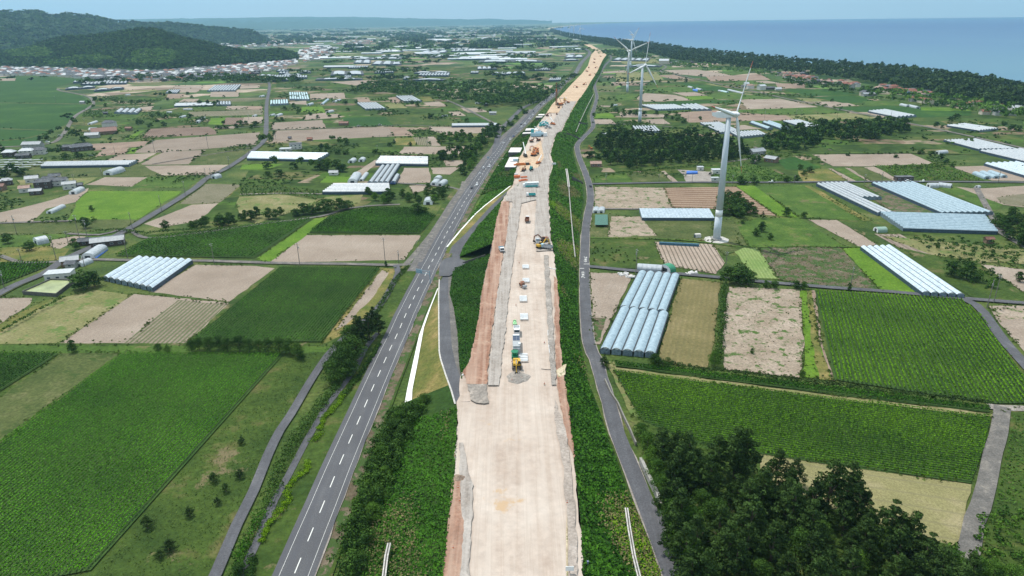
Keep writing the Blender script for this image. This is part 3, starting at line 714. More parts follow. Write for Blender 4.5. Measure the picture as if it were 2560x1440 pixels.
grid('embankment', yS, xat(crS, yS), zS, xtS, .05*np.ones_like(yS), 7, 'dgreen')
ribbon('road', r1L, r1R, 'asphalt', .06); ribbon('pavement', r1R, r1S, 'oldasphalt', .05)
ribbon('kerb', r1L+np.array([-.55, 0, 0]), r1L, 'concrete', .12)
dL = px('1010,1020 1018,975 1030,920 1052,820 1070,770 1090,722'); dR = px('1029,1020 1031,975 1042,920 1060,820 1077,770 1096,722')
ribbon('drainage_channel', dL, dR, 'white', .3)
ribbon('slope', dR, r1L+np.array([-.5, 0, 0]), 'gold', .0)
crn = px(CL2.split(' 1215')[0], PH)
def seg(A, B, y0, y1, n=60):
    y = np.linspace(y0, y1, n); A = A[np.argsort(A[:, 1])]; B = B[np.argsort(B[:, 1])]
    f = lambda L, k: np.interp(y, L[:, 1], L[:, k])
    return y, f(A, 0), f(A, 2), f(B, 0), f(B, 2)
yj = G(1120, 672)[1]
y, a, za, b_, zb = seg(r1S, crL2, G(1154, 935, PH)[1]-3, yj)
grid('embankment', y, b_, zb-.02, a, za, 6, 'dgreen'); SLOPE_A = (y, b_, zb, a, za)
# ramp two: from the junction up northwards to the platform
yC, yD = G(1130, 645)[1], G(1279, 462, PH)[1]
def zr2(y): return float(np.clip((y-yC)/(yD-yC), 0, 1))*PH
r2L = pz('1117,648 1129,617 1165,583 1200,545 1226,516 1258,487 1285,462', zr2); r2R = pz('1149,642 1159,617 1195,565 1240,517 1266,491 1298,462', zr2)
ribbon('road', r2L, r2R, 'asphalt', .06)
s2 = pz('1105,648 1120,617 1150,580 1190,535 1215,513 1245,490 1280,463', lambda y: zr2(y)*.92)
ribbon('sand_verge', s2, r2L, 'gold', .04)
d2 = px('1136,622 1150,598 1172,560 1190,532 1200,515'); d2b = px('1140,625 1155,600 1178,560 1196,532 1206,515')
y, a, za, b_, zb = seg(r2R, crL2, yC+1, yD-2)
b_ = np.maximum(b_, a+.5); grid('embankment', y, b_, zb-.02, a, za, 6, 'dgreen'); SLOPE_B = (y, b_, zb, a, za)
# left slope north of ramp two and beside it
toeN = np.c_[HW[:, 0]+8.5, HW[:, 1], HW[:, 1]*0]
y = np.r_[np.linspace(yC+14, yD, 40)]; up = np.interp(y, s2[:, 1], s2[:, 0]); uz = np.interp(y, s2[:, 1], s2[:, 2]); tx_ = np.interp(y, toeN[:, 1], toeN[:, 0])
tx_ = np.minimum(tx_, up-.4); grid('embankment', y, up, uz, tx_, y*0+.05, 5, 'green'); SLOPE_C = (y, up, uz, tx_, y*0+.05)
y = np.r_[np.linspace(yD, 890, 120), np.linspace(910, 3300, 60)]; up = xat(crL2, y); tx_ = np.minimum(np.interp(y, toeN[:, 1], toeN[:, 0]), up-8)
grid('embankment', y, up, y*0+PH-.02, tx_, y*0+.05, 5, 'green'); SLOPE_D = (y, up, y*0+PH, tx_, y*0+.05)
SLOPE_R = (ys[ys < 700], xr[ys < 700], PH*one[ys < 700], xt[ys < 700], .05*one[ys < 700])
_k = yS <= G(1143, 1015, PH)[1]; SLOPE_S = (yS[_k], xat(crL, yS)[_k], (PH*np.ones_like(yS))[_k], xtS[_k], (.05*np.ones_like(yS))[_k])
# white drain beside ramp two
_q = s2[(s2[:, 1] > yC+3) & (s2[:, 1] < yC+150)]; ribbon('drainage_channel', _q-np.array([1.1, 0, .2]), _q, 'white', .12)
# surfaces on the platform
def plat(name, txt, key, e=0): return flat(name, rag(px(txt, PH), 1.6, .28), key, e=0, z=PH+lay()-.02)
plat('haul_road', '1140,1500 1150,1440 1152,1330 1150,1230 1148,1110 1158,1110 1170,1180 1184,1215 1178,1330 1168,1500', 'greyway', 0)
plat('soil_strip', '1095,1500 1108,1440 1120,1305 1132,1200 1150,1195 1152,1260 1160,1330 1150,1440 1145,1500', 'redsoil')
plat('soil_strip', '1157,934 1172,909 1182,869 1189,834 1199,783 1203,740 1215,679 1228,630 1234,592 1240,555 1254,505 1274,505 1268,590 1258,630 1252,680 1243,740 1229,834 1221,918 1217,963 1167,962', 'redsoil', 1)
plat('haul_road', '1167,963 1217,963 1222,1010 1210,1012 1190,1010 1176,1002', 'pave_grit')
plat('haul_road', '1219,966 1224,918 1232,834 1243,740 1252,680 1262,630 1270,560 1283,505 1304,505 1296,560 1287,625 1283,650 1272,740 1263,834 1252,918 1247,966', 'greyway', 1)
plat('haul_road', '1378,628 1340,630 1336,590 1338,540 1343,480 1348,440 1350,415 1352,380 1362,335 1385,300 1414,254 1441,254 1421,290 1411,310 1402,328 1389,335 1383,352 1373,385 1373,396 1380,410 1372,440 1369,480 1371,520 1375,590', 'greyway', 1)
plat('haul_road', '1300,455 1296,440 1320,425 1350,418 1350,460', 'greyway')
plat('haul_road', '1310,452 1340,470 1345,500 1300,510 1265,503 1262,492 1296,458', 'greyway')
plat('sand_fill', '1296,394 1330,372 1352,352 1360,395 1345,420 1300,430', 'farsand')
plat('haul_road', '1392,1010 1416,1080 1430,1200 1440,1330 1450,1500 1425,1500 1424,1440 1418,1305 1406,1160 1388,1060 1386,1000', 'lane', 1)
plat('soil_strip', '1420,1010 1431,1100 1438,1142 1434,1150 1424,1120 1412,1070 1400,1020 1392,946 1390,900 1387,834 1386,740 1384,690 1392,700 1398,760 1400,850 1408,930', 'redsoil', 8)
plat('haul_road', '1360,640 1370,640 1378,740 1384,834 1389,914 1390,965 1379,965 1375,914 1370,834 1364,740', 'gravel', 1)
plat('sand_fill', '1409,915 1416,913 1413,940 1396,946 1390,930', 'sandedge')
# ------------------------------------------------------------------ vegetation
GRN = dict(
 pine=foliage('pine_needles', (.011, .026, .007), (.052, .098, .022)),
 broad=foliage('broad_leaves', (.015, .042, .009), (.062, .128, .02)),
 bright=foliage('bright_leaves', (.026, .07, .01), (.10, .20, .025)),
 crop=foliage('crop_leaves', (.012, .05, .003), (.088, .255, .010)),
 crop2=foliage('crop_leaves_yellowing', (.018, .062, .003), (.13, .285, .010)),
 kudzu=foliage('vine_leaves', (.010, .042, .004), (.062, .175, .012)),
 hedge=foliage('hedge_leaves', (.06, .13, .006), (.17, .30, .012)),
 weed=foliage('weed_leaves', (.025, .055, .01), (.10, .15, .03)),
 bamboo=foliage('bamboo_leaves', (.05, .11, .012), (.18, .31, .05)),
 straw=foliage('dry_stalks', (.07, .075, .028), (.22, .19, .085)),
 far=foliage('far_woods', (.008, .024, .004), (.075, .15, .022)))
BARK = mat('bark', (.10, .075, .055), .9, bump=.5, scale=3)
def leaves(c, nrm, size, tint, jitter=.5, asp=.6):
    """a quad per centre, facing nrm with jitter; returns verts, quads, tints"""
    k = len(c); nv = nrm+rng.normal(0, jitter, (k, 3)); nv /= np.linalg.norm(nv, axis=1)[:, None]+1e-9
    r = rng.normal(0, 1, (k, 3)); a = np.cross(nv, r); a /= np.linalg.norm(a, axis=1)[:, None]+1e-9; b = np.cross(nv, a)
    s = (size*(.65+.7*rng.random(k)))[:, None] if np.ndim(size) == 0 else (size*(.65+.7*rng.random(k)))[:, None]
    a = a*s*.5; b = b*s*.5*asp
    v = np.stack([c-a, c-b, c+a, c+b], 1).reshape(-1, 3); q = np.arange(4*k).reshape(k, 4)
    return v, q, np.repeat(tint, 4)
def crown(blobs, per, size, flat_=1.0, jitter=.5):
    """blobs: (x,y,z,r,t) leafy clumps"""
    V, Q, T = [], [], []; o = 0
    for x, y, z, r, t in blobs:
        d = rng.normal(0, 1, (per, 3)); d /= np.linalg.norm(d, axis=1)[:, None]; d[:, 2] = np.abs(d[:, 2])*.9+d[:, 2]*.1 if flat_ < 1 else d[:, 2]
        rr = r*(.72+.38*rng.random(per))[:, None]
        c = np.array([x, y, z])+d*rr*np.array([1, 1, flat_]); tt = np.clip(t+rng.normal(0, .16, per), 0, 1)
        v, q, ti = leaves(c, d, size, tt, jitter); V.append(v); Q.append(q+o); T.append(ti); o += len(v)
    return np.vstack(V), np.vstack(Q), np.hstack(T)
def broad_blobs(n, h, rw, lo=.25):
    out = []
    for i in range(n):
        a = random.random()*6.28; u = random.random(); z = lo+(1-lo)*u; prof = math.sin(math.pi*min(1, (z-lo)/(1-lo)*.78+.2))
        r = rw*prof*math.sqrt(random.random())*.85
        out.append((r*math.cos(a), r*math.sin(a), h*z*.93, rw*random.uniform(.28, .46), random.uniform(.15, .85)))
    return out
def pine_blobs(n, h, rw, lo=.3):
    out = []; k = 0
    lev = max(4, n//5)
    for j in range(lev):
        z = lo+(1-lo)*j/(lev-1); prof = (1-((z-lo)/(1-lo)))**.8*.95+.12
        for i in range(max(1, int(n/lev*prof*1.6))):
            a = random.random()*6.28; r = rw*prof*random.uniform(.35, 1)
            out.append((r*math.cos(a), r*math.sin(a), h*z*.96+random.uniform(-.3, .3), rw*random.uniform(.15, .30), random.uniform(.1, .9)))
    out.append((0, 0, h*.98, rw*.18, .6)); return out
def trunk_mesh(h, r, blobs, n=7, k=9):
    mb = MB(); p = Vector((0, 0, -.2)); lean = Vector((random.uniform(-.04, .04), random.uniform(-.04, .04), 1))
    for i in range(4):
        q = p+lean*(h*.8/4)+Vector((random.uniform(-.12, .12), random.uniform(-.12, .12), 0)); mb.cyl(p, q, r*(1-i*.22), r*(1-(i+1)*.22), n); p = q
    for b in random.sample(blobs, min(k, len(blobs))):
        s = Vector((0, 0, max(h*.15, b[2]*.72))); mb.cyl(s, Vector(b[:3]), r*.32, r*.1, 5)
    return mb.mesh('trunk')
TREES = {}   # kind -> lod -> [(crown mesh, trunk mesh)]
def build_tree_kinds():
    for kind, m in (('pine', 'pine'), ('broad', 'broad'), ('bright', 'bright')):
        TREES[kind] = {}
        for lod, nvar, nb, per, size in ((0, 6, 64, 56, .42), (1, 4, 34, 38, .85), (2, 4, 20, 18, 1.7)):
            L = []
            for _ in range(nvar):
                if kind == 'pine': bl = pine_blobs(nb, 10, 2.9 if lod == 0 else 3.6); v, q, t = crown(bl, per, size*.9, .55, .6)
                else: bl = broad_blobs(int(nb*.8), 10, 5.0, .16); v, q, t = crown(bl, int(per*1.25), size*1.1, .8, .45)
                me = npmesh('crown', v, q, t); me.materials.append(GRN[m])
                tm = trunk_mesh(10, .28, bl) if lod < 2 else None
                if tm: tm.materials.append(BARK)
                L.append((me, tm))
            TREES[kind][lod] = L
build_tree_kinds()
NTREE = [0]; EXTRA = []
def tree(x, y, h, kind='broad', label=None, group=None, wide=1.0, z=0.0, name=None):
    D = math.hypot(x, y); lod = 0 if D < 290 else (1 if D < 620 else 2)
    me, tm = random.choice(TREES[kind][lod])
    if lod == 2 and kind == 'broad' and not name:
        NTREE[0] += 1
        if NTREE[0] > 165: EXTRA.append((x, y, h)); return
    nm = name or {'pine': 'pine_tree', 'broad': 'broadleaf_tree', 'bright': 'leafy_tree'}[kind]
    s = h/10.; sc = (s*wide, s*wide, s); rz = random.random()*6.28
    if lod == 2:
        o = mobj(nm, me, None, None, (x, y, z), rz); o.scale = sc
    else:
        o = empty(nm, (x, y, z), rz); o.scale = sc
        mobj('crown', me, None, o); mobj('trunk', tm, None, o)
    tagp(o, label, 'tree' if 'bush' not in nm else 'bush', group); return o
def pf(txt, sp): return sample_poly(px(txt), sp)
def sample_poly(poly, spacing, jit=.45):
    p = np.asarray(poly)[:, :2]; x0, y0 = p.min(0); x1, y1 = p.max(0)
    X, Y = np.meshgrid(np.arange(x0, x1+spacing, spacing), np.arange(y0, y1+spacing, spacing)); X = X.ravel(); Y = Y.ravel()
    X = X+rng.uniform(-jit, jit, len(X))*spacing; Y = Y+rng.uniform(-jit, jit, len(Y))*spacing
    k = inpoly(p, X, Y); return np.stack([X[k], Y[k]], 1)
def wood(txt, spacing, h, mix, label, group):
    """a wood whose trees can be told apart: each tree its own object"""
    for x, y in sample_poly(px(txt), spacing):
        tree(x, y, random.uniform(*h), random.choice(mix), label, group, random.uniform(.85, 1.15))
def mass(name, pts, h, rw, per, size, m, lab, nb=3, zf=None, hv=.35, flat_=.9, kind='stuff'):
    """far-off wood read as one mass: leaf clumps over a list of points"""
    V, Q, T = [], [], []; o = 0; pts = np.asarray(pts); N = len(pts); K = nb*per
    if N == 0: return
    hh = h*(1-hv+2*hv*rng.random(N)); t0 = rng.uniform(.1, .9, N)
    cen = np.repeat(pts[:, :2], nb, 0)+rng.normal(0, rw*.35, (N*nb, 2)); cz = np.repeat(hh, nb)*rng.uniform(.45, .92, N*nb)
    z0 = np.zeros(N) if pts.shape[1] < 3 else pts[:, 2]
    cz += np.repeat(z0, nb); c = np.repeat(np.c_[cen, cz], per, 0)
    d = rng.normal(0, 1, (len(c), 3)); d /= np.linalg.norm(d, axis=1)[:, None]; d[:, 2] = np.abs(d[:, 2])*.8+d[:, 2]*.2
    c = c+d*np.array([rw*.6, rw*.6, h*.28*flat_])*(.8+.35*rng.random((len(c), 1)))
    t = np.clip(np.repeat(np.repeat(t0, nb)+rng.normal(0, .12, N*nb), per)+rng.normal(0, .15, len(c)), 0, 1)
    v, q, ti = leaves(c, d, size, t, .4, .75); me = npmesh(name, v, q, ti); me.materials.append(GRN[m] if isinstance(m, str) else m)
    ob = mobj(name, me); tagp(ob, lab, kind=kind); return ob

# crops that stand in rows: too many plants to count
def crop(txt, e, row, step, h, m, lab, leaf=.37, n=7, yellow=None):
    p = px(txt); c = p[:, :2].mean(0); d = p[(e+1) % len(p), :2]-p[e % len(p), :2]; a = math.atan2(d[1], d[0]); ca, sa = math.cos(a), math.sin(a)
    q = p[:, :2]-c; ql = np.stack([q[:, 0]*ca+q[:, 1]*sa, -q[:, 0]*sa+q[:, 1]*ca], 1)
    X, Y = np.meshgrid(np.arange(ql[:, 0].min(), ql[:, 0].max(), step), np.arange(ql[:, 1].min(), ql[:, 1].max(), row)); X = X.ravel(); Y = Y.ravel()
    X = X+rng.normal(0, step*.18, len(X)); Y = Y+rng.normal(0, row*.06, len(X)); k = inpoly(ql, X, Y); X = X[k]; Y = Y[k]
    w_ = np.stack([X*ca-Y*sa, X*sa+Y*ca], 1)+c; vis = (w_[:, 1] > 105); w_ = w_[vis]
    N = len(w_); ph = (np.sin(w_[:, 0]*.11+1.3*np.sin(w_[:, 1]*.07))+np.sin(w_[:, 1]*.17+w_[:, 0]*.05+2))*.11
    t0 = .38+ph+rng.normal(0, .12, N); hh = h*(.85+.3*rng.random(N)+ph*.4)
    cc = np.repeat(np.c_[w_-c, hh*.62+.1], n, 0); dr = rng.normal(0, 1, (N*n, 3)); dr[:, 2] = np.abs(dr[:, 2])*1.2; dr /= np.linalg.norm(dr, axis=1)[:, None]
    cc = cc+dr*np.array([leaf*.55, leaf*.55, h*.34]); t = np.clip(np.repeat(t0, n)+rng.normal(0, .16, N*n)+(dr[:, 2]-.6)*.25, 0, 1)
    v, f, ti = leaves(cc, dr*[.6, .6, 1.1], leaf*1.25, t, .35, .62); me = npmesh('crop_plants', v, f, ti); me.materials.append(GRN[m])
    tagp(mobj('crop_plants', me, None, None, (c[0], c[1], .38)), lab, kind='stuff'); flat('field', p, 'cropbed', e=e, z=.41)
crop('305,886 708,888 228,1428 -160,1500 -160,1215 0,1112', 1, 1.15, .5, .95, 'crop', 'rows of knee-high leafy green crop in the large field')
crop('-150,886 150,885 -150,1075', 1, 1.15, .5, .95, 'crop', 'leafy green crop beyond the brownish grass strip')
crop('700,671 950,672 803,856 476,856', 1, 1.3, .55, 1.1, 'crop', 'rows of leafy green crop beside the pale dirt strip')
crop('772,583 1050,585 1090,541 1040,522 915,521 822,543', 1, 1.5, .7, 1.1, 'crop', 'low green crop above the bare sandy field', .6)
crop('290,641 377,595 640,563 783,547 636,646', 3, 2.0, .8, 1.1, 'crop', 'rows of green crop beside the straight farm lane', .6)
crop('-100,662 128,658 125,665 0,714 -100,745', 1, 1.4, .7, 1.0, 'crop', 'green crop beside the slanting road', .6)
crop('2037,728 2403,751 2448,790 2555,935 2650,1010 2485,1011 2087,952', 6, 1.5, .55, 1.0, 'crop2', 'broad green crop with yellowing streaks', .44)
crop('1537,907 2120,975 2470,1022 2475,1034 2120,993 1540,918', 0, 1.1, .5, 1.1, 'crop', 'narrow band of green crop below the dark hedge', .45)
crop('1535,928 2118,1004 2476,1045 2460,1120 2426,1211 2080,1165 1900,1137 1720,1105 1600,1050', 0, 1.2, .5, 1.0, 'crop2', 'dense green crop with a mottled yellowish top', .4)
# vines and weeds covering the embankments
def slope_cover(S_, dens, m, size, lab, lift=.35, ymax=1e9, vr=(0, 1), name='slope_vegetation', bump=.5, gate=None):
    y, xa, za, xb, zb = S_; xa = np.asarray(xa); k = y < ymax
    y, xa, za, xb, zb = y[k], xa[k], np.broadcast_to(za, k.shape)[k], xb[k], np.broadcast_to(zb, k.shape)[k]
    A = float(np.abs(np.trapz(np.abs(xb-xa), y)))*(vr[1]-vr[0]); N = int(A*dens)
    wgt = np.abs(xb-xa); cdf = np.cumsum(wgt); cdf /= cdf[-1]; Y = np.interp(rng.random(N), cdf, y); t = rng.uniform(*vr, N)
    X = np.interp(Y, y, xa)*(1-t)+np.interp(Y, y, xb)*t; Z = np.interp(Y, y, za)*(1-t)+np.interp(Y, y, zb)*t
    lump = (np.sin(X*1.1+2*np.sin(Y*.3))*np.sin(Y*.9+X*.4)+np.sin(X*.35+Y*.27))*.5
    if gate is not None:
        kk = np.sin(X*.21+1.5*np.sin(Y*.06))+np.sin(Y*.085+X*.1)+rng.normal(0, .3, N) > gate; X, Y, Z, lump = X[kk], Y[kk], Z[kk], lump[kk]; N = len(X)
    Z = Z+lift+bump*lump*.5+rng.random(N)*.25
    nr = np.tile([0, -.15, 1.], (N, 1)); tt = np.clip(.42+.2*lump+rng.normal(0, .16, N), 0, 1)
    c0 = np.array([xa[0], y[0], 0]); v, q, ti = leaves(np.stack([X, Y, Z], 1)-c0, nr, size, tt, .55, .7); me = npmesh(name, v, q, ti); me.materials.append(GRN[m])
    tagp(mobj(name, me, None, None, tuple(c0)), lab, kind='stuff')
slope_cover(SLOPE_R, 7.5, 'kudzu', .62, 'vines and weeds over the bank above the side road', ymax=330, vr=(.0, .93))
slope_cover(SLOPE_R, 2.2, 'kudzu', 1.05, 'vines and weeds over the bank above the side road', vr=(.02, .95))
slope_cover(SLOPE_R, 6, 'straw', .6, 'pale dry grass between the vines of the right bank', ymax=600, vr=(.2, 1), name='slope_weeds', gate=.75, lift=.5)
slope_cover(SLOPE_R, 5, 'hedge', .55, 'fresh green shoots among the vines of the right bank', ymax=450, vr=(0, 1), name='slope_weeds', gate=1.15, lift=.55)
slope_cover(SLOPE_D, 1.2, 'straw', 1.0, 'dry grass on the bank beside the highway', ymax=900, vr=(.2, 1), name='slope_weeds', gate=.5, lift=.5)
_yy = np.arange(690, 2600, 10.); slope_cover((_yy, xat(crR, _yy), PH+_yy*0, np.maximum(xat(toR, _yy)-.9, xat(crR, _yy)+6), _yy*0+.05), .55, 'kudzu', 1.9, 'weeds over the far part of the right bank', vr=(.0, .97))
slope_cover(SLOPE_S, 3.0, 'straw', .55, 'pale grass in the vines of the left bank', vr=(.1, 1), name='slope_weeds', lift=.8, gate=1.0)
slope_cover(SLOPE_S, 7.5, 'kudzu', .62, 'dense vines over the bank between highway and new road', vr=(-.0, .8), bump=.9, lift=.5)
slope_cover(SLOPE_A, 7.5, 'kudzu', .6, 'dense vines between ramp and new road')
slope_cover(SLOPE_B, 5, 'kudzu', .8, 'vines on the bank beside the upper ramp')
slope_cover(SLOPE_C, 2.5, 'kudzu', .9, 'weeds on the bank beside the highway', vr=(.1, .8))
slope_cover(SLOPE_D, 1.6, 'kudzu', 1.3, 'weeds on the bank beside the highway', ymax=1400)
def patch_cover(txt, dens, m, size, lab, lift=.2, hgt=.3, name='weeds', z=0):
    p = px(txt, z)[:, :2]; x0, y0 = p.min(0); x1, y1 = p.max(0); N = int((x1-x0)*(y1-y0)*dens)
    X = rng.uniform(x0, x1, N); Y = rng.uniform(y0, y1, N); k = inpoly(p, X, Y); X = X[k]; Y = Y[k]; N = len(X)
    lump = np.sin(X*.7+1.7*np.sin(Y*.33))*np.sin(Y*.6+X*.3)+.5*np.sin(X*2.1)*np.sin(Y*1.9)
    keep = lump+rng.normal(0, .5, N) > -.7; X = X[keep]; Y = Y[keep]; lump = lump[keep]; N = len(X)
    Z = z+lift+hgt*(.5+.5*lump)*rng.random(N)+.05; tt = np.clip(.45+.2*lump+rng.normal(0, .17, N), 0, 1)
    c0 = np.array([*p.mean(0), 0]); v, q, ti = leaves(np.stack([X, Y, Z], 1)-c0, np.tile([0, 0, 1.], (N, 1)), size, tt, .7, .5)
    me = npmesh(name, v, q, ti); me.materials.append(GRN[m]); tagp(mobj(name, me, None, None, tuple(c0)), lab, kind='stuff')
patch_cover('712,890 800,880 805,900 690,1080 600,1280 530,1425 300,1500 240,1430', 1.6, 'weed', .5, 'rough grass between crop and service road')
patch_cover('975,840 1040,740 1075,700 1060,760 1010,900 960,1000 900,1180 820,1440 800,1440 880,1180', 1.6, 'weed', .45, 'dry weeds along the highway shoulder')
patch_cover('1460,1260 1540,1180 1600,1300 1660,1440 1580,1440 1470,1440', 1.6, 'weed', .5, 'grass at the foot of the bank', lift=1.2, hgt=.6)
patch_cover('2535,1042 2700,1034 2700,1300 2475,1330 2500,1200', 2.0, 'bright', .8, 'low shrubs on the far side of the lane', .3, .9)
patch_cover('1600,1060 1900,1140 1900,1200 2240,1340 2380,1365 2450,1500 1700,1500 1640,1220', 1.6, 'broad', .8, 'undergrowth beneath the pine wood', .3, 1.4, 'undergrowth')
patch_cover('1895,618 2098,621 2198,727 2022,712 1947,700', 1.0, 'weed', .7, 'withered weeds and stalks in a brown field', .2, .5)
patch_cover('1826,722 2000,728 2002,800 2005,870 1990,940 1816,922 1808,860', .12, 'weed', .9, 'scattered weeds on pale sandy soil', .1, .5)
patch_cover('2182,415 2345,410 2462,452 2252,450', .5, 'bright', 1.6, 'lush bushes beside the bare field', .4, 1.2, 'shrubbery')
patch_cover('600,466 690,465 803,478 790,500 700,486 600,492', .5, 'broad', 1.6, 'lush dark weeds behind the white greenhouse', .4, 1.2, 'shrubbery')
patch_cover('1775,432 1840,402 1930,425 1975,448 1985,455 1795,455', .5, 'bright', 1.4, 'lush weeds behind the nearest turbine', .4, 1.0)

def hedge(txt, w_, h, m, label, step=.8, name='hedge', per=70, size=.5, z=0, jit=.25):
    p = smooth_line(px(txt)[:, :2], step); c0 = p[0]; ww = w_ if np.ndim(w_) else np.full(len(p), w_)
    bl = [(q[0]-c0[0]+random.uniform(-jit, jit)*w_, q[1]-c0[1]+random.uniform(-jit, jit)*w_, h*random.uniform(.35, .62)+z, max(w_*.42, h*.42)*random.uniform(.75, 1.15), random.uniform(.25, .75)) for q in p]
    v, q, t = crown(bl, per, size, h/max(w_, h)*1.0, .5); me = npmesh(name, v, q, t); me.materials.append(GRN[m])
    return tagp(mobj(name, me, None, None, (c0[0], c0[1], .45)), label, 'hedge')
# bright clipped hedges winding along the highway verge
hedge('857,985 853,1000 845,1015 825,1035 805,1062 800,1078', 2.2, 1.0, 'hedge', 'bright green clipped hedge, farthest of the winding ones by the highway', .5, size=.35)
hedge('800,1090 795,1098 782,1106', 2.8, .9, 'hedge', 'bright green clipped hedge with a rounded end by the footpath', .5, size=.35)
hedge('765,1162 772,1175 755,1190 738,1205 725,1222', 2.2, 1.0, 'hedge', 'bright green hooked hedge on the highway verge', .5, size=.35)
hedge('720,1235 718,1258 700,1285 690,1298', 2.6, 1.1, 'hedge', 'bright green thick hedge joining the footpath edge', .5, size=.35)
hedge('680,1305 668,1330 655,1360', 1.8, 1.1, 'hedge', 'thin hedge trailing down the footpath edge', .5, size=.4)
hedge('640,1400 625,1440 615,1500', 2.6, 1.5, 'broad', 'dark hedge at the lowest end of the verge', .6)
hedge('948,868 930,895 905,935 893,955', 1.8, 1.2, 'broad', 'dark clipped hedge between footpath and highway', .6)
hedge('888,955 872,975 862,992', 2.2, 1.2, 'broad', 'short clipped hedge before the bright winding ones', .6)
hedge('845,960 830,985 805,1020 775,1055 745,1100 722,1140 700,1190 680,1235 665,1270', 5.0, 1.9, 'broad', 'long dense hedge between service road and footpath', .9, per=60, size=.5)
hedge('655,1290 635,1330 615,1370 600,1410 585,1460 575,1520', 4.2, 1.9, 'kudzu', 'vine-covered hedge where service road and footpath near each other', .9, per=60, size=.5)
hedge('1020,668 1000,690 985,712 968,740 950,770 930,800 905,840', 3.4, .9, 'broad', 'strip of shrubs sloping down beside the highway pavement', .9, per=40, size=.5)
hedge('1635,913 1680,918 1740,928 1800,935 1880,942 1960,955 2050,965 2150,978 2250,990 2350,1002 2460,1014', 3.0, 1.9, 'pine', 'long dark hedge along the narrow crop band', .9, per=40, size=.6)
hedge('1810,720 1808,750 1806,790 1802,830 1798,870 1795,910', 3.4, 3.6, 'broad', 'tall leafy hedge between brown field and weedy field', 1.3, per=40, size=.7)
hedge('160,748 130,765 90,785 50,808 10,832', 2.2, 1.7, 'broad', 'ragged hedge across the dry meadow by the basin', 1.2, per=26, size=.6)
hedge('1490,446 1550,434 1620,428 1700,420 1780,417', 2.5, 1.4, 'broad', 'low hedge above the small lawn fields', 1.6, per=16, size=.9)
hedge('240,583 300,580 360,588 430,582 520,574', 4.0, 2.2, 'broad', 'thick green border beneath the trees of the straight lane', 1.6, per=22, size=.9)
hedge('430,461 470,448 500,440', 2.5, 2.5, 'broad', 'dark hedge at the corner of the bare fields', 2, per=16, size=1)
hedge('1400,108 1400,107', 3, 2, 'broad', 'small shrub by the far overpass', 2, name='shrub')
# trees of the scrub beside the highway
for a in ('1062,1030 5', '1045,1045 5', '1025,1058 5.5', '1000,1075 5', '1035,1075 4', '985,1100 5.5', '960,1130 5', '1010,1110 5', '955,1165 5', '990,1150 4.5', '930,1190 4', '965,1210 4', '925,1240 3.5', '950,1265 4.5', '900,1290 4', '935,1310 4.5', '890,1340 4.5', '920,1370 3.8', '870,1400 3.5', '905,1430 4', '1090,1035 3', '1110,1050 3'):
    p, h = a.split(); g = G(*map(float, p.split(','))); tree(g[0], g[1], float(h)*1.1, random.choice(('broad', 'broad', 'bright')), 'leafy shrub tree in the thicket on the bank between highway and dirt road', 'thicket on the bank', 1.15, z=1.2)
_tp = pf('1052,1028 1068,1042 1020,1120 1000,1180 960,1260 915,1400 890,1480 850,1480 860,1360 905,1230 940,1130 985,1050', 1.7)
mass('thicket', np.c_[_tp, np.full(len(_tp), 1.4)], 4.2, 1.9, 44, .55, 'broad', 'dense thicket of shrubs on the bank beside the highway', nb=2, hv=.35)
# line of trees between service road and footpath
TL = [(948, 838, 9, 'pine'), (925, 850, 10, 'pine'), (905, 868, 11, 'pine'), (890, 885, 10, 'pine'), (875, 870, 8, 'broad'), (880, 905, 9, 'broad'), (865, 925, 8, 'broad'), (850, 940, 8, 'broad'), (838, 958, 7.5, 'broad'), (895, 850, 9, 'pine'), (935, 820, 8, 'pine'), (850, 905, 7, 'broad'), (875, 945, 6, 'broad')]
for x_, y_, h, k in TL:
    g = G(x_, y_); tree(g[0], g[1], h*1.2, k, 'dark %s in the clump where service road and highway converge' % ('pine' if k == 'pine' else 'broadleaf tree'), 'roadside clump '+k, 1.1)
for x_, y_, h in ((480, 880, 5), (500, 876, 6), (525, 878, 6), (548, 874, 5.5), (570, 880, 6), (600, 878, 6.5), (625, 881, 6), (648, 879, 5), (672, 882, 6), (700, 882, 6.5), (725, 884, 6), (745, 890, 5.5), (752, 900, 4)):
    g = G(x_, y_); tree(g[0], g[1], h, 'broad', 'tree in the dark row between two crop fields', 'row between crop fields', 1.0)
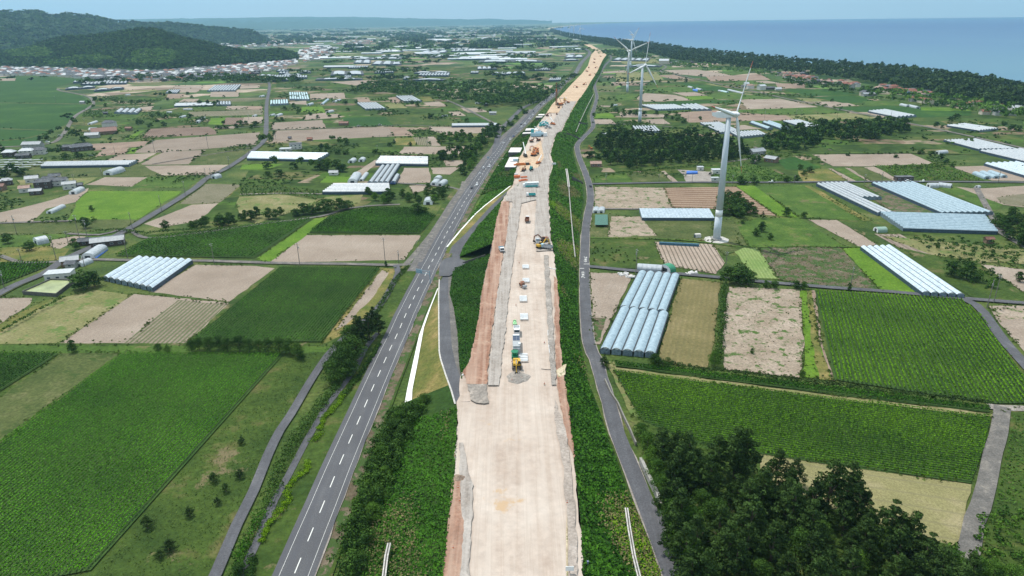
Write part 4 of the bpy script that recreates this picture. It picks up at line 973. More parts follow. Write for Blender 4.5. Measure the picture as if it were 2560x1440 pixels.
for a, b, h, k, wd, lb in ((183, 880, 5, 'broad', .8, 'round dark bush alone at a field corner'), (398, 880, 3.6, 'broad', 1.1, 'low round bush at the top edge of the large crop field'), (420, 882, 3.0, 'broad', 1.1, 'lower of the bush pair at the top of the crop field'),
  (210, 722, 9.5, 'broad', 1.35, 'huge dark round tree beside the green basin'), (238, 716, 8, 'broad', 1.1, 'dark tree against the end of the eight-bay greenhouse'), (1842, 708, 10, 'broad', 1.15, 'big dark dome-shaped tree between bare drills and sandy field'), (1868, 712, 8, 'broad', 1.1, 'smaller half of the dark dome-shaped tree clump'), (1815, 708, 8, 'broad', 1.0, 'left shoulder of the dark dome-shaped tree clump'),
  (75, 626, 6, 'broad', 1.2, 'round tree beside the white dome tunnel'), (190, 624, 6.5, 'broad', 1.1, 'dark tree leaning over the slanting road'), (215, 570, 7, 'broad', 1.1, 'tree at the end of the orchard row'), (230, 528, 4, 'broad', 1.1, 'bush alone in the vivid green paddy'), (20, 608, 6, 'broad', 1.2, 'bushy tree left of the orchard'),
  (1510, 918, 5, 'pine', 1.3, 'dark conical bush at the bend of the side road'), (1635, 915, 5, 'broad', 1, 'dark bush at the corner below the five-bay greenhouse'), (1668, 920, 4.2, 'broad', 1, 'bush below the brown mown field'), (1645, 920, 4.5, 'broad', 1, 'bush between greenhouse and brown field'), (1785, 915, 6, 'bright', .9, 'leafy tree at the lower end of the tall hedge'),
  (1880, 885, 2.4, 'broad', .8, 'lone round bush in the weedy field'), (2005, 945, 2.8, 'broad', .8, 'bush at the lower corner of the yellow-green strip'), (2122, 727, 4, 'broad', .6, 'ivy-clad bush at the foot of a roadside pole'), (965, 667, 3, 'broad', .7, 'bush around the foot of the wooden pole at the junction'),
  (1905, 580, 6, 'broad', 1, 'tree in the meadow behind the nearest turbine'), (1890, 590, 5, 'broad', 1, 'bush in the meadow behind the nearest turbine'), (1925, 600, 4, 'broad', 1, 'smaller bush in the meadow behind the turbine'), (1856, 560, 3, 'broad', 1, 'little bush right of the turbine tower'),
  (1965, 540, 5.5, 'broad', 1.2, 'bush on the track between two green fields'), (2010, 545, 4, 'broad', 1.2, 'low bush at the corner of the bare strip'), (1885, 540, 6, 'broad', 1, 'tree at the edge of the copse behind the turbine'), (1906, 548, 5, 'pine', 1, 'small pine at the edge of the copse'),
  (415, 574, 6.5, 'broad', .9, 'egg-shaped bush beside the slanting road'), (1915, 720, 4, 'broad', 1, 'bush on the lane past the dome tree'), (1935, 722, 4.5, 'broad', .9, 'pointed bush on the lane'), (1990, 722, 4, 'broad', 1.3, 'bush at the top of the weedy field'), (2008, 724, 4, 'broad', 1.2, 'bush by the corner of the yellowing crop'),
  (2415, 700, 9, 'broad', 1, 'dark tree at the edge of the pale field on the right'), (2375, 690, 7, 'broad', 1.2, 'lower tree of the pair beside the pale field'), (2440, 705, 6, 'broad', 1, 'bush under the dark tree by the pale field'), (2480, 720, 5, 'bright', 1, 'bush beside the twin poles'), (2545, 705, 5, 'broad', 1, 'ivy column in the shrubs near the pale field'),
  (605, 1110, 2.6, 'pine', 1.6, 'young pine alone on the rough slope'), (535, 1205, 3.2, 'pine', 1.7, 'dark young pine left of the three on the slope'), (565, 1230, 3, 'pine', 1.4, 'young pine between two others on the slope'), (600, 1195, 3, 'pine', 1.7, 'young pine nearest the service road'), (544, 1262, 2.4, 'pine', 1.5, 'small pine below the trio on the slope'), (475, 1290, 3, 'pine', 1.6, 'young pine in the grass by the crop edge'), (370, 1320, 4, 'pine', 1.4, 'young pine close against the crop edge'), (425, 1375, 3.2, 'pine', 2.0, 'wide dark bush low on the slope'), (400, 1395, 2.5, 'pine', 1.8, 'dark bush beside the wide one low on the slope'),
  (600, 1440, 3.5, 'broad', 1.2, 'leafy bush where the service road leaves the picture')):
    g = G(a, b); n_ = 'bush' if h < 5.2 else None; tree(g[0], g[1], h, k, lb, None, wd, name=n_)
# pine wood in the foreground
FP = [(1715, 1195, 15), (1690, 1160, 11), (1835, 1200, 17), (1860, 1190, 15), (1935, 1225, 13), (1985, 1215, 9), (2065, 1290, 17), (2110, 1285, 16), (2135, 1310, 13), (2165, 1330, 9), (2215, 1370, 14), (2240, 1385, 12), (2300, 1400, 7), (1770, 1240, 13), (1900, 1290, 15), (1970, 1340, 16), (2020, 1370, 14)]
for x_, y_, h in FP:
    g = G(x_, y_); tree(g[0], g[1], h, 'pine', 'tall dark pine standing at the edge of the wood toward the pale fields', 'edge pines', 1.05)
fpoly = px('1620,1120 1700,1150 1800,1190 1900,1210 2050,1290 2200,1370 2330,1410 2420,1470 2460,1640 1780,1640 1690,1420 1640,1230')
for i, (x, y) in enumerate(sample_poly(fpoly, 5.6)):
    k = random.choice(('pine', 'pine', 'pine', 'broad')); tree(x, y, random.uniform(7, 15) if k == 'pine' else random.uniform(5, 8), k, 'tall pine deep in the wood' if k == 'pine' else 'leafy tree in the gaps of the pine wood', 'pine wood '+k, 1.1)
for x_, y_, h in ((1600, 1095, 5), (1618, 1125, 6), (1632, 1160, 6), (1640, 1195, 6), (1655, 1235, 6), (1672, 1275, 6.5), (1695, 1310, 8), (1715, 1345, 9), (1700, 1380, 8), (1725, 1420, 8), (2330, 1440, 6), (2370, 1430, 6), (2400, 1440, 5), (2440, 1440, 5), (2480, 1450, 5), (2520, 1460, 5), (2150, 1420, 5), (2050, 1440, 6)):
    g = G(x_, y_); tree(g[0], g[1], h, 'bright', 'bright leafy tree along the outer edge of the pine wood', 'wood edge leafy trees', 1.1)
# copses and woods farther out
wood('1790,505 1830,500 1860,512 1885,535 1860,545 1830,545 1790,540', 6, (6, 9), ('broad', 'broad', 'pine'), 'tree of the copse right behind the nearest turbine', 'copse behind turbine')
wood('1500,350 1560,335 1640,345 1740,342 1800,355 1850,372 1885,385 1850,405 1780,412 1700,415 1620,420 1540,425 1500,400 1488,370', 8.8, (7.5, 11), ('pine', 'pine', 'pine', 'broad'), 'tree of the dark wood between side road and nearest turbine', 'middle wood')
wood('1905,355 1960,335 2050,325 2140,312 2260,315 2275,330 2215,345 2200,358 2100,352 2040,355 2030,375 1990,385 1920,380 1890,365', 11, (8, 13), ('pine', 'broad', 'broad'), 'tree of the wood in front of the white greenhouse row', 'right wood')
wood('2485,560 2530,545 2600,550 2660,640 2570,625 2520,608', 7.5, (6, 9), ('broad',), 'tree of the dark clump at the right edge beside the long greenhouse', 'right edge clump')
wood('1075,405 1110,390 1180,385 1165,405 1120,402 1085,400', 7, (5, 9), ('broad',), 'tree of the clump between greenhouse and highway', 'clump by highway')
wood('1135,450 1155,410 1180,385 1200,350 1235,320 1250,330 1215,370 1190,410 1170,440', 8, (5, 9), ('broad', 'bright', 'broad'), 'tree of the belt along the left side of the highway', 'highway belt')
wood('1095,350 1150,340 1185,345 1170,365 1110,365', 9, (5, 9), ('broad', 'bright'), 'tree of the scrub behind the bare sandy field', 'scrub by sandy field')
wood('910,485 1000,492 1080,480 1130,468 1135,485 1090,510 1000,515 920,512', 9, (4, 7), ('broad', 'broad', 'bright'), 'bushy tree of the strip above the round green field', 'strip above crop')
wood('470,572 560,556 570,548 640,545 720,535 700,548 620,556 540,572', 6, (4, 7.5), ('broad',), 'tree of the dense row along the straight farm lane', 'lane row')
def dots(txt, k, label, group):
    for t in txt.split():
        a = t.split(','); g = G(float(a[0]), float(a[1])); h = float(a[2]); small = h < 6.1 and k == 'broad'
        tree(g[0], g[1], h*random.uniform(1.0, 1.3), k, (label.replace('tree', 'bush', 1) if 'tree' in label else 'low '+label) if small else label, group+(' bushes' if small else ''), random.uniform(1.1, 1.5), name='bush' if small else None)  # low broadleaf trees carry the name bush here, along with true bushes
dots('740,540,5 760,536,6 780,536,5 800,532,6 820,530,7 850,526,7 870,524,5 1045,535,6 1060,535,4', 'broad', 'bush in the row along the lane above the green field', 'lane bushes')
dots('670,422,6 690,425,7 735,424,6 755,422,7 780,424,8 800,424,8 820,426,8 845,428,8 855,430,6 670,440,4 700,440,5', 'broad', 'tree of the row below the glittering long greenhouse', 'row below greenhouse')
dots('835,362,7 850,365,7 865,362,6 805,382,7 820,383,7 845,385,5 865,386,5 940,385,5 980,390,4 1025,365,4 975,366,4', 'broad', 'round tree in the meadow behind the long greenhouse', 'meadow trees')
dots('660,360,8 675,364,8 652,350,4 648,345,4', 'broad', 'round tree at the bend of the slanting road', 'bend trees')
dots('748,298,9 780,297,8 795,298,5 705,302,5 690,302,5 735,270,6 712,276,6 870,278,4 848,294,3', 'broad', 'dark tree beside the bare ploughed field', 'field edge trees')
dots('1030,265,7 1045,266,6 890,258,5 862,260,6 1075,295,6 1105,280,4 1147,310,3 1167,306,5 1200,278,5 1225,282,4 1155,258,4', 'broad', 'tree on the open green land left of the highway', 'open land trees')
dots('590,320,5 600,316,6 615,314,6 630,322,5 640,318,6 550,323,5 565,322,5', 'broad', 'bushy tree above the ploughed rows', 'tree row above rows')
dots('175,305,9 185,308,9 165,300,8 150,330,9 170,335,10 185,338,9 130,345,7 115,350,6 100,352,5 200,350,7 210,355,6 180,345,7 190,318,8', 'broad', 'dark tree of the cluster along the edge of the broad paddy', 'paddy edge trees')
dots('130,390,7 150,395,7 165,398,6 195,398,6 205,395,5 30,430,7 45,440,6 20,440,6 60,435,5 10,445,6 200,368,6', 'broad', 'tree among the farmhouses at the far left', 'farmyard trees')
dots('5,385,9 15,390,7', 'pine', 'reddish dark tree at the left edge', 'left edge trees')
dots('355,318,7 375,318,6 395,318,7 410,318,6 345,312,6 380,298,7 400,300,8 415,298,6 480,305,7 495,305,6 505,303,6 260,314,4', 'broad', 'tree in the clump above the sprinkled brown field', 'clump above brown field')
dots('240,258,7 255,258,7 225,268,8 235,275,7 290,262,8 305,262,7 265,268,6 330,256,5 350,258,6 375,265,4 400,242,9 390,245,8 410,245,8 425,240,7 470,238,5 480,245,4 500,262,6 520,262,7 535,264,7 545,262,6 420,252,5 560,244,4', 'broad', 'tree on the meadow between paddy and slanting road', 'meadow between')
dots('1500,345,6 1520,335,8 1535,332,8 1545,336,7 1560,330,5 1495,400,5 1470,395,6 1480,392,5', 'broad', 'tree in the green patch beside the side road', 'side road patch')
dots('1485,290,4 1500,278,4 1530,268,5 1538,275,5 1540,280,5 1710,308,6 1750,300,4', 'broad', 'bushy tree near the second turbine', 'near second turbine')
dots('1560,290,5 1575,288,6 1590,290,6 1610,292,6 1640,288,5 1665,295,5 1680,300,5 1695,303,5', 'broad', 'bush of the hedge leading to the second turbine', 'hedge to second turbine')
dots('1880,408,6 1895,405,5 1830,398,6 1845,395,5 2000,425,4 2010,440,4 2025,432,4 1965,455,4 1990,452,4 1850,460,5 1860,462,5 1885,462,5', 'broad', 'bush around the sheds behind the turbine', 'shed bushes')
dots('2300,385,5 2330,392,5 2350,400,5 2365,410,4 2380,420,3 2240,395,3 2120,390,3', 'broad', 'bush at the edge of the bare field', 'bare field bushes')
dots('2390,300,6 2375,305,6 2510,325,7 2530,328,6 2545,330,6 2340,318,5 2355,322,4 2080,255,4', 'broad', 'round tree beside the distant field lane', 'field lane trees')
dots('1520,208,8 1545,210,9 1560,208,8 1580,210,9 1600,208,8 1630,212,8 1650,212,8 1670,213,9 1688,212,9 1500,215,7 1510,222,7 1530,222,8 1550,222,8 1715,207,6 1752,198,8', 'broad', 'dark tree of the copse beneath the turbines', 'copse under turbines')
dots('1200,215,5 1250,250,8 1330,258,7 1345,250,7 1358,248,8 1367,240,7 1380,235,7 1300,275,6 1312,285,6 1290,300,6 1275,315,6 1258,330,6 1240,345,5', 'broad', 'tree along the highway near the piling rig', 'highway edge trees')

if EXTRA: mass('distant_trees', np.array([(a, b) for a, b, _ in EXTRA]), 9, 3.6, 26, 1.7, 'broad', 'more distant broadleaf trees in rows and clumps', nb=5)
# ragged margins and tufts along every field
def margins():
    near, mid = [], []
    for ln in FIELDS.strip().splitlines():
        ln = ln.split('#')[0].strip()
        if not ln: continue
        k, rest = ln.split(None, 1)
        if k.split('@')[0] in ('rough', 'gravel', 'paddy', 'plots'): continue
        p = px(rest)[:, :2]
        for i in range(len(p)):
            a, b = p[i], p[(i+1) % len(p)]; L = np.linalg.norm(b-a); D = np.linalg.norm((a+b)/2)
            if D > 2600 or a[1] < 60: continue
            if 0 > 1: continue
            sp = 1.1 if D < 520 else (2.6 if D < 1000 else 9)
            n_ = int(L/sp); t = rng.random(n_); q = a+(b-a)*t[:, None]; w_ = rng.random(n_)
            mod = np.sin(t*L*.13+i*2)+np.sin(t*L*.031+i*5)*1.2+rng.normal(0, .5, n_) > (.2 if D < 520 else .9); q = q[mod]+rng.normal(0, .55, (mod.sum(), 2))
            (near if D < 700 else mid).append(q)
    mass('margin_weeds', np.vstack(near), .75, .7, 9, .5, 'weed', 'ragged weeds along the field edges', nb=1, hv=.6)
    mass('margin_weeds', np.vstack(mid), 1.5, 1.7, 8, 1.4, 'broad', 'bushes along the more distant field edges', nb=1, hv=.6)
margins()
BARE = [px(l.split('#')[0].split(None, 1)[1])[:, :2] for l in FIELDS.strip().splitlines() if l.split()[0].split('@')[0] in ('tan', 'tanrow', 'tandark', 'lime', 'paddy', 'brown', 'brownrow', 'stripes', 'croprow', 'palerow')]
def bare(P):
    k = np.zeros(len(P), bool)
    for q in BARE: k |= inpoly(q, P[:, 0], P[:, 1])
    return k
def tufts(poly, sp, h, r, m, lab, per=14, size=.8, thr=.3):
    P = sample_poly(px(poly), sp, .5); P = P[~bare(P)]; k = np.sin(P[:, 0]*.06+1.5*np.sin(P[:, 1]*.05))+np.sin(P[:, 1]*.043+P[:, 0]*.02+1)+rng.normal(0, .35, len(P)) > thr
    mass('shrubbery', P[k], h, r, per, size, m, lab, nb=2, hv=.5)
tufts('-60,405 600,405 660,350 660,250 240,240 180,330 -60,370', 5, 2.2, 1.8, 'broad', 'wild shrubs between the left fields', thr=.75)
tufts('560,470 800,460 990,455 1120,420 1170,380 1240,330 1180,300 700,290 670,360 600,460', 5, 2.0, 1.7, 'broad', 'wild shrubs between the middle fields', thr=.8)
tufts('-60,560 300,560 430,500 560,440 520,420 -60,470', 4, 2.0, 1.5, 'broad', 'garden shrubs and weeds beside the slanting road', thr=1.1)
tufts('1480,300 1560,290 1900,380 2100,390 2560,400 2560,460 1900,455 1490,440', 5, 2.2, 1.8, 'broad', 'wild shrubs on the right-hand land', thr=.85)
tufts('2200,590 2560,600 2560,760 2440,740 2340,690 2250,640', 4, 2.2, 1.6, 'broad', 'shrubs on the meadow beside the long greenhouses', thr=.7)
tufts('672,290 700,215 1010,205 1180,300 1240,330 1180,330 900,290', 8, 3, 2.6, 'broad', 'bushes scattered over the plots', thr=1.1, size=1.4)
tufts('1490,300 1500,200 1640,150 1900,200 2560,300 2560,400 2100,330 1700,330', 9, 3, 2.6, 'broad', 'bushes scattered over the coastal plots', thr=1.2, size=1.5)
tufts('1480,590 1640,600 1650,665 1480,655', 2.2, .9, .8, 'weed', 'tall weeds left of the ploughed drills', thr=.2, size=.5)
tufts('1700,1500 2400,1360 2420,1460 2700,1400 2700,1600 1700,1600', 3, 2.2, 1.4, 'bright', 'leafy undergrowth at the lower right', thr=.2, size=.6)
tufts('2440,1290 2560,1280 2700,1380 2650,1500 2430,1420', 2.2, 1.6, 1.2, 'bright', 'green shrubs beside the lower lane', thr=.0, size=.6)

# woods and hills that read as one mass
mass('woodland', np.vstack([pf('870,224 950,212 1100,215 1200,211 1320,218 1370,225 1300,262 1180,268 1060,248 950,238 880,235', 16), pf('1180,250 1290,245 1330,235 1350,225 1360,245 1300,265 1200,270', 11)]), 9, 6, 16, 3.0, 'broad', 'broad belt of dark woodland left of the highway')
belt = 'M'
cst = px('2950,300 2760,262 2560,227 2400,198 2200,172 2000,157 1850,141 1700,123 1600,109 1500,98.5 1440,90 1400,81 1378,73')[:, :2]
inn = px('2950,330 2760,310 2560,285 2450,262 2300,235 2200,215 2050,195 1950,182 1850,175 1720,160 1640,142 1560,126 1500,112 1440,100 1400,90 1375,80')[:, :2]
def belt_pts():
    P = []
    C_ = smooth_line(cst, 30); I_ = smooth_line(inn, 30); u = np.linspace(0, 1, 2600)
    def along(L, u):
        d = np.r_[0, np.cumsum(np.linalg.norm(np.diff(L, axis=0), axis=1))]; d /= d[-1]; return np.stack([np.interp(u, d, L[:, 0]), np.interp(u, d, L[:, 1])], 1)
    for _ in range(9000):
        a = random.random()**2.4; b = random.random(); A = along(C_, np.array([a]))[0]; B = along(I_, np.array([a]))[0]
        P.append(A+(B-A)*b+rng.normal(0, 3, 2))
    return np.array(P)
mass('coastal_woods', belt_pts(), 13, 6.5, 14, 4.0, 'pine', 'dark pine belt along the shore', nb=2)
mass('coastal_woods', np.vstack([pf('2130,225 2300,240 2450,258 2600,285 2600,310 2480,295 2350,268 2200,245', 16), pf('1640,150 1720,162 1850,178 1950,188 1950,195 1850,185 1700,172', 22)]), 9, 7, 14, 3.6, 'bright', 'paler leafy trees inland of the pine belt', nb=2)
# scattered woods over the plain
def plain_woods():
    P = []
    for _ in range(330):
        while True:
            x = random.uniform(-100, 1480); y = 58+150*random.random()**1.7
            if x < 760 and 60 < y < 205: 
                if not (y < 200 and x > 460 and y < 118): continue
            g = G(x, y)
            if y > 118 and x > 1440-(y-118)*.1: continue
            if y > 112 and random.random() < .62: continue
            if y < 118 and x > 1400: continue
            if y > 150 and 780 < x < 1200 and random.random() < .4: continue
            break
        D = math.hypot(g[0], g[1])
        if D > 15000 or g[1] < 0: continue
        n_ = int(random.uniform(6, 20)); L = random.uniform(40, 190)*(D/3000)**.4
        for i in range(n_): P.append((g[0]+random.uniform(-1, 1)*L, g[1]+random.uniform(-.5, .5)*L))
    return np.array(P)
PW = plain_woods(); DD = np.hypot(PW[:, 0], PW[:, 1])
mass('woodland', PW[DD < 3200], 9, 9, 14, 4.2, 'far', 'clumps of dark trees scattered over the plain', nb=2)
mass('woodland', PW[DD >= 3200], 12, 22, 9, 15, 'far', 'distant dark woods of the plain', nb=2, flat_=.8)
mass('woodland', pf('640,197 700,200 770,205 690,208 600,203 560,196', 14), 8, 6, 14, 3.2, 'far', 'trees between village and farmland')
mass('woodland', np.vstack([pf('470,192 560,188 640,196 640,205 520,206 400,203', 16), pf('330,196 380,190 400,200 350,205', 14)]), 8, 6, 14, 3.2, 'far', 'trees at the edge of the hillside village')
mass('woodland', pf('1480,130 1545,128 1600,135 1640,150 1560,146 1500,140', 18), 8, 6, 14, 3.2, 'far', 'scrub behind the turbines')
mass('woodland', np.vstack([pf('1950,200 2060,205 2130,222 2200,232 2200,245 2120,240 2050,232 1960,215', 19), pf('2200,250 2350,262 2480,285 2560,300 2480,296 2350,275 2240,262', 22)]), 8, 5, 12, 3.0, 'far', 'garden trees among the coastal houses')
mass('woodland', pf('1300,275 1345,245 1390,222 1420,205 1400,225 1350,262', 12), 6, 5, 12, 2.4, 'far', 'shrubs on the bank left of the piling rig')

def hill(name, sil, D_ridge, D_front, D_back, lab, nx=130, ny=60, rough=5, dens=60, size=4.5, tree_h=9, m='far'):
    """terrain whose ridge line stands at D_ridge metres; crowns of its forest are scattered over it"""
    s = np.array(sil, float); xs = np.linspace(s[0, 0], s[-1, 0], nx); ysl = np.interp(xs, s[:, 0], s[:, 1])
    fn = lambda f, x: np.interp(x, s[:, 0], f) if np.ndim(f) else f
    V = np.zeros((nx, ny, 3)); ph = rng.random(4)*6
    for i, (x, yy) in enumerate(zip(xs, ysl)):
        Dr = float(np.interp(x, *zip(*D_ridge))); Df = float(np.interp(x, *zip(*D_front))); top = atD(x, yy, Dr); zt = max(top[2]-tree_h*.8, 1)
        d = ray(x, yy); h = math.hypot(d[0], d[1]); ux, uy = d[0]/h, d[1]/h
        for j in range(ny):
            v = j/(ny-1); D = Df+(Dr-Df)*v/.6 if v < .6 else Dr+(D_back)*(v-.6)/.4
            t = v/.6 if v < .6 else 1-(v-.6)/.4
            prof = t*t*(3-2*t) if v >= .6 else (t**.85)*(1.0) if t < 1 else 1
            X, Y = ux*D, uy*D
            n_ = math.sin(X*.012+ph[0])*math.cos(Y*.010+ph[1])+.5*math.sin(X*.03+Y*.02+ph[2])
            z = zt*prof+rough*n_*math.sin(math.pi*min(1, t))*.9*min(1, zt/60)
            V[i, j] = (X, Y, z-.5)
    i = np.arange(nx-1)[:, None]*ny+np.arange(ny-1)[None, :]; q = np.stack([i, i+ny, i+ny+1, i+1], -1).reshape(-1, 4)
    me = npmesh(name, V.reshape(-1, 3), q, smooth=True); tagp(mobj(name, me, GM['dgreen']()), kind='structure')
    N = dens*100; a = rng.random(N)*(nx-1.001); b = rng.random(N)*(ny-1.001)*.8; ia = a.astype(int); ib = b.astype(int); fa = (a-ia)[:, None]; fb = (b-ib)[:, None]
    P = V[ia, ib]*(1-fa)*(1-fb)+V[ia+1, ib]*fa*(1-fb)+V[ia, ib+1]*(1-fa)*fb+V[ia+1, ib+1]*fa*fb
    return P
FOOT = [(-160, 166, 430), (0, 167, 430), (220, 172, 470), (378, 177, 480), (450, 172, 430), (527, 165, 380), (650, 157, 260), (745, 149, 160)]
DF = lambda a, b: float(np.hypot(*G(a, b)[:2]))
P1 = hill('hill', [(-160, 120), (-60, 123), (0, 127), (60, 120), (130, 97), (160, 90), (230, 87), (300, 77), (340, 70), (375, 70), (400, 74), (450, 91), (520, 106), (560, 117), (640, 128), (700, 122), (735, 135), (745, 150)], [(a, DF(a, b)+c) for a, b, c in FOOT], [(a, DF(a, b)) for a, b, c in FOOT], 500, 'w', dens=90)
def to_px(P):
    d = P-np.array([0, 0, CH]); zf_ = d@_f; return 1280+d@_R/zf_*FPX, 720-d@_U/zf_*FPX
_x, _y = to_px(P1); _w = 9*np.sin(_x*.08)
bam = (((_x-388-_w)/70)**2+((_y-142)/16)**2 < 1) | (((_x-372)/62)**2+((_y-156-_w*.2)/9)**2 < 1) | (((_x-75-_w)/70)**2+((_y-134)/14)**2 < 1) | (((_x-225)/75)**2+((_y-150)/9)**2 < .8) | (((_x-150)/50)**2+((_y-160)/6)**2 < .8)
mass('hill_forest', P1[~bam], 9, 6.5, 12, 4.6, 'far', 'mixed forest over the nearer hill', nb=2)
mass('hill_forest', P1[bam], 8, 6, 12, 4.0, 'bamboo', 'paler bamboo groves low on the nearer hill', nb=2)
P2 = hill('hill', [(-200, 22), (0, 27), (50, 29), (90, 26), (130, 38), (170, 34), (210, 36), (250, 44), (300, 54), (370, 58), (420, 55), (500, 64), (560, 70), (620, 74), (650, 87), (662, 93)], [(-200, 5200), (660, 5400)], [(-200, 3600), (300, 4200), (660, 5100)], 900, 'w', rough=22, dens=60)
mass('hill_forest', P2, 13, 16, 8, 11, 'far', 'forest over the ridge behind', nb=1)
hill('mountain', [(-300, 54), (0, 51), (300, 47), (500, 45), (737, 41), (825, 41.5), (881, 41), (937, 43), (969, 44), (1106, 47), (1325, 50), (1380, 53)], [(-300, 21000), (1380, 22500)], [(-300, 12500), (600, 14000), (1380, 21000)], 3000, 'w', nx=90, ny=30, rough=60)
0 and hill('mountain', [(1560, 51), (1580, 48), (1605, 46), (1640, 46.5), (1660, 49)], [(1560, 24800), (1660, 24800)], [(1560, 24300), (1660, 24300)], 300, 'w', nx=20, ny=8, rough=3)
# ------------------------------------------------------------------ greenhouses
def film(name, col, rough, rib=1.2, dark=.75, glit=0.0, trans=0.0):
    if name in MATS: return MATS[name]
    m, n, l, b = nt(name); b.inputs['Roughness'].default_value = rough
    t = n.new('ShaderNodeTexCoord'); sx = n.new('ShaderNodeSeparateXYZ'); l.new(t.outputs['Object'], sx.inputs[0])
    fr = mth(n, l, 'ABSOLUTE', mth(n, l, 'SUBTRACT', mth(n, l, 'FRACT', mth(n, l, 'DIVIDE', sx.outputs['X'], rib)), .5))
    rr = ramp(n, [(0, tuple(c*dark for c in col)), (.09, col)]); l.new(fr, rr.inputs['Fac'])
    z = n.new('ShaderNodeTexNoise'); z.inputs['Scale'].default_value = .7; z.inputs['Detail'].default_value = 6; l.new(t.outputs['Object'], z.inputs['Vector'])
    zr = ramp(n, [(.3, (.70, .74, .78)), (.7, (1.12, 1.12, 1.12))]); l.new(z.outputs['Fac'], zr.inputs['Fac'])
    c = mixc(n, l, 1., rr.outputs['Color'], zr.outputs['Color'], 'MULTIPLY'); l.new(c, b.inputs['Base Color'])
    if glit:
        g = n.new('ShaderNodeTexNoise'); g.inputs['Scale'].default_value = 2.5; g.inputs['Detail'].default_value = 3; l.new(t.outputs['Object'], g.inputs['Vector'])
        bp = n.new('ShaderNodeBump'); bp.inputs['Strength'].default_value = glit; bp.inputs['Distance'].default_value = .2; l.new(g.outputs['Fac'], bp.inputs['Height']); l.new(bp.outputs[0], b.inputs['Normal'])
    MATS[name] = m; return m
FB = film('film_blue', (.33, .43, .49), .38, 1.0, .8); FW = film('film_white', (.41, .44, .465), .4, 2.4, .78, .25); FG = film('film_glossy', (.52, .60, .66), .30, 2.2, .7, .5)
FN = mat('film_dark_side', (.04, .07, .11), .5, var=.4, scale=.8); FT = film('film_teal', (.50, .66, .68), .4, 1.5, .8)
FLG = mat('gutter_dark', (.04, .05, .06), .7); GABLE = mat('gable_film', (.15, .20, .25), .4, var=.5, scale=1.2); VENT = mat('vent_white', (.75, .77, .78), .6)
STEEL = mat('galvanised_steel', (.45, .46, .47), .45, .6)
def vault(mb, P, y0, y1, z0, rise, x0, x1, k=7):
    """roof of one bay: across from y0 to y1 (local), along from x0 to x1 which may be functions of y"""
    vs = []; 
    for i in range(k+1):
        t = i/k; y = y0+(y1-y0)*t; z = z0+rise*math.sin(math.pi*(.08+.84*t))-rise*math.sin(math.pi*.08)
        vs.append((x0(y), y, z)); vs.append((x1(y), y, z))
    mb.add(vs, [(2*i, 2*i+1, 2*i+3, 2*i+2) for i in range(k)])
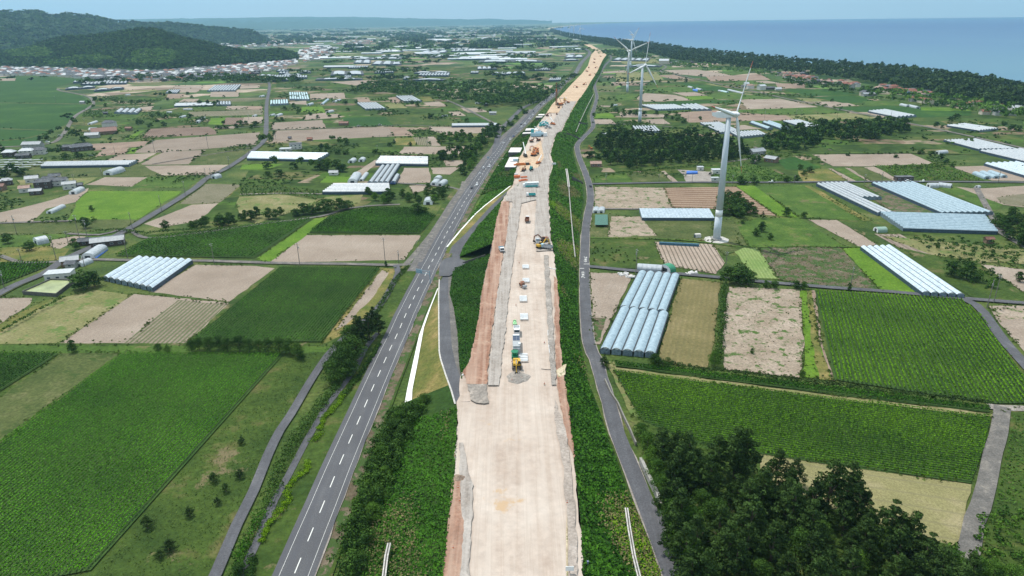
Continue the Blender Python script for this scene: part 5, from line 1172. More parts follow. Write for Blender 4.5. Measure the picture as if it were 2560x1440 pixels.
def gh(pts, n, style, label, group=None, h=2.1, detail=1, name='greenhouse', walls=True, rise=None):
    """multi-bay greenhouse. pts: near-left, near-right (bays are counted between them), far-right, far-left; pixel corners at the eaves"""
    A, B, C2, D = px(pts, h)[:, :2]; c = (A+B+C2+D)/4
    ax = ((D-A)+(C2-B)); ax /= np.linalg.norm(ax); ang = math.atan2(ax[1], ax[0]); L = lambda p: np.array([(p-c)@ax, (p-c)@np.array([-ax[1], ax[0]])])
    a, b, c_, d = L(A), L(B), L(C2), L(D)
    # local: x along the bays, y across; two end lines a-b and d-c
    ylo, yhi = (a[1]+d[1])/2, (b[1]+c_[1])/2
    def x0(y): t = (y-ylo)/(yhi-ylo+1e-9); return a[0]+(b[0]-a[0])*t
    def x1(y): t = (y-ylo)/(yhi-ylo+1e-9); return d[0]+(c_[0]-d[0])*t
    bw = (yhi-ylo)/n; gap = (.07 if detail > 1 else .17)*bw; rise = min(abs(bw)*.30, 1.9) if rise is None else rise
    root = empty(name, (c[0], c[1], 0), ang, label, 'greenhouse' if 'tunnel' not in name else 'tunnel shed', group)
    m = {'b': FB, 'w': FW, 'g': FG, 't': FT}[style]
    if detail:
        for i in range(n):
            mb = MB(); vault(mb, 0, ylo+bw*i+gap, ylo+bw*(i+1)-gap, h, rise, x0, x1, 8 if detail > 1 else 6)
            o = mb.obj('roof_bay', m, root); o.data.polygons.foreach_set('use_smooth', [True]*len(o.data.polygons))
    else:
        mb = MB()
        for i in range(n): vault(mb, 0, ylo+bw*i+gap, ylo+bw*(i+1)-gap, h, rise, x0, x1, 4)
        mb.obj('roof', m, root)
    if walls:
        ws = MB(); e = .05
        for yy, s in ((ylo, 1), (yhi, -1)):
            ws.add([(x0(yy), yy, 0), (x1(yy), yy, 0), (x1(yy), yy, h), (x0(yy), yy, h)], [(0, 1, 2, 3)])
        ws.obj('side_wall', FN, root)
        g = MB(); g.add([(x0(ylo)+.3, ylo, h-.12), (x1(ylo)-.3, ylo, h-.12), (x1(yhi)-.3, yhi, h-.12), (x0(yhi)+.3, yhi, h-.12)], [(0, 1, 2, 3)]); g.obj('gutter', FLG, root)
        for xf, nm in ((x0, 1), (x1, -1)):
            gm = MB()
            if detail < 2:
                vs = [(xf(ylo), ylo, 0), (xf(yhi), yhi, 0)]
                for i in range(n-1, -1, -1):
                    for j in range(4, -1 if i == 0 else 0, -1):
                        t = j/4; y = ylo+bw*(i+t); vs.append((xf(y), y, h+(rise*.9*math.sin(math.pi*t)-.05)))
                gm.add(vs, [tuple(range(len(vs)))])
            for i in range(n if detail > 1 else 0):
                k = 6; y0, y1 = ylo+bw*i+gap, ylo+bw*(i+1)-gap; vs = [(xf(y0), y0, 0), (xf(y1), y1, 0)]
                for j in range(k, -1, -1):
                    t = j/k; y = y0+(y1-y0)*t; vs.append((xf(y), y, h+rise*math.sin(math.pi*(.08+.84*t))-rise*math.sin(math.pi*.08)-.02))
                gm.add(vs, [tuple(range(len(vs)))])
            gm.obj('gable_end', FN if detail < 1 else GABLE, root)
        if detail > 1:
            for i in range(n):
                yc = ylo+bw*(i+.5); v = MB(); xx = x0(yc); s = -1 if x0(yc) < x1(yc) else 1
                v.box(xx+s*.03-.04, xx+s*.03+.04, yc-.75, yc+.75, h+rise*.35, h+rise*.62); v.obj('vent', VENT, root)
                dr = MB(); dr.box(xx+s*.03-.03, xx+s*.03+.03, yc-1.0, yc+1.0, .05, 1.9); dr.obj('door', GABLE, root)
            rb = MB(); s = -.0
            for i in range(n):
                y0, y1 = ylo+bw*i+gap, ylo+bw*(i+1)-gap
                for j in range(8):
                    p = []
                    for t in (j/8, (j+1)/8):
                        y = y0+(y1-y0)*t; p.append((x0(y), y, h+rise*math.sin(math.pi*(.08+.84*t))-rise*math.sin(math.pi*.08)+.03))
                    rb.beam(p[0], p[1], .12)
            rb.obj('end_hoop', STEEL, root)
    return root
GHS = '''
2|b|1552,767 1663,778 1702,687 1594,678|5||farther half of the long five-bay blue greenhouse beside the side road
2|b|1498,872 1641,884 1671,782 1552,768|5||nearer half of the long five-bay blue greenhouse, with white vents in its gables
2|g|266,692 372,720 490,650 332,642|8||eight-bay glossy greenhouse with dark gutters beside the pale ploughed field
1|g|609,399 636,377 817,386 801,397|6||wide glittering greenhouse stretching along the slanting road
1|w|806,480 835,460 973,458 975,480|6||long white greenhouse lying crosswise in front of the tunnel group
1|w|938,409 952,391 1070,393 1070,411|5||long white greenhouse behind the four curved tunnels
1|w|917,456 973,456 1000,410 952,414|4||four long pale tunnels side by side behind the crosswise greenhouse
1|w|976,455 990,455 1000,436 988,436|1||short tunnel at the lower corner of the four long tunnels
1|w|100,416 118,405 342,402 322,412|4||very long low white greenhouse at the far left beside shade frames
1|w|285,281 342,283 356,272 296,272|4||white-roofed greenhouse in the meadow next to the broad paddy
1|w|435,265 441,258 536,256 532,263|2||long low white greenhouse half hidden by trees above the ploughed fields
1|w|540,262 578,262 577,254 542,254|5||short row of white vaults right of the half hidden greenhouse
1|w|415,231 441,232 452,224 420,225|6||small white greenhouse between brown plots left of the straight road
1|w|512,227 593,226 598,212 540,214|10||ten-bay white greenhouse with a stepped edge near the village
0|w|200,211 316,208 322,199 212,204|12||big white roof group at the tip of the paddy below the village
0|w|182,206 208,205 208,202 184,203|3||small white greenhouse left of the big roof group
0|w|162,223 238,218 237,215 166,219|2||long thin white greenhouse inside the bend of the paddy road
0|w|232,227 312,220 308,218 240,223|2||long thin white greenhouse under the big roof group
1|t|725,248 773,249 770,231 721,231|8||pale teal eight-bay greenhouse right of the straight road
1|t|675,262 721,259 720,249 675,251|7||pale teal seven-bay greenhouse touching the straight road
1|w|913,273 967,271 940,256 893,257|7||slanting seven-bay greenhouse in the middle of the green plots
1|w|1010,254 1056,252 1030,239 990,240|6||white slanting greenhouse below the woodland belt
1|w|1129,315 1131,308 1243,307 1241,314|1||single long white tunnel lying close to the highway
0|w|808,168 812,164 888,163 885,167|2||thin white greenhouse above the woodland, first of its row
0|w|868,170 918,169 920,165 876,165|8||ribbed white greenhouse attached to the thin one
0|w|823,187 913,186 905,178 832,178|2||large white greenhouse in two strips right of the village road
0|w|934,182 984,181 986,174 944,174|8||white ribbed greenhouse with an open front on the plain
0|w|675,193 768,194 768,189 680,188|14||wide ribbed white greenhouse at the end of the village road
0|w|678,201 724,200 722,197 684,197|3||plain white greenhouse below the wide ribbed one
0|w|706,188 753,188 752,185 708,185|2||flat white greenhouse above the wide ribbed one
0|w|645,190 678,190 680,187 650,187|2||flat white greenhouse on the village edge
0|w|689,178 720,177 722,174 696,174|3||small white greenhouse by the village, upper one
0|w|695,184 722,183 721,180 700,180|3||small white greenhouse by the village, lower one
0|w|750,182 776,181 778,176 752,177|5||short ribbed greenhouse between village and plain
0|w|787,199 906,198 905,195 795,195|1||very long thin white greenhouse bar left of the woodland
0|w|856,194 876,193 878,189 862,189|4||slanted white greenhouse standing above the thin bar
0|w|1034,183 1124,182 1125,179 1040,179|2||long thin greenhouse with a pale brown front
0|w|1042,189 1122,189 1124,183 1050,184|10||ribbed greenhouse just below the long thin one
0|w|1007,197 1022,197 1024,191 1012,191|4||small slanted white greenhouse on the green plot
0|w|1031,200 1114,200 1115,197 1034,197|1||thin white bar touching the top of the woodland
0|w|1007,173 1022,173 1023,170 1008,170|1||small white box-like greenhouse on the plain
0|w|1176,182 1195,182 1197,178 1178,178|5||small pale greenhouse above the woodland
0|w|1192,173 1244,172 1240,167 1194,167|4||white greenhouse block on the plain, in three steps
0|w|1228,186 1314,185 1312,180 1234,181|5||white greenhouse row below the stepped block
0|w|1320,175 1376,175 1378,170 1330,170|9||ribbed white greenhouse near the highway
0|w|1412,144 1456,143 1460,138 1416,138|2||bright flat white roof beside the highway
0|w|1408,151 1446,150 1447,148 1410,148|1||thin white roof just below the bright flat one
0|w|1370,201 1402,200 1403,194 1376,195|6||ribbed white greenhouse right beside the highway
0|w|884,157 926,158 928,150 888,150|2||broad bright white greenhouse, left of a pair
0|w|928,161 1003,161 1005,153 936,153|3||broad bright white greenhouse, right of a pair
0|w|870,148 1010,147 1000,143 900,143|3||long white roof band behind the broad pair
0|w|1069,143 1134,142 1135,138 1072,138|2||white roof band on the middle plain
0|w|1140,148 1294,147 1290,142 1145,142|4||longest white roof band on the plain
0|w|1197,155 1354,154 1356,150 1200,150|2||long white band below the longest one
0|w|1003,122 1050,121 1053,118 1010,118|3||distant white roofs in broken steps
0|w|939,131 1008,129 1010,126 945,127|1||distant thin white greenhouse
0|w|1045,133 1116,131 1118,126 1060,127|3||distant white roof pair on the plain
0|w|1126,128 1188,127 1190,122 1135,122|6||distant jagged white roofs
0|w|753,129 784,129 785,125 756,125|1||pale green flat roof near the hill's foot
0|w|796,132 832,131 833,128 798,128|1||brown-edged flat roof near the hill's foot
0|w|1040,106 1062,106 1064,103 1044,103|1||far isolated white roof
0|w|1075,94 1110,93 1112,89 1080,89|1||far long white roof
1|g|1605,545 1598,521 1773,522 1786,545|11||glittering many-bay greenhouse left of the nearest turbine tower
1|w|1591,329 1655,328 1637,315 1582,315|8||white and pale blue ribbed greenhouse behind the dark wood
1|w|1646,274 1722,271 1690,261 1598,262|12||big flat white greenhouse at the foot of the second turbine
1|w|1728,274 1781,274 1742,260 1703,262|4||row of four separate-looking tunnels right of the flat white roof
1|w|1803,331 1850,327 1800,305 1749,307|8||slanting white greenhouse behind the turbine tower
1|w|1852,343 1915,336 1900,326 1822,330|9||white ribbed greenhouse right of the turbine blade
1|b|1918,322 1933,320 1887,304 1873,306|1||single grey tunnel behind the turbine
1|b|1956,324 1978,319 1925,303 1908,305|2||pair of grey tunnels beside the single grey one
1|w|2009,318 2053,314 1997,299 1958,302|7||white slanting greenhouse at the edge of the right wood
1|w|2443,327 2502,321 2407,309 2372,313|7||white greenhouse with scalloped end beyond the yellow-green field
1|w|2445,373 2545,372 2440,347 2360,350|10||upper of the large white greenhouses at the right edge
1|w|2575,405 2640,392 2560,372 2443,377|8||middle of the large greenhouses at the right edge
1|g|2572,443 2640,430 2545,405 2462,409|6||blue-sided greenhouse at the right edge, lowest of its group
1|w|2197,532 2233,531 2075,456 2038,459|3||long three-bay white greenhouse along the green field
1|w|2152,493 2208,493 2115,456 2076,456|4||shorter white bays joined to the long three-bay greenhouse
1|b|2355,532 2483,531 2287,455 2178,457|9||wide blue-grey greenhouse running away beyond the scrub plot
1|b|2252,566 2203,534 2453,533 2504,584|10||crosswise blue-grey greenhouse with ten bays in front of the wide one
2|g|2297,731 2421,737 2222,614 2158,617|5||glossy five-bay greenhouse reaching down to the crop field
1|w|2242,293 2292,289 2214,274 2170,278|5||long white tunnels beside the coastal field lane
0|w|1530,150 1620,152 1625,146 1540,145|5||white sheds close behind the farthest turbine cluster
0|w|1562,166 1650,166 1655,163 1570,163|1||long thin white roof left of the gabled hall
'''
for ln in GHS.strip().splitlines():
    dt, st, pt, n, gr, lb = ln.split('|'); gh(pt, int(n), st, lb, gr or None, detail=int(dt), h=2.0 if int(dt) else 2.6)
# clear-film frame tunnels, drawn in open hoops
def tunnel(x1, y1, x2, y2, w_, style, label, h=1.2, z=0, col=None, group=None):
    a = G(x1, y1)[:2]; b = G(x2, y2)[:2]; d = (b-a)/np.linalg.norm(b-a); n_ = np.array([-d[1], d[0]])*w_/2; L = np.linalg.norm(b-a)
    root = empty('tunnel_shed', (*(a+b)/2, z), math.atan2(d[1], d[0]), label, 'tunnel shed', group); m = col or {'b': FB, 'w': FW, 'g': FG, 't': FT}[style]
    mb = MB(); k = 10; vs = []
    for i in range(k+1):
        t = math.pi*i/k; y = -w_/2*math.cos(t)*(1.0); zz = h*.55+(w_*.33+h*.2)*math.sin(t)**.8; vs += [(-L/2, y, zz), (L/2, y, zz)]
    mb.add(vs, [(2*i, 2*i+1, 2*i+3, 2*i+2) for i in range(k)]); mb.add([(-L/2, -w_/2, 0), (L/2, -w_/2, 0), (L/2, -w_/2, h*.55), (-L/2, -w_/2, h*.55)], [(0, 1, 2, 3)]); mb.add([(-L/2, w_/2, 0), (L/2, w_/2, 0), (L/2, w_/2, h*.55), (-L/2, w_/2, h*.55)], [(0, 1, 2, 3)])
    o = mb.obj('cover', m, root)
    for s in (-1, 1):
        g = MB(); x = s*L/2*.995; p = [(x, -w_/2, 0), (x, w_/2, 0)]+[(x, w_/2*math.cos(math.pi*i/k), h*.55+(w_*.33+h*.2)*math.sin(math.pi*i/k)**.8-.03) for i in range(k+1)]
        g.add(p, [tuple(range(len(p)))]); g.obj('end_wall', m if s > 0 else VENT, root)
        dd = MB(); dd.box(x+s*.02-.03, x+s*.02+.03, -w_*.2, w_*.2, 0.02, h*1.2); dd.obj('door', FLG, root)
    return root
BLUE = mat('blue_tarp', (.03, .14, .5), .5, var=.3); GRNT = mat('green_tarp', (.03, .22, .12), .55, var=.25)
TUN = '''220,648 255,625 7 w white tunnel with blue tarpaulin along its side by the slanting road
198,666 225,655 5 w white half-tunnel with a dark doorway behind the flat-roofed building
90,610 118,604 8 w round white tunnel shed behind a dark tree
124,534 158,518 4.2 w white tunnel in the vegetable plots beside the vivid paddy
270,438 303,428 9 w broad white dome tunnel at the corner of the bare field
534,447 548,443 6 w small translucent tunnel at the pole by the straight road
183,486 204,476 6 w white tunnel garage beside the farmhouses
1100,466 1112,457 5.5 w white tunnel, right one of the trio by the highway
1084,464 1092,456 5.5 w white tunnel, left one of the trio by the highway
1092,452 1098,447 5.5 w small white tunnel, hindmost of the trio by the highway
1070,512 1073,503 6.5 w white tunnel with a torn top near the highway
881,458 893,440 7.5 w tall white tunnel left of the four long ones
903,453 917,436 3.6 w narrow tunnel squeezed beside the four long ones
877,408 885,402 5.5 w white tunnel with open frame below, left of two
903,405 908,400 5.5 w white tunnel with a dark opening, right of two
494,308 509,296 5.5 w slim tunnel standing upright beside the dark tree
417,283 430,282 4.5 w small white tunnel on the meadow, left of a pair
460,275 482,275 4 w small white tunnel on the meadow, right of a pair
224,312 241,306 5 w double white tunnel beside the long low meadow
452,295 463,292 5 w white tunnel beside the dark tree clump
634,292 640,290 4.5 w white tunnel close to the straight road
651,243 659,241 5 w white tunnel left of the straight road
771,264 781,261 5.5 w white round tunnel beside the teal greenhouse
692,292 703,288 5.5 w twin-arched white tunnel right of the straight road
677,290 686,288 4.5 w little white tunnel next to the twin-arched one
805,262 820,250 4.5 b long grey tunnel running away from the bare plot
835,256 850,251 5 w open-fronted white shed tunnel among the bare plots
819,283 831,280 6 w white dome by the grass square
1105,292 1118,291 4 w tiny white tunnel on the open green land
1192,260 1208,256 6 w white dome beside a long shed near the woods
315,239 325,238 5 w tiny white box tunnel on the green meadow
1489,533 1491,524 4.3 w white-topped net tunnel by the side road, left twin
1503,533 1505,524 4.3 w white-topped net tunnel by the side road, right twin
1593,674 1654,678 6 w plain white tunnel crosswise behind the five-bay greenhouse
1819,387 1853,384 6.5 w white tunnel beneath the lowest turbine blade
1722,218 1732,221 5 w white tunnel, left of two joined by blue sheet
1742,223 1754,226 5 w white tunnel, right of two joined by blue sheet
1797,228 1804,229 4.5 w short white tunnel in the green field
1804,229 1819,232 4.5 t pale teal tunnel beside the short white one
1821,226 1858,235 5 w long white tunnel in the green field under the blade
2320,468 2342,468 6 w white tunnel on the lane, left of two
2345,466 2378,470 6 w white tunnel on the lane, right of two
2342,385 2364,383 5.5 w white tunnel among shade-net plots
2253,264 2270,268 6 w white tunnel by the coastal hamlet, left of two
2273,267 2295,272 6 w white tunnel by the coastal hamlet, right of two
1532,265 1542,264 4 w little white box shed at the field corner
2441,470 2447,469 3 w tiny white hut on the lane'''
for ln in TUN.splitlines():
    a, b, w_, st, lb = ln.split(None, 4); tunnel(*map(float, a.split(',')), *map(float, b.split(',')), float(w_), st, lb, h=1.6 if float(w_) > 5 else 1.1)
tunnel(1662, 680, 1676, 676, 7.5, 'w', 'dark green tarpaulin tunnel behind the five-bay greenhouse', h=1.8, col=GRNT)
tunnel(2188, 580, 2212, 579, 5, 'w', 'grey-green tunnel at the top of the dark drills', h=1.8, col=mat('greygreen_tarp', (.22, .33, .28), .5))
for a, b in (('2438,436', '2468,448'), ('2455,434', '2490,447'), ('2475,433', '2510,445')):
    tunnel(*map(float, a.split(',')), *map(float, b.split(',')), 5, 'b', 'clear-film tunnel standing on bare soil, one of the row of three', group='clear tunnels')
def slab(name, pts, z0, z1, m, label, cat, parent=None):
    p = px(pts, z1); c = p.mean(0); n = len(p); mb = MB(); v = [(x-c[0], y-c[1], z0) for x, y, _ in p]+[(x-c[0], y-c[1], z1) for x, y, _ in p]
    mb.add(v, [(i, (i+1) % n, (i+1) % n+n, i+n) for i in range(n)]+[tuple(range(n-1, -1, -1)), tuple(range(n, 2*n))])
    return tagp(mb.obj(name, m, parent, (c[0], c[1], 0)), label, cat)
# shade frames, tarps, basin
PANEL = mat('shade_panel', (.25, .29, .30), .6); POSTM = mat('dark_post', (.10, .09, .08), .8)
i = 0
for y_, xs_ in ((399, (15, 38, 62, 90)), (405, (5, 28, 55, 85, 112)), (411, (10, 40, 72, 100)), (417, (2, 30, 60)), (423, (10, 45)), (429, (5,))):
    for x_ in xs_:
        g = G(x_, y_, 1.8); o = empty('shade_frame', (g[0], g[1], 0), .35, 'grey flat shade frame on posts in the rows left of the long low greenhouse', 'shade frame', 'shade frames')
        mb = MB(); mb.box(-5.5, 5.5, -1.7, 1.7, 1.7, 1.8); mb.obj('panel', PANEL, o)
        mb = MB(); [mb.box(a-.06, a+.06, b-.06, b+.06, 0, 1.7) for a in (-5.2, 5.2) for b in (-1.5, 1.5)]; mb.obj('posts_frame', POSTM, o).name = 'frame'
# ------------------------------------------------------------------ houses
WALLS = {'w': mat('wall_white', (.55, .54, .51), .85, var=.12, scale=.6), 'c': mat('wall_cream', (.56, .50, .41), .85, var=.15, scale=.6), 'd': mat('wall_dark_wood', (.07, .055, .05), .85, var=.3, scale=2), 'g': mat('wall_grey', (.34, .34, .33), .85, var=.15, scale=.6), 'b': mat('wall_brown', (.20, .13, .09), .85, var=.3)}
ROOFS = {'k': ground('tile_grey', (.10, .105, .12), (.15, .16, .175), (.22, .23, .25), s=.4, fine=2, bump=.3, rows=(.4, (.07, .07, .08), .3, .6), rough=.85),
 'r': ground('tile_red_brown', (.20, .085, .06), (.29, .125, .09), (.36, .18, .13), s=.4, fine=2, bump=.3, rows=(.4, (.14, .06, .05), .3, .6), rough=.6),
 'w': mat('roof_pale_metal', (.42, .45, .48), .6, var=.15, scale=.8), 's': mat('roof_silver', (.27, .295, .32), .6, var=.2, scale=.8), 'u': mat('roof_blue', (.03, .13, .42), .5, var=.25), 'o': mat('roof_rust', (.17, .075, .055), .7, var=.4, scale=1.5), 'p': ground('tile_pinkish', (.30, .19, .16), (.38, .26, .22), s=.4, fine=2, bump=.3, rough=.6)}
GLASS = mat('window_glass', (.05, .07, .09), .15, var=.3); FRAMEW = mat('window_frame', (.6, .6, .6), .5)
def house(x_, y_, w_, d_, rot, hgt, wl_, rf, label, group=None, hip=False, wins=True, name='house', loc=None, flat_=False, cat='house', lean=False):
    g = G(x_, y_) if loc is None else loc; o = empty(name, (g[0], g[1], 0), R_(rot), label, cat, group)
    mb = MB(); mb.box(-w_/2, w_/2, -d_/2, d_/2, -.3, hgt)
    rh = d_*.26
    if not hip and not flat_: mb.add([(-w_/2, -d_/2, hgt), (-w_/2, d_/2, hgt), (-w_/2, 0, hgt+rh), (w_/2, -d_/2, hgt), (w_/2, d_/2, hgt), (w_/2, 0, hgt+rh)], [(0, 2, 1), (3, 4, 5)])
    mb.obj('wall', WALLS[wl_], o); e = .55; rb = MB()
    if flat_: rb.box(-w_/2-.2, w_/2+.2, -d_/2-.2, d_/2+.2, hgt, hgt+.35)
    elif lean: rb.add([(-w_/2-e, -d_/2-e, hgt), (w_/2+e, -d_/2-e, hgt), (w_/2+e, d_/2+e, hgt+rh), (-w_/2-e, d_/2+e, hgt+rh), (-w_/2-e, -d_/2-e, hgt+.12), (w_/2+e, -d_/2-e, hgt+.12), (w_/2+e, d_/2+e, hgt+rh+.12), (-w_/2-e, d_/2+e, hgt+rh+.12)], [(3, 2, 1, 0), (4, 5, 6, 7), (0, 1, 5, 4), (1, 2, 6, 5), (2, 3, 7, 6), (3, 0, 4, 7)])
    else:
        k = (w_/2-d_*.3) if hip else w_/2+e; t = .18
        for s in (-1, 1):
            vs = [(-w_/2-e, s*(d_/2+e), hgt-.2), (w_/2+e, s*(d_/2+e), hgt-.2), (k, 0, hgt+rh), (-k, 0, hgt+rh)]; vs2 = [(a, b, c+t) for a, b, c in vs]
            rb.add(vs+vs2, [(3, 2, 1, 0), (4, 5, 6, 7), (0, 1, 5, 4), (1, 2, 6, 5), (2, 3, 7, 6), (3, 0, 4, 7)])
        if hip:
            for s in (-1, 1): rb.add([(s*(w_/2+e), -d_/2-e, hgt-.2+t), (s*(w_/2+e), d_/2+e, hgt-.2+t), (s*k, 0, hgt+rh+t)], [(0, 1, 2)])
        rb.box(-k, k, -.18, .18, hgt+rh+.1, hgt+rh+.32)
    rb.obj('roof', ROOFS[rf], o)
    if wins:
        for s in (-1, 1):
            nw = max(1, int(w_//4))
            for i in range(nw):
                xx = (i+.5)/nw*w_-w_/2
                for zz in ([1.0] if hgt < 4 else [1.0, 3.6]):
                    fm = MB(); fm.box(xx-.85, xx+.85, s*d_/2-.04, s*d_/2+.04, zz, zz+1.1); f = fm.obj('window', FRAMEW, o)
                    gm = MB(); gm.box(xx-.75, xx+.75, s*(d_/2+.03)-.03, s*(d_/2+.03)+.03, zz+.1, zz+1.0); gm.obj('pane', GLASS, f)
    return o
HS = '''110,470 11 8 20 5.5 d k h darkest-walled farmhouse with grey tiled roof in the middle of the near left farm
82,455 9 7 25 3.5 w s g white-walled outbuilding with silver roof at the back of the near left farm
140,452 8 6 20 4.5 c k g small tiled house behind the near left farm
150,463 12 7 15 4.5 w k g long grey-roofed house in the near left farm
120,462 9 7 22 5 c k h grey-tiled main house of the near left farm
64,480 7 6 22 3.6 w p g white gabled storehouse with a pinkish roof by the near left farm
92,486 8 5 15 3.2 d s g low dark shed with a silver roof in front of the near left farm
176,472 9 6 25 4.5 w s g white house with pale blue metal roof beside the tunnel garage
197,470 6 5 20 2.8 d k g little dark shed at the right end of the near left farm
18,462 8 6 30 4 d s h dark house at the left edge with a silver ridge
0,475 8 6 10 3.5 b o g rusty shed at the left picture edge
26,392 10 8 10 5 d w h tall dark house with a pale roof among the far left farmhouses
70,388 12 8 10 5 w w h white house with pale roof among the far left farmhouses
98,385 13 9 15 4.5 w k h white-walled house with a dark roof among the far left farmhouses
84,370 18 9 5 4.5 g s g grey workshop with a silver roof near the paddy corner
60,395 12 6 10 3 d k g low dark lean-to in front of the pale-roofed farmhouse
170,376 11 7 5 4 d k h square dark-roofed house between the fields
205,376 20 10 35 4.5 d k h long slanting grey-roofed barn house between the fields
275,318 14 10 5 6 w k h two-storey house with grey tiles above the rusty barn
235,330 8 7 5 3.5 c s g small silver-roofed shed beside the rusty barn
262,335 26 14 30 4 b o g long barn with a rusty red-brown roof
232,344 14 9 15 3.5 g s g grey building at the front end of the rusty barn
323,326 7 5 0 3 b o g tiny rusty hut at the field corner
207,259 7 5 0 3 g s g lone grey hut at the tip of the paddy
264,286 6 4 20 2.6 d k g small dark hut by the service track
740,372 12 9 15 5.5 w k f white concrete block house with a dark flat roof behind the long greenhouse
715,378 11 7 5 2.8 w w f low white shed left of the concrete block house
860,313 11 6 0 3 b o g brown shed beside the green plot
775,352 5 4 0 2.5 b r g tiny red-roofed hut at the edge of the ploughed rows
835,437 7 5 0 2.4 w s g open white-roofed shelter between the trees
725,348 3 3 0 2 b k g field hut above the meadow
1215,264 6 5 0 3 d w g dark little hut by the white dome
1232,287 9 5 0 3 g s g small grey-roofed barn near the bare plots
1510,341 9 6 0 3 g w f grey box shed next to the side road bend
1489,416 9 6 0 3 b p g dark timber stall on brown soil by the side road
1790,434 7 6 0 3.4 w w f white site hut at the gravel lot
1786,452 6 3 0 2.5 w w f white container on the edge of the gravel lot
1750,426 5 4 0 3 w w f pale box beside the gravel lot
1890,386 15 8 25 3.5 g s g long grey-roofed barn at the edge of the wood
1928,405 10 7 -50 3.5 b s g small barn with a shining tin roof behind the turbine
2258,451 13 5 0 3 d k f dark open shed on the lane behind the wide greenhouse
2470,607 4 3 0 2.6 b o g small brown privy-like hut by the crosswise greenhouse
1660,160 26 18 -20 9 c w g big cream gabled hall with a pale roof near the pine belt
1620,145 20 10 0 6 c s f low cream building left of the gabled hall
1680,160 9 7 0 4 c k g small house right of the gabled hall
1692,158 8 6 0 4 w w g small white-roofed house right of the gabled hall
1730,158 9 8 0 5 d k g dark house alone before the pine belt
1875,222 11 8 10 6 w p h two-storey house with pinkish tiles on the coastal lane
1865,218 8 8 0 6.5 w w g narrow white-roofed house behind the pinkish one
1858,219 7 5 0 3 g k g low shed left of the pinkish house
1903,225 12 9 20 7 w w g white gabled building with two upper windows on the coastal lane
1925,224 15 7 0 3.4 d k g dark open barn right of the white gabled building
1945,226 10 6 0 3.2 w w g pale low shed at the end of the dark barn
2160,239 12 9 10 6 c k h two-storey grey-roofed house at the front of the coastal hamlet
2172,240 22 8 5 3.6 g s g long low silver-roofed hall before the coastal hamlet
2196,228 13 10 15 6 w p h large pale pinkish-roofed house in the coastal hamlet
2233,224 12 9 10 6 c r h tall red-roofed house on the rise of the coastal hamlet
2282,240 24 9 -5 3.4 g u g barn under a bright blue tarpaulin roof
2308,232 11 9 20 5.5 w w h white and blue-grey house beside the blue-roofed barn
2410,268 15 9 0 5.5 w r h red-roofed house at the corner of the pale yard
2395,268 9 7 0 4 b r g small red-brown shed left of the corner house
2440,262 15 10 10 5 c r h broad red-brown roofed farmhouse near the pines
2490,276 14 10 30 6 w k h grey-roofed house near the right edge of the coast hamlet
2505,272 10 8 20 5 c r h red-roofed house near the right edge of the coast hamlet
2460,286 10 8 0 4 c r g red-roofed shed at the dark garden hedge
2510,288 26 8 0 4 w k g long dark-roofed building behind the garden hedge
2545,280 22 14 0 5 w w g large pale warehouse at the right picture edge
2010,190 18 10 5 6 d k h dark large house close under the pine belt
1420,140 14 9 0 5 w w g white building group on the highway's left, first
1432,139 12 9 0 5 w s g white building group on the highway's left, second
181,668 5 4 0 2.5 g k g little hut behind the flat-roofed white building
178,662 8 6 25 3.4 b s g brown shed with a tin roof by the slanting road
152,695 12 7 12 3.3 w w f white flat-roofed building with one window beside the dark tree
272,612 17 7 22 3.2 d s g long dark barn on the slanting road with a tin roof at its near end
214,611 6 5 15 2.6 d k g open shelter under the leaning tree
345,1600 4 3 0 2 g k g small hut'''
for ln in HS.splitlines()[:-1]:
    a, w_, d_, r, hg, wl_, rf, ty, lb = ln.split(None, 8); X, Y = map(float, a.split(','))
    dist = math.hypot(*G(X, Y)[:2]); house(X, Y, float(w_), float(d_), float(r), float(hg), wl_, rf, lb, hip=ty == 'h', flat_=ty == 'f', wins=dist < 900)
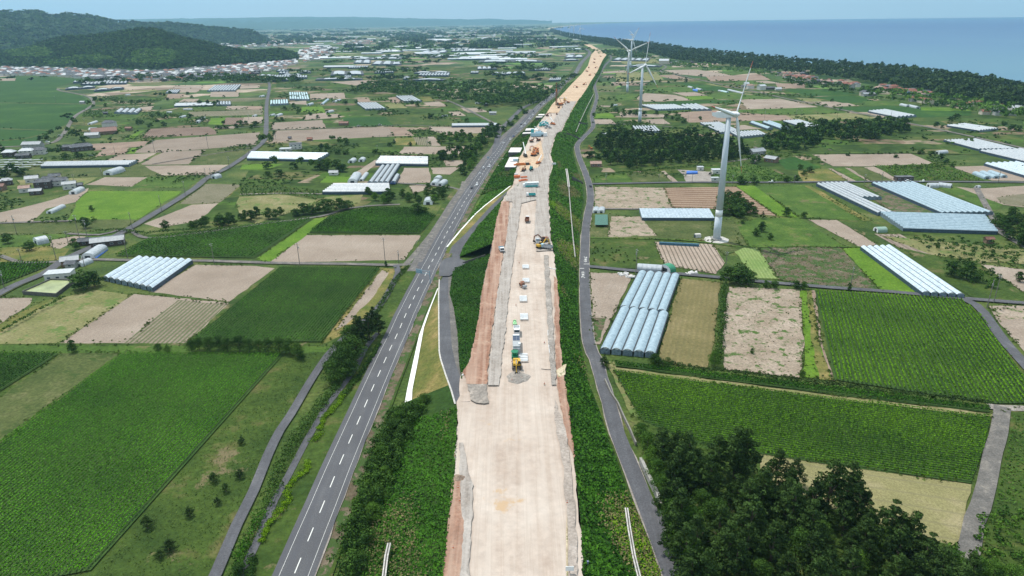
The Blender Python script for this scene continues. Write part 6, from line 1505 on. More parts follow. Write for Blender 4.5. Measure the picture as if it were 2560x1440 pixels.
# villages: every house its own object, alike ones share a label
def village(poly, sp, label, group, mixr, rot0=8, maxn=400, wins=False):
    P = sample_poly(px(poly), sp, .38); out = 0; P = P[np.argsort(np.hypot(P[:, 0], P[:, 1]))]
    if len(P) > maxn: far_block(P[maxn:])
    for x, y in P[:maxn]:
        rf = random.choice(mixr); nm = {'k': 'grey-tiled', 'r': 'red-brown tiled', 'w': 'white-roofed', 's': 'silver-roofed', 'p': 'pinkish tiled', 'o': 'rust-roofed'}[rf]
        house(0, 0, random.uniform(9, 15), random.uniform(7, 10), rot0+random.choice((0, 90))+random.uniform(-12, 12), random.choice((3.2, 5.4, 5.6)), random.choice('wcgdc'), rf, '%s house %s' % (nm, label), group+' '+nm, hip=random.random() < .6, wins=wins, loc=(x, y, 0)); out += 1
    return out
def far_block(P):
    mb = MB(); c0 = P.mean(0); mats = [ROOFS['k'], ROOFS['w'], ROOFS['r'], WALLS['w'], WALLS['c'], ROOFS['s']]
    for x, y in P-c0:
        w_ = random.uniform(9, 15); d_ = random.uniform(7, 10); h = random.choice((3.2, 5.4, 5.6)); mb.cur = random.choice((3, 4)); mb.box(x-w_/2, x+w_/2, y-d_/2, y+d_/2, 0, h); mb.cur = random.choice((0, 0, 0, 5, 1, 2)); e = .5
        mb.add([(x-w_/2-e, y-d_/2-e, h-.1), (x+w_/2+e, y-d_/2-e, h-.1), (x+w_/2-2, y, h+2.4), (x-w_/2+2, y, h+2.4), (x-w_/2-e, y+d_/2+e, h-.1), (x+w_/2+e, y+d_/2+e, h-.1)], [(0, 1, 2, 3), (3, 2, 5, 4), (0, 3, 4), (1, 5, 2)])
    tagp(mobj('distant_houses', mb.mesh('distant_houses'), mats, None, (c0[0], c0[1], 0)), 'farther houses of the village at the foot of the hill', kind='stuff')
N1 = village('0,171 60,171 160,174 220,176 380,181 440,178 527,170 600,165 735,153 745,160 640,187 560,197 440,203 330,206 250,203 170,194 100,190 0,190', 18.5, 'packed in the village at the foot of the wooded hill', 'hill village', 'kkkkskkwkrkk', maxn=150)
village('2060,205 2150,212 2145,222 2060,213 1980,200 1940,188 2000,188', 19, 'among garden trees under the pine belt', 'coast hamlet west', 'rrrrpkr')
village('2190,218 2230,219 2330,240 2320,246 2240,236 2200,228', 18, 'in the coastal hamlet near the blue-roofed barn', 'coast hamlet middle', 'rrrkpr')
village('2280,252 2345,258 2340,264 2280,258', 18, 'in the lower row of the coastal hamlet', 'coast hamlet lower', 'rrrk')
def far_houses(poly, n, lab, nm='distant_houses', rf='kwwsr'):
    p = px(poly)[:, :2]; x0, y0 = p.min(0); x1, y1 = p.max(0); mb = MB(); c0 = p.mean(0); k = 0
    mats = [ROOFS['k'], ROOFS['w'], ROOFS['r'], WALLS['w'], WALLS['c']]
    while k < n:
        x, y = random.uniform(x0, x1), random.uniform(y0, y1)
        if not inpoly(p, np.array([x]), np.array([y]))[0]: continue
        k += 1; w_ = random.uniform(9, 22); d_ = random.uniform(8, 13); h = random.uniform(4, 7); x -= c0[0]; y -= c0[1]
        mb.cur = random.choice((3, 4)); mb.box(x-w_/2, x+w_/2, y-d_/2, y+d_/2, 0, h); mb.cur = random.choice((0, 0, 1, 1, 2)); e = .5
        mb.add([(x-w_/2-e, y-d_/2-e, h-.1), (x+w_/2+e, y-d_/2-e, h-.1), (x+w_/2+e, y, h+2.6), (x-w_/2-e, y, h+2.6), (x-w_/2-e, y+d_/2+e, h-.1), (x+w_/2+e, y+d_/2+e, h-.1)], [(0, 1, 2, 3), (3, 2, 5, 4)])
    o = mobj(nm, mb.mesh(nm), mats, None, (c0[0], c0[1], 0)); return tagp(o, lab, kind='stuff')
far_houses('480,118 560,110 650,103 760,104 770,112 640,120 560,124 500,122', 240, 'far village on the plain beyond the wooded hill')
far_houses('735,150 750,128 780,118 840,120 830,140 790,152 740,158', 150, 'town at the end of the low wooded spur')
far_houses('640,92 900,80 1100,74 1370,84 1440,110 1100,118 850,110 700,100', 420, 'houses scattered thinly over the far plain')
far_houses('700,68 900,64 1150,62 1370,70 1300,80 900,76 700,82 560,84 520,78', 420, 'towns near the horizon')
far_houses('840,108 940,102 935,112 850,116', 60, 'hamlet among the far woods')
# far greenhouses over the plain: alike at this distance
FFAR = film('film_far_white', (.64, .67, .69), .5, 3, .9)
def far_gh():
    root = None; k = 0
    for _ in range(165):
        for _t in range(50):
            x = random.uniform(500, 1440); y = 62+88*random.random()**1.25
            if x < 760 and y > 78: continue
            if x > 1400 and y < 100: continue
            break
        g = G(x, y); D = math.hypot(g[0], g[1])
        if g[1] < 0 or D > 12500: continue
        w_ = random.uniform(25, 95)*(1+D/9000); d_ = random.uniform(10, 26)*(1+D/7000); n = max(2, int(d_/7))
        o = empty('greenhouse', (g[0], g[1], 0), random.uniform(-.12, .12), 'distant white greenhouse lying crosswise on the far plain', 'greenhouse', 'distant greenhouses')
        mb = MB(); bw = d_/n
        for i in range(n): vault(mb, 0, -d_/2+bw*i, -d_/2+bw*(i+1), 3.4, 1.8, lambda q: -w_/2, lambda q: w_/2, 4)
        mb.obj('roof', FFAR, o); mb = MB(); mb.box(-w_/2, w_/2, -d_/2, d_/2, 0, 3.35); mb.obj('side_wall', FB, o)
far_gh()
# basin beside the white building
o = empty('water_basin', (0, 0, 0), 0, 'concrete basin of greenish water beside the big dark tree', 'basin')
pw = px('58,736 128,705 186,707 142,742'); c = pw.mean(0); o.location = (c[0], c[1], 0)
mb = MB(); q = [tuple((p-c)[:2]) for p in pw]
for i in range(4): a, b = q[i], q[(i+1) % 4]; mb.beam((*a, .9), (*b, .9), .35, 1.8)
mb.obj('basin_wall', mat('basin_concrete', (.10, .10, .09), .9, var=.4), o)
mb = MB(); mb.add([(*p, 1.15) for p in q], [(0, 1, 2, 3)]); mb.obj('water_surface', GM['pond'](), o)
slab('tarpaulin', '222,640 258,620 270,623 240,645', 0, .5, BLUE, 'blue tarpaulin spread beside the white tunnel on the slanting road', 'tarpaulin')
slab('tarpaulin', '1732,222 1744,223 1744,227 1732,225', 0, 2, BLUE, 'blue sheeting between two white tunnels', 'tarpaulin')
slab('tarpaulin', '1716,432 1744,431 1744,427 1717,427', 0, 1.5, BLUE, 'blue tarpaulin-covered stack on the gravel lot', 'tarpaulin')
slab('netted_bed', '1487,562 1520,562 1519,536 1488,536', 1.6, 1.8, mat('green_net', (.05, .14, .11), .8, var=.3), 'green netted beds in front of the twin net tunnels', 'net frame')
slab('net_fence', '1648,606 1748,611 1748,609 1648,604', 0, 1.6, mat('blue_net', (.04, .12, .18), .8, var=.3), 'dark blue net fence along the top of the ploughed drills', 'fence')
def baghill(x_, y_, r, label):
    g = G(x_, y_); bl = [(random.gauss(0, r*.45), random.gauss(0, r*.3), random.uniform(.3, .9), random.uniform(.5, .8), random.random()) for _ in range(26)]
    mb = MB()
    for x, y, z, rr, _t in bl: mb.box(x-rr, x+rr, y-rr*.6, y+rr*.6, max(0, z-.35), z+.3, rr*.25, rr*.2)
    tagp(mb.obj('sack_pile', mat('sack_white', (.68, .66, .65), .8, var=.25, scale=2), None, (g[0], g[1], 0)), label, 'sack pile')
baghill(1558, 687, 3.5, 'pile of white sacks beside the pole at the five-bay greenhouse'); baghill(1578, 694, 2.0, 'smaller heap of white sacks at the greenhouse corner'); baghill(1728, 685, 3.0, 'row of white bags at the lower end of the ploughed drills')
# ------------------------------------------------------------------ wind turbines
TW = mat('turbine_grey', (.50, .56, .62), .4, var=.05, scale=.2); TWW = mat('turbine_white', (.74, .76, .78), .35, var=.04, scale=.3); TR = mat('turbine_red', (.52, .12, .08), .5, var=.15); NV = mat('turbine_navy', (.05, .06, .10), .5)
def turbine(base, hub, vecs, label, detail=1, group=None, nxy=None):
    g = G(*base); dh = ray(*hub); t = math.hypot(g[0], g[1])/math.hypot(dh[0], dh[1]); H = CH+dh[2]*t; hubD = t
    b = np.array(vecs, float); P0 = dh*t; lh = P0/np.linalg.norm(P0); R2 = _R-lh*(_R@lh); R2 /= np.linalg.norm(R2); U2 = np.cross(R2, lh); U2 = U2 if U2[2] > 0 else -U2
    pj = lambda q: np.array([q@_R/(q@_f)*FPX, -(q@_U)/(q@_f)*FPX]); J = np.stack([pj(P0+R2)-pj(P0), pj(P0+U2)-pj(P0)], 1)
    b = (np.linalg.inv(J)@b.T).T; b -= b.mean(0); M = b.T@b; ev, E_ = np.linalg.eigh(M)
    L = math.sqrt(ev[1]/1.5); s2 = max(0., 1-ev[0]/ev[1]); n2 = E_[:, 0]*math.sqrt(s2)
    if n2[0] < 0: n2 = -n2
    nf = -math.sqrt(max(0, 1-s2)); n = n2[0]*R2+n2[1]*U2+nf*lh; n[2] = np.clip(n[2], -.02, .09); n /= np.linalg.norm(n)
    Lm = float(np.clip(L, 32, 39)); mean = b[0]
    bf = -(n2[0]*b[0, 0]+n2[1]*b[0, 1])/nf if abs(nf) > .05 else 0
    d0 = b[0, 0]*R2+b[0, 1]*U2+bf*lh; d0 -= n*(d0@n); d0 /= np.linalg.norm(d0); d1 = np.cross(n, d0)
    root = empty('wind_turbine', (g[0], g[1], 0), 0, label, 'wind turbine', group); hh = np.array([0, 0, H]); nh = np.array([n[0], n[1], 0]); nh /= np.linalg.norm(nh)
    k = 24 if detail else 8
    mb = MB(); zz = [0, H*.17, H*.17, H*.30, H*.30, H-1.6]; r = lambda z: 2.15-(2.15-1.3)*z/H
    mb.cyl((0, 0, 0), (0, 0, H*.20), r(0), r(H*.2), k); mb.cyl((0, 0, H*.2), (0, 0, H*.255), r(H*.2)+.02, r(H*.255)+.02, k); mb.cyl((0, 0, H*.255), (0, 0, H-1.7), r(H*.255), r(H), k)
    me = mb.mesh('tower'); me.materials.append(TW); me.materials.append(TWW)
    nf_ = k+2
    for i, p in enumerate(me.polygons): p.material_index = 1 if nf_ <= i < 2*nf_ else 0; p.use_smooth = len(p.vertices) == 4
    mobj('tower', me, None, root)
    side = np.cross(n, [0, 0, 1]); side /= np.linalg.norm(side); up = np.cross(side, n)
    def nac(u, v, w_): return tuple(hh+n*u+side*v+up*w_)
    mb = MB(); prof = [(2.4, 1.15, -1.3, 1.5), (-2, 1.6, -1.6, 1.7), (-6, 1.5, -1.3, 1.75), (-9.2, .9, -.2, 1.6)]; vs = []
    for u, w_, lo, hi in prof: vs += [nac(u, -w_, lo), nac(u, w_, lo), nac(u, w_*.92, hi), nac(u, -w_*.92, hi)]
    mb.add(vs, [(4*i+j, 4*i+(j+1) % 4, 4*i+4+(j+1) % 4, 4*i+4+j) for i in range(3) for j in range(4)]+[(3, 2, 1, 0), (12, 13, 14, 15)])
    na = mb.obj('nacelle', TWW, root)
    mb = MB(); mb.add([nac(-1.2, -1.45, 1.76), nac(-1.2, 1.45, 1.76), nac(-9.0, .8, 1.68), nac(-9.0, -.8, 1.68), nac(-1.2, -1.47, 1.6), nac(-1.2, 1.47, 1.6), nac(-9.1, .86, 1.0), nac(-9.1, -.86, 1.0)], [(0, 1, 2, 3), (0, 3, 7, 4), (1, 5, 6, 2), (3, 2, 6, 7)]); mb.obj('red_top', TR, na)
    if detail > 1:
        mb = MB(); mb.beam(nac(-.5, -1.66, -.2), nac(-8.6, -1.1, .75), .3, .08); mb.obj('dark_stripe', NV, na)
        mb = MB(); mb.beam(nac(-3.5, .2, 1.7), nac(-3.5, .2, 3.0), .08); mb.beam(nac(-3.5, -.3, 2.9), nac(-3.5, .7, 2.9), .08); mb.obj('wind_sensor', NV, na)
    hc = hh+n*3.9; mb = MB(); seg = 5; pr = [(-1.6, 1.5), (-.6, 1.62), (.6, 1.45), (1.5, .9), (1.9, .25)]
    for i in range(len(pr)-1): mb.cyl(hc+n*pr[i][0], hc+n*pr[i+1][0], pr[i][1], pr[i+1][1], 16 if detail else 8)
    ho = mb.obj('hub', TWW, root); ho.data.polygons.foreach_set('use_smooth', [len(p.vertices) == 4 for p in ho.data.polygons])
    for i in range(3):
        a = 2*math.pi*i/3; d = d0*math.cos(a)+d1*math.sin(a); c = np.cross(n, d); st = []
        K = 14 if detail else 6; vs = []
        for j in range(K+1):
            q = j/K; rr = 1.2+q*(Lm-1.2); ch = .95+1.65*math.sin(min(1, q/.2)*math.pi/2)*(q > .02) if q < .2 else 2.6*(1-(q-.2)/.8)**.85+.25; th = .95 if q < .05 else max(.12, .75*(1-q)**1.3+.1)
            tw = .55*(1-q)**2; cd_ = c*math.cos(tw)+n*math.sin(tw); nd = n*math.cos(tw)-c*math.sin(tw); P = hc+d*rr
            vs += [P-cd_*ch*.35, P+nd*th*.5+cd_*ch*.05, P+cd_*ch*.65, P-nd*th*.5+cd_*ch*.05]
        fs = [(4*j+m, 4*j+(m+1) % 4, 4*j+4+(m+1) % 4, 4*j+4+m) for j in range(K) for m in range(4)]+[(3, 2, 1, 0), tuple(4*K+m for m in range(4))]
        split = 4*int(K*.86); mb = MB(); mb.add(vs, fs); me = mb.mesh('blade'); me.materials.append(TWW); me.materials.append(TR)
        for x, p in enumerate(me.polygons): p.material_index = 1 if x >= split else 0; p.use_smooth = True
        mobj('blade', me, None, root)
    if detail > 1:
        mb = MB(); mb.cyl((0, 0, 0), (0, 0, 1.2), 2.9, 2.9, 24); mb.obj('plinth', mat('plinth_concrete', (.33, .32, .31), .85, var=.25), root)
        mb = MB(); mb.cyl((0, 0, 0), (0, 0, .35), 7.6, 7.2, 8); mb.obj('foundation_slab', GM['concrete'](), root)
    return root
turbine((1791, 600), (1838, 287), [(42, -139), (14, 153), (-58, -22)], 'nearest wind turbine, its tower standing on an eight-sided slab by the ploughed drills', 2)
turbine((1599, 306), (1612, 163), [(18, -85), (40, 57), (-38, 20)], 'second wind turbine, beyond the dark wood beside the flat white greenhouse', 1)
turbine((1568, 231), (1573, 127), [(-44, -35), (47, -23), (-15, 59)], 'third wind turbine, its base in the copse, blades spread wide like a Y', 1)
turbine((1576, 170), (1579, 100), [(-23, -4), (19, -32), (13, 33)], 'fourth wind turbine, rising right behind the third one', 1)
turbine((1578, 148), (1581, 87), [(-12, -15), (14, -19), (-1, 27)], 'wind turbine mostly hidden behind the fourth one', 0)
turbine((1402, 89), (1402, 66), [(0, -14), (2, 7), (-2, 7)], 'far turbine seen edge-on as a thin stroke, first of the distant four', 0)
turbine((1424, 94), (1424, 67), [(1, -14), (-8, 7), (7, 6)], 'far turbine with three clear blades, second of the distant four', 0)
turbine((1434, 95), (1434.5, 67), [(12, -7), (-8, -5), (-2, 14)], 'far turbine with a Y of blades, third of the distant four', 0)
turbine((1450, 101), (1450.4, 70), [(-1, -16), (12, 5), (-8, 12)], 'far turbine nearest of the distant four', 0)
g = G(1744, 594); o = empty('transformer_box', (g[0], g[1], 0), .1, 'pale transformer cabinet beside the base of the nearest turbine', 'cabinet')
mb = MB(); mb.box(-1.6, 1.6, -1.1, 1.1, .2, 2.3); mb.obj('casing', WALLS['w'], o); mb = MB(); mb.box(-2.2, -1.62, -.8, .8, .2, 1.9); mb.obj('cooler', GLASS, o); mb = MB(); mb.box(-2.6, 2.6, -1.6, 1.6, 0, .22); mb.obj('slab', GM['concrete'](), o)
# ------------------------------------------------------------------ poles
WOODP = mat('pole_grey', (.17, .155, .14), .85, var=.25); INS = mat('insulator', (.7, .7, .68), .3)
POLES = '''55,656,47,620 42,585,32,538 141,650,131,588 320,647,311,592 536,661,529,607 405,531,400,487 331,572,326,530 220,600,212,548 200,600,194,535 170,605,166,588 11,720,0,675 212,667,207,642 750,667,745,606 964,666,960,594 997,657,996,626
387,382,382,350 521,372,517,340 289,390,285,365 574,422,571,390 517,457,512,420 530,455,512,421 464,491,458,451 235,300,231,280 212,312,209,295 259,292,254,273 191,332,187,312 67,370,65,350 140,259,137,240 186,457,177,437 622,385,620,360 255,440,251,420
1589,692,1593,622 1815,660,1814,640 2126,720,2134,667 2467,770,2481,697 2484,757,2496,685 2160,462,2164,435 2204,452,2204,435 2495,457,2501,427 1985,460,1984,438 1515,455,1516,442 1647,456,1647,444 1730,457,1731,442 1831,460,1832,446 1720,305,1720,287 1662,310,1662,291 1911,297,1911,277 2002,297,2002,275
1704,190,1704,179 1671,184,1671,173 1721,193,1721,181 1762,202,1762,190 2173,298,2176,276 2227,294,2229,274 2092,296,2095,273 1990,291,1990,272 950,355,950,348 1068,368,1068,358 944,380,944,370 820,243,820,233 690,350,690,335 622,300,621,287 670,240,669,228'''
def where(x, y):
    if x < 300 and y > 500: return 'beside the slanting road at the left'
    if y > 600: return 'beside a farm lane'
    return 'by the %s' % ('coastal field lane' if x > 1660 and y < 310 else 'cross lane right of the new road' if x > 1480 else 'fields left of the slanting road' if x < 420 else 'straight road left of the highway' if x < 700 else 'open fields left of the highway')
seen_l = {}
for t in POLES.split():
    bx, by, tx, ty = map(float, t.split(',')); g = G(bx, by); d = ray(tx, ty); k = math.hypot(g[0], g[1])/math.hypot(d[0], d[1]); H = float(np.clip(CH+d[2]*k, 7, 17)); top = d*k
    lb = 'utility pole '+where(bx, by); grp = lb.replace('utility pole ', 'poles ')
    special = {(964, 666): 'tall wooden pole with cross arms rising from a bush at the junction', (750, 667): 'pole at the corner of the smooth sandy field', (536, 661): 'pole behind the ploughed sandy field and the eight-bay greenhouse', (320, 647): 'pole right behind the eight-bay greenhouse', (997, 657): 'short bare pole in the corner of the smooth sandy field', (1589, 692): 'dark pole beside the sack pile at the five-bay greenhouse', (2126, 720): 'pole with ivy at its foot on the lane above the yellowing crop', (2467, 770): 'nearer of the twin poles at the right crossroads', (2484, 757): 'farther of the twin poles at the right crossroads', (1815, 660): 'thin pole standing before the dome-shaped tree'}
    if (int(bx), int(by)) in special: lb = special[(int(bx), int(by))]; grp = None
    o = empty('utility_pole', (g[0], g[1], 0), random.uniform(0, 3), lb, 'pole', grp); lean = ((tx-bx)/FPX*k*.0, 0)
    mb = MB(); mb.cyl((0, 0, -.2), (0, 0, H), .19, .12, 8); mb.obj('post', WOODP, o)
    mb = MB(); mb.box(-.95, .95, -.06, .06, H-.75, H-.62); mb.box(-.8, .8, -.06, .06, H-1.6, H-1.5); mb.obj('cross_arm', STEEL, o)
    mb = MB(); [mb.cyl((a, 0, H-.62), (a, 0, H-.35), .07, .05, 6) for a in (-.85, -.3, .3, .85)]; mb.obj('insulator', INS, o)
    if random.random() < .4: mb = MB(); mb.cyl((.42, 0, H-3.2), (.42, 0, H-2.2), .3, .3, 8); mb.obj('transformer', STEEL, o)
# sign gantry over the highway
def signs():
    SG = mat('sign_post_blue', (.18, .30, .38), .5); SB = mat('sign_back', (.30, .42, .52), .45, var=.1)
    b = G(1076, 712); a = G(1041, 706); d = (a-b)[:2]; L = np.linalg.norm(d); ang = math.atan2(d[1], d[0])
    o = empty('sign_gantry', (b[0], b[1], 0), ang, 'blue steel gantry arm holding a direction sign over the highway', 'road sign')
    mb = MB(); mb.cyl((0, 0, 0), (0, 0, 7.2), .2, .16, 10); mb.obj('post', SG, o)
    mb = MB(); mb.cyl((0, 0, 6.9), (L, 0, 6.9), .09, .09, 8); mb.cyl((0, 0, 5.5), (L, 0, 5.5), .09, .09, 8); [mb.beam((L*i/4, 0, 5.5), (L*(i+1)/4, 0, 6.9), .06) for i in range(3)]; mb.obj('arm', SG, o)
    mb = MB(); mb.box(L*.55, L*.98, -.14, -.08, 5.1, 7.3); mb.obj('sign_panel', SB, o)
    b = G(1230, 412); o = empty('sign_gantry', (b[0], b[1], 0), ang, 'thin grey sign arm over the highway near the white cars', 'road sign')
    mb = MB(); mb.cyl((0, 0, 0), (0, 0, 6.6), .15, .12, 8); mb.obj('post', STEEL, o); mb = MB(); mb.cyl((0, 0, 6.3), (5, 0, 6.3), .07, .07, 8); mb.obj('arm', STEEL, o); mb = MB(); mb.box(2.6, 5, -.1, -.05, 5.4, 7); mb.obj('sign_panel', SB, o)
    b = G(1041, 633); o = empty('height_frame', (b[0], b[1], 0), math.atan2(*(G(1050, 621)-b)[1::-1]), 'brown height limit frame over the lane by the sandy field', 'frame'); L = float(np.linalg.norm(G(1050, 621)-b))
    for x in (0, L): mb = MB(); mb.cyl((x, 0, 0), (x, 0, 5.6), .1, .1, 8); mb.obj('post', WOODP, o)
    mb = MB(); mb.cyl((0, 0, 5.6), (L, 0, 5.6), .1, .1, 8); mb.obj('beam', WOODP, o)
    g = G(975, 607)
signs()
# painted words on the side road
def word(txt, x_, y_, rz, size=1.9):
    c = bpy.data.curves.new('road_lettering', 'FONT'); c.body = txt; c.size = size; c.align_x = 'CENTER'; c.align_y = 'CENTER'; c.offset = .03; c.materials.append(mat('road_paint', (.62, .62, .60), .7))
    o = bpy.data.objects.new('road_lettering', c); C.objects.link(o); g = G(x_, y_); o.location = (g[0], g[1], .66); o.rotation_euler.z = rz; o.scale = (1, 1.6, 1); tagp(o, kind='structure')
for i, ch in enumerate('止まれ'):
    word(ch, 1463.5+.3*i, 656-5*i+0, math.pi); word(ch, 1457.5, 684+6*(i), 0)
for a, b in (('1459,663', '1473,663'), ('1449,674', '1460,674')):
    p, q = G(*map(float, a.split(','))), G(*map(float, b.split(','))); mb = MB(); d = (q-p); mb.add([(0, -.25, 0), (d[0], -.25, 0), (d[0], .25, 0), (0, .25, 0)], [(0, 1, 2, 3)]); tagp(mb.obj('stop_line', mat('road_paint', (.62, .62, .60), .7), None, (p[0], p[1], .665)), kind='structure')
# ------------------------------------------------------------------ vehicles
RUB = mat('tyre_rubber', (.02, .02, .02), .85); WSH = mat('windscreen', (.03, .04, .05), .12); RIM = mat('rim', (.4, .4, .4), .4, .6)
def paint(k): return {'white': mat('paint_white', (.75, .76, .78), .3), 'black': mat('paint_black', (.03, .035, .045), .25), 'silver': mat('paint_silver', (.42, .44, .47), .3, .3), 'blue': mat('paint_blue', (.03, .07, .22), .3)}[k]
LAMP = mat('headlight', (.8, .8, .75), .2); RED = mat('taillight', (.4, .02, .02), .3)
def wheels(o, xs, y, r=.31, w_=.22):
    for x in xs:
        for s in (-1, 1):
            mb = MB(); mb.cyl((x, s*(y-w_), r), (x, s*y, r), r, r, 12); k = mb.obj('wheel', RUB, o); mb = MB(); mb.cyl((x, s*y, r), (x, s*(y+.02), r), r*.55, r*.55, 8); mb.obj('rim', RIM, k)
def make_car(kind, col):
    o = empty(kind, (0, 0, 0), 0, 'x', 'car'); P = paint(col)
    if kind == 'car':
        mb = MB(); mb.prism([(-2.15, .28), (2.15, .28), (2.2, .62), (2.0, .82), (1.05, .95), (-1.9, .98), (-2.18, .8)], -.86, .86); mb.obj('body', P, o)
        mb = MB(); mb.add([(1.05, -.78, .93), (1.05, .78, .93), (-1.95, .78, .96), (-1.95, -.78, .96), (.35, -.62, 1.48), (.35, .62, 1.48), (-1.45, .62, 1.5), (-1.45, -.62, 1.5)], [(0, 1, 5, 4), (1, 2, 6, 5), (2, 3, 7, 6), (3, 0, 4, 7)]); mb.obj('windows', WSH, o).name = 'glass_house'
        mb = MB(); mb.box(-1.5, .4, -.63, .63, 1.48, 1.54); mb.obj('roof', P, o)
    else:
        mb = MB(); mb.box(-1.7, 1.65, -.72, .72, .3, .75); mb.add([(.4, -.72, .75), (1.65, -.72, .75), (1.65, .72, .75), (.4, .72, .75), (.45, -.66, 1.75), (1.25, -.66, 1.75), (1.25, .66, 1.75), (.45, .66, 1.75)], [(4, 5, 6, 7), (0, 1, 5, 4), (1, 2, 6, 5), (2, 3, 7, 6), (3, 0, 4, 7)]); mb.obj('body', P, o)
        mb = MB(); mb.add([(1.62, -.6, .98), (1.62, .6, .98), (1.3, .58, 1.6), (1.3, -.58, 1.6)], [(0, 1, 2, 3)]); mb.obj('windscreen', WSH, o); mb = MB(); mb.box(-1.65, .35, -.7, .7, .76, .8); mb.obj('load_bed', RIM, o)
    wheels(o, (-1.3, 1.35), .84)
    for s in (-1, 1):
        mb = MB(); mb.box(2.1 if kind == 'car' else 1.6, 2.2 if kind == 'car' else 1.68, s*.6-.15, s*.6+.15, .58, .74); mb.obj('headlight', LAMP, o)
        mb = MB(); mb.box(-2.2 if kind == 'car' else -1.73, -2.12 if kind == 'car' else -1.69, s*.65-.1, s*.65+.1, .66, .85); mb.obj('taillight', RED, o)
    return o
CARP = {}
def car(x_, y_, col, label, ang=None, kind='car', z=.65):
    k = (kind, col)
    new = k not in CARP
    if new: CARP[k] = make_car(kind, col)
    o = CARP[k] if new else copy_tree(CARP[k])
    g = G(x_, y_, z)
    if ang is None:
        i = int(np.argmin(np.linalg.norm(HW-g[:2], axis=1))); i = min(max(i, 2), len(HW)-3); t = HW[i+1]-HW[i-1]; rel = g[:2]-HW[i]; side = rel@np.array([t[1], -t[0]]); ang = math.atan2(t[1], t[0]); ang += 0 if side < 0 else math.pi
    o.location = (g[0], g[1], z); o.rotation_euler.z = ang; o['label'] = label; o['category'] = 'car'; return o
nm_ = {'white': 'white', 'black': 'dark', 'silver': 'silver', 'blue': 'dark blue'}
CARS = [(1209, 421, 'white', 'white van-like car in the left lane behind the white pair'), (1224, 417, 'white', 'white car under the thin sign arm'), (1200, 436, 'silver', 'dark-windowed silver car below the white one in the left lane'), (1193, 463, 'white', 'white car lowest in the right lane of the highway'), (1180, 471, 'black', 'dark car lowest in the left lane of the highway'),
 (1258, 359, 'white', 'white car where the slip road joins'), (1275.6, 349, 'white', 'white car just ahead of a dark blue one'), (1284, 342, 'blue', 'dark blue car next to the road widening'), (1293, 330, 'silver', 'silver car ahead of the dark blue one'), (1304, 318, 'white', 'white car in the middle of the busy stretch'), (1303, 312, 'black', 'dark car in the left lane of the busy stretch'), (1313, 310, 'white', 'small white car beside a dark one in the busy stretch'), (1324, 298, 'white', 'white car level with the first bridge abutments'), (1332, 288, 'white', 'white van beyond the first bridge abutments'),
 (1334, 279, 'black', 'dark car left of a dark pair'), (1341.5, 280, 'silver', 'grey car right of the dark pair'), (1351, 263, 'black', 'dark car beside the roadside shrubs'), (1359, 260, 'white', 'white car beside the roadside shrubs'), (1367, 253, 'blue', 'blue car shortly before the piling rig'), (1367, 246, 'black', 'dark car in the left lane before the piling rig'), (1374, 245, 'white', 'white car shortly before the piling rig'), (1381, 241, 'white', 'white car passing the piling rig'), (1387, 235, 'white', 'white car just left of the piling rig mast'), (1403, 215, 'black', 'dark van on the bright far stretch'), (1409, 210, 'blue', 'blue car on the bright far stretch'), (1412, 207, 'black', 'dark car on the bright far stretch'), (1419, 201, 'silver', 'silver car on the far stretch'), (1422, 198, 'black', 'dark car farthest on the highway')]
for x_, y_, c_, lb in CARS: car(x_, y_, c_, lb)
car(1476, 467, 'black', 'dark car alone on the side road', 1.6); car(897, 316, 'silver', 'silver car parked beside the green plot', .4); car(950, 313, 'silver', 'grey car on the track beside the green plot', .2)
car(1927, 456, 'white', 'white pickup on the cross lane behind the turbine', 0, 'pickup'); car(2305, 455, 'white', 'white pickup left of the white tunnels', 0, 'pickup'); car(2270, 454, 'white', 'white car beside the dark open shed', .2); car(981, 460, 'blue', 'small blue van at the corner of the four tunnels', .1); car(119, 356, 'white', 'white car on the paddy road by the workshop', 0); car(149, 340, 'silver', 'silver car on the paddy road under the trees', .5); car(228, 391, 'black', 'dark car beside the slanting barn house', .1); car(1777, 437, 'black', 'black pickup on the gravel lot', 2.4, 'pickup')
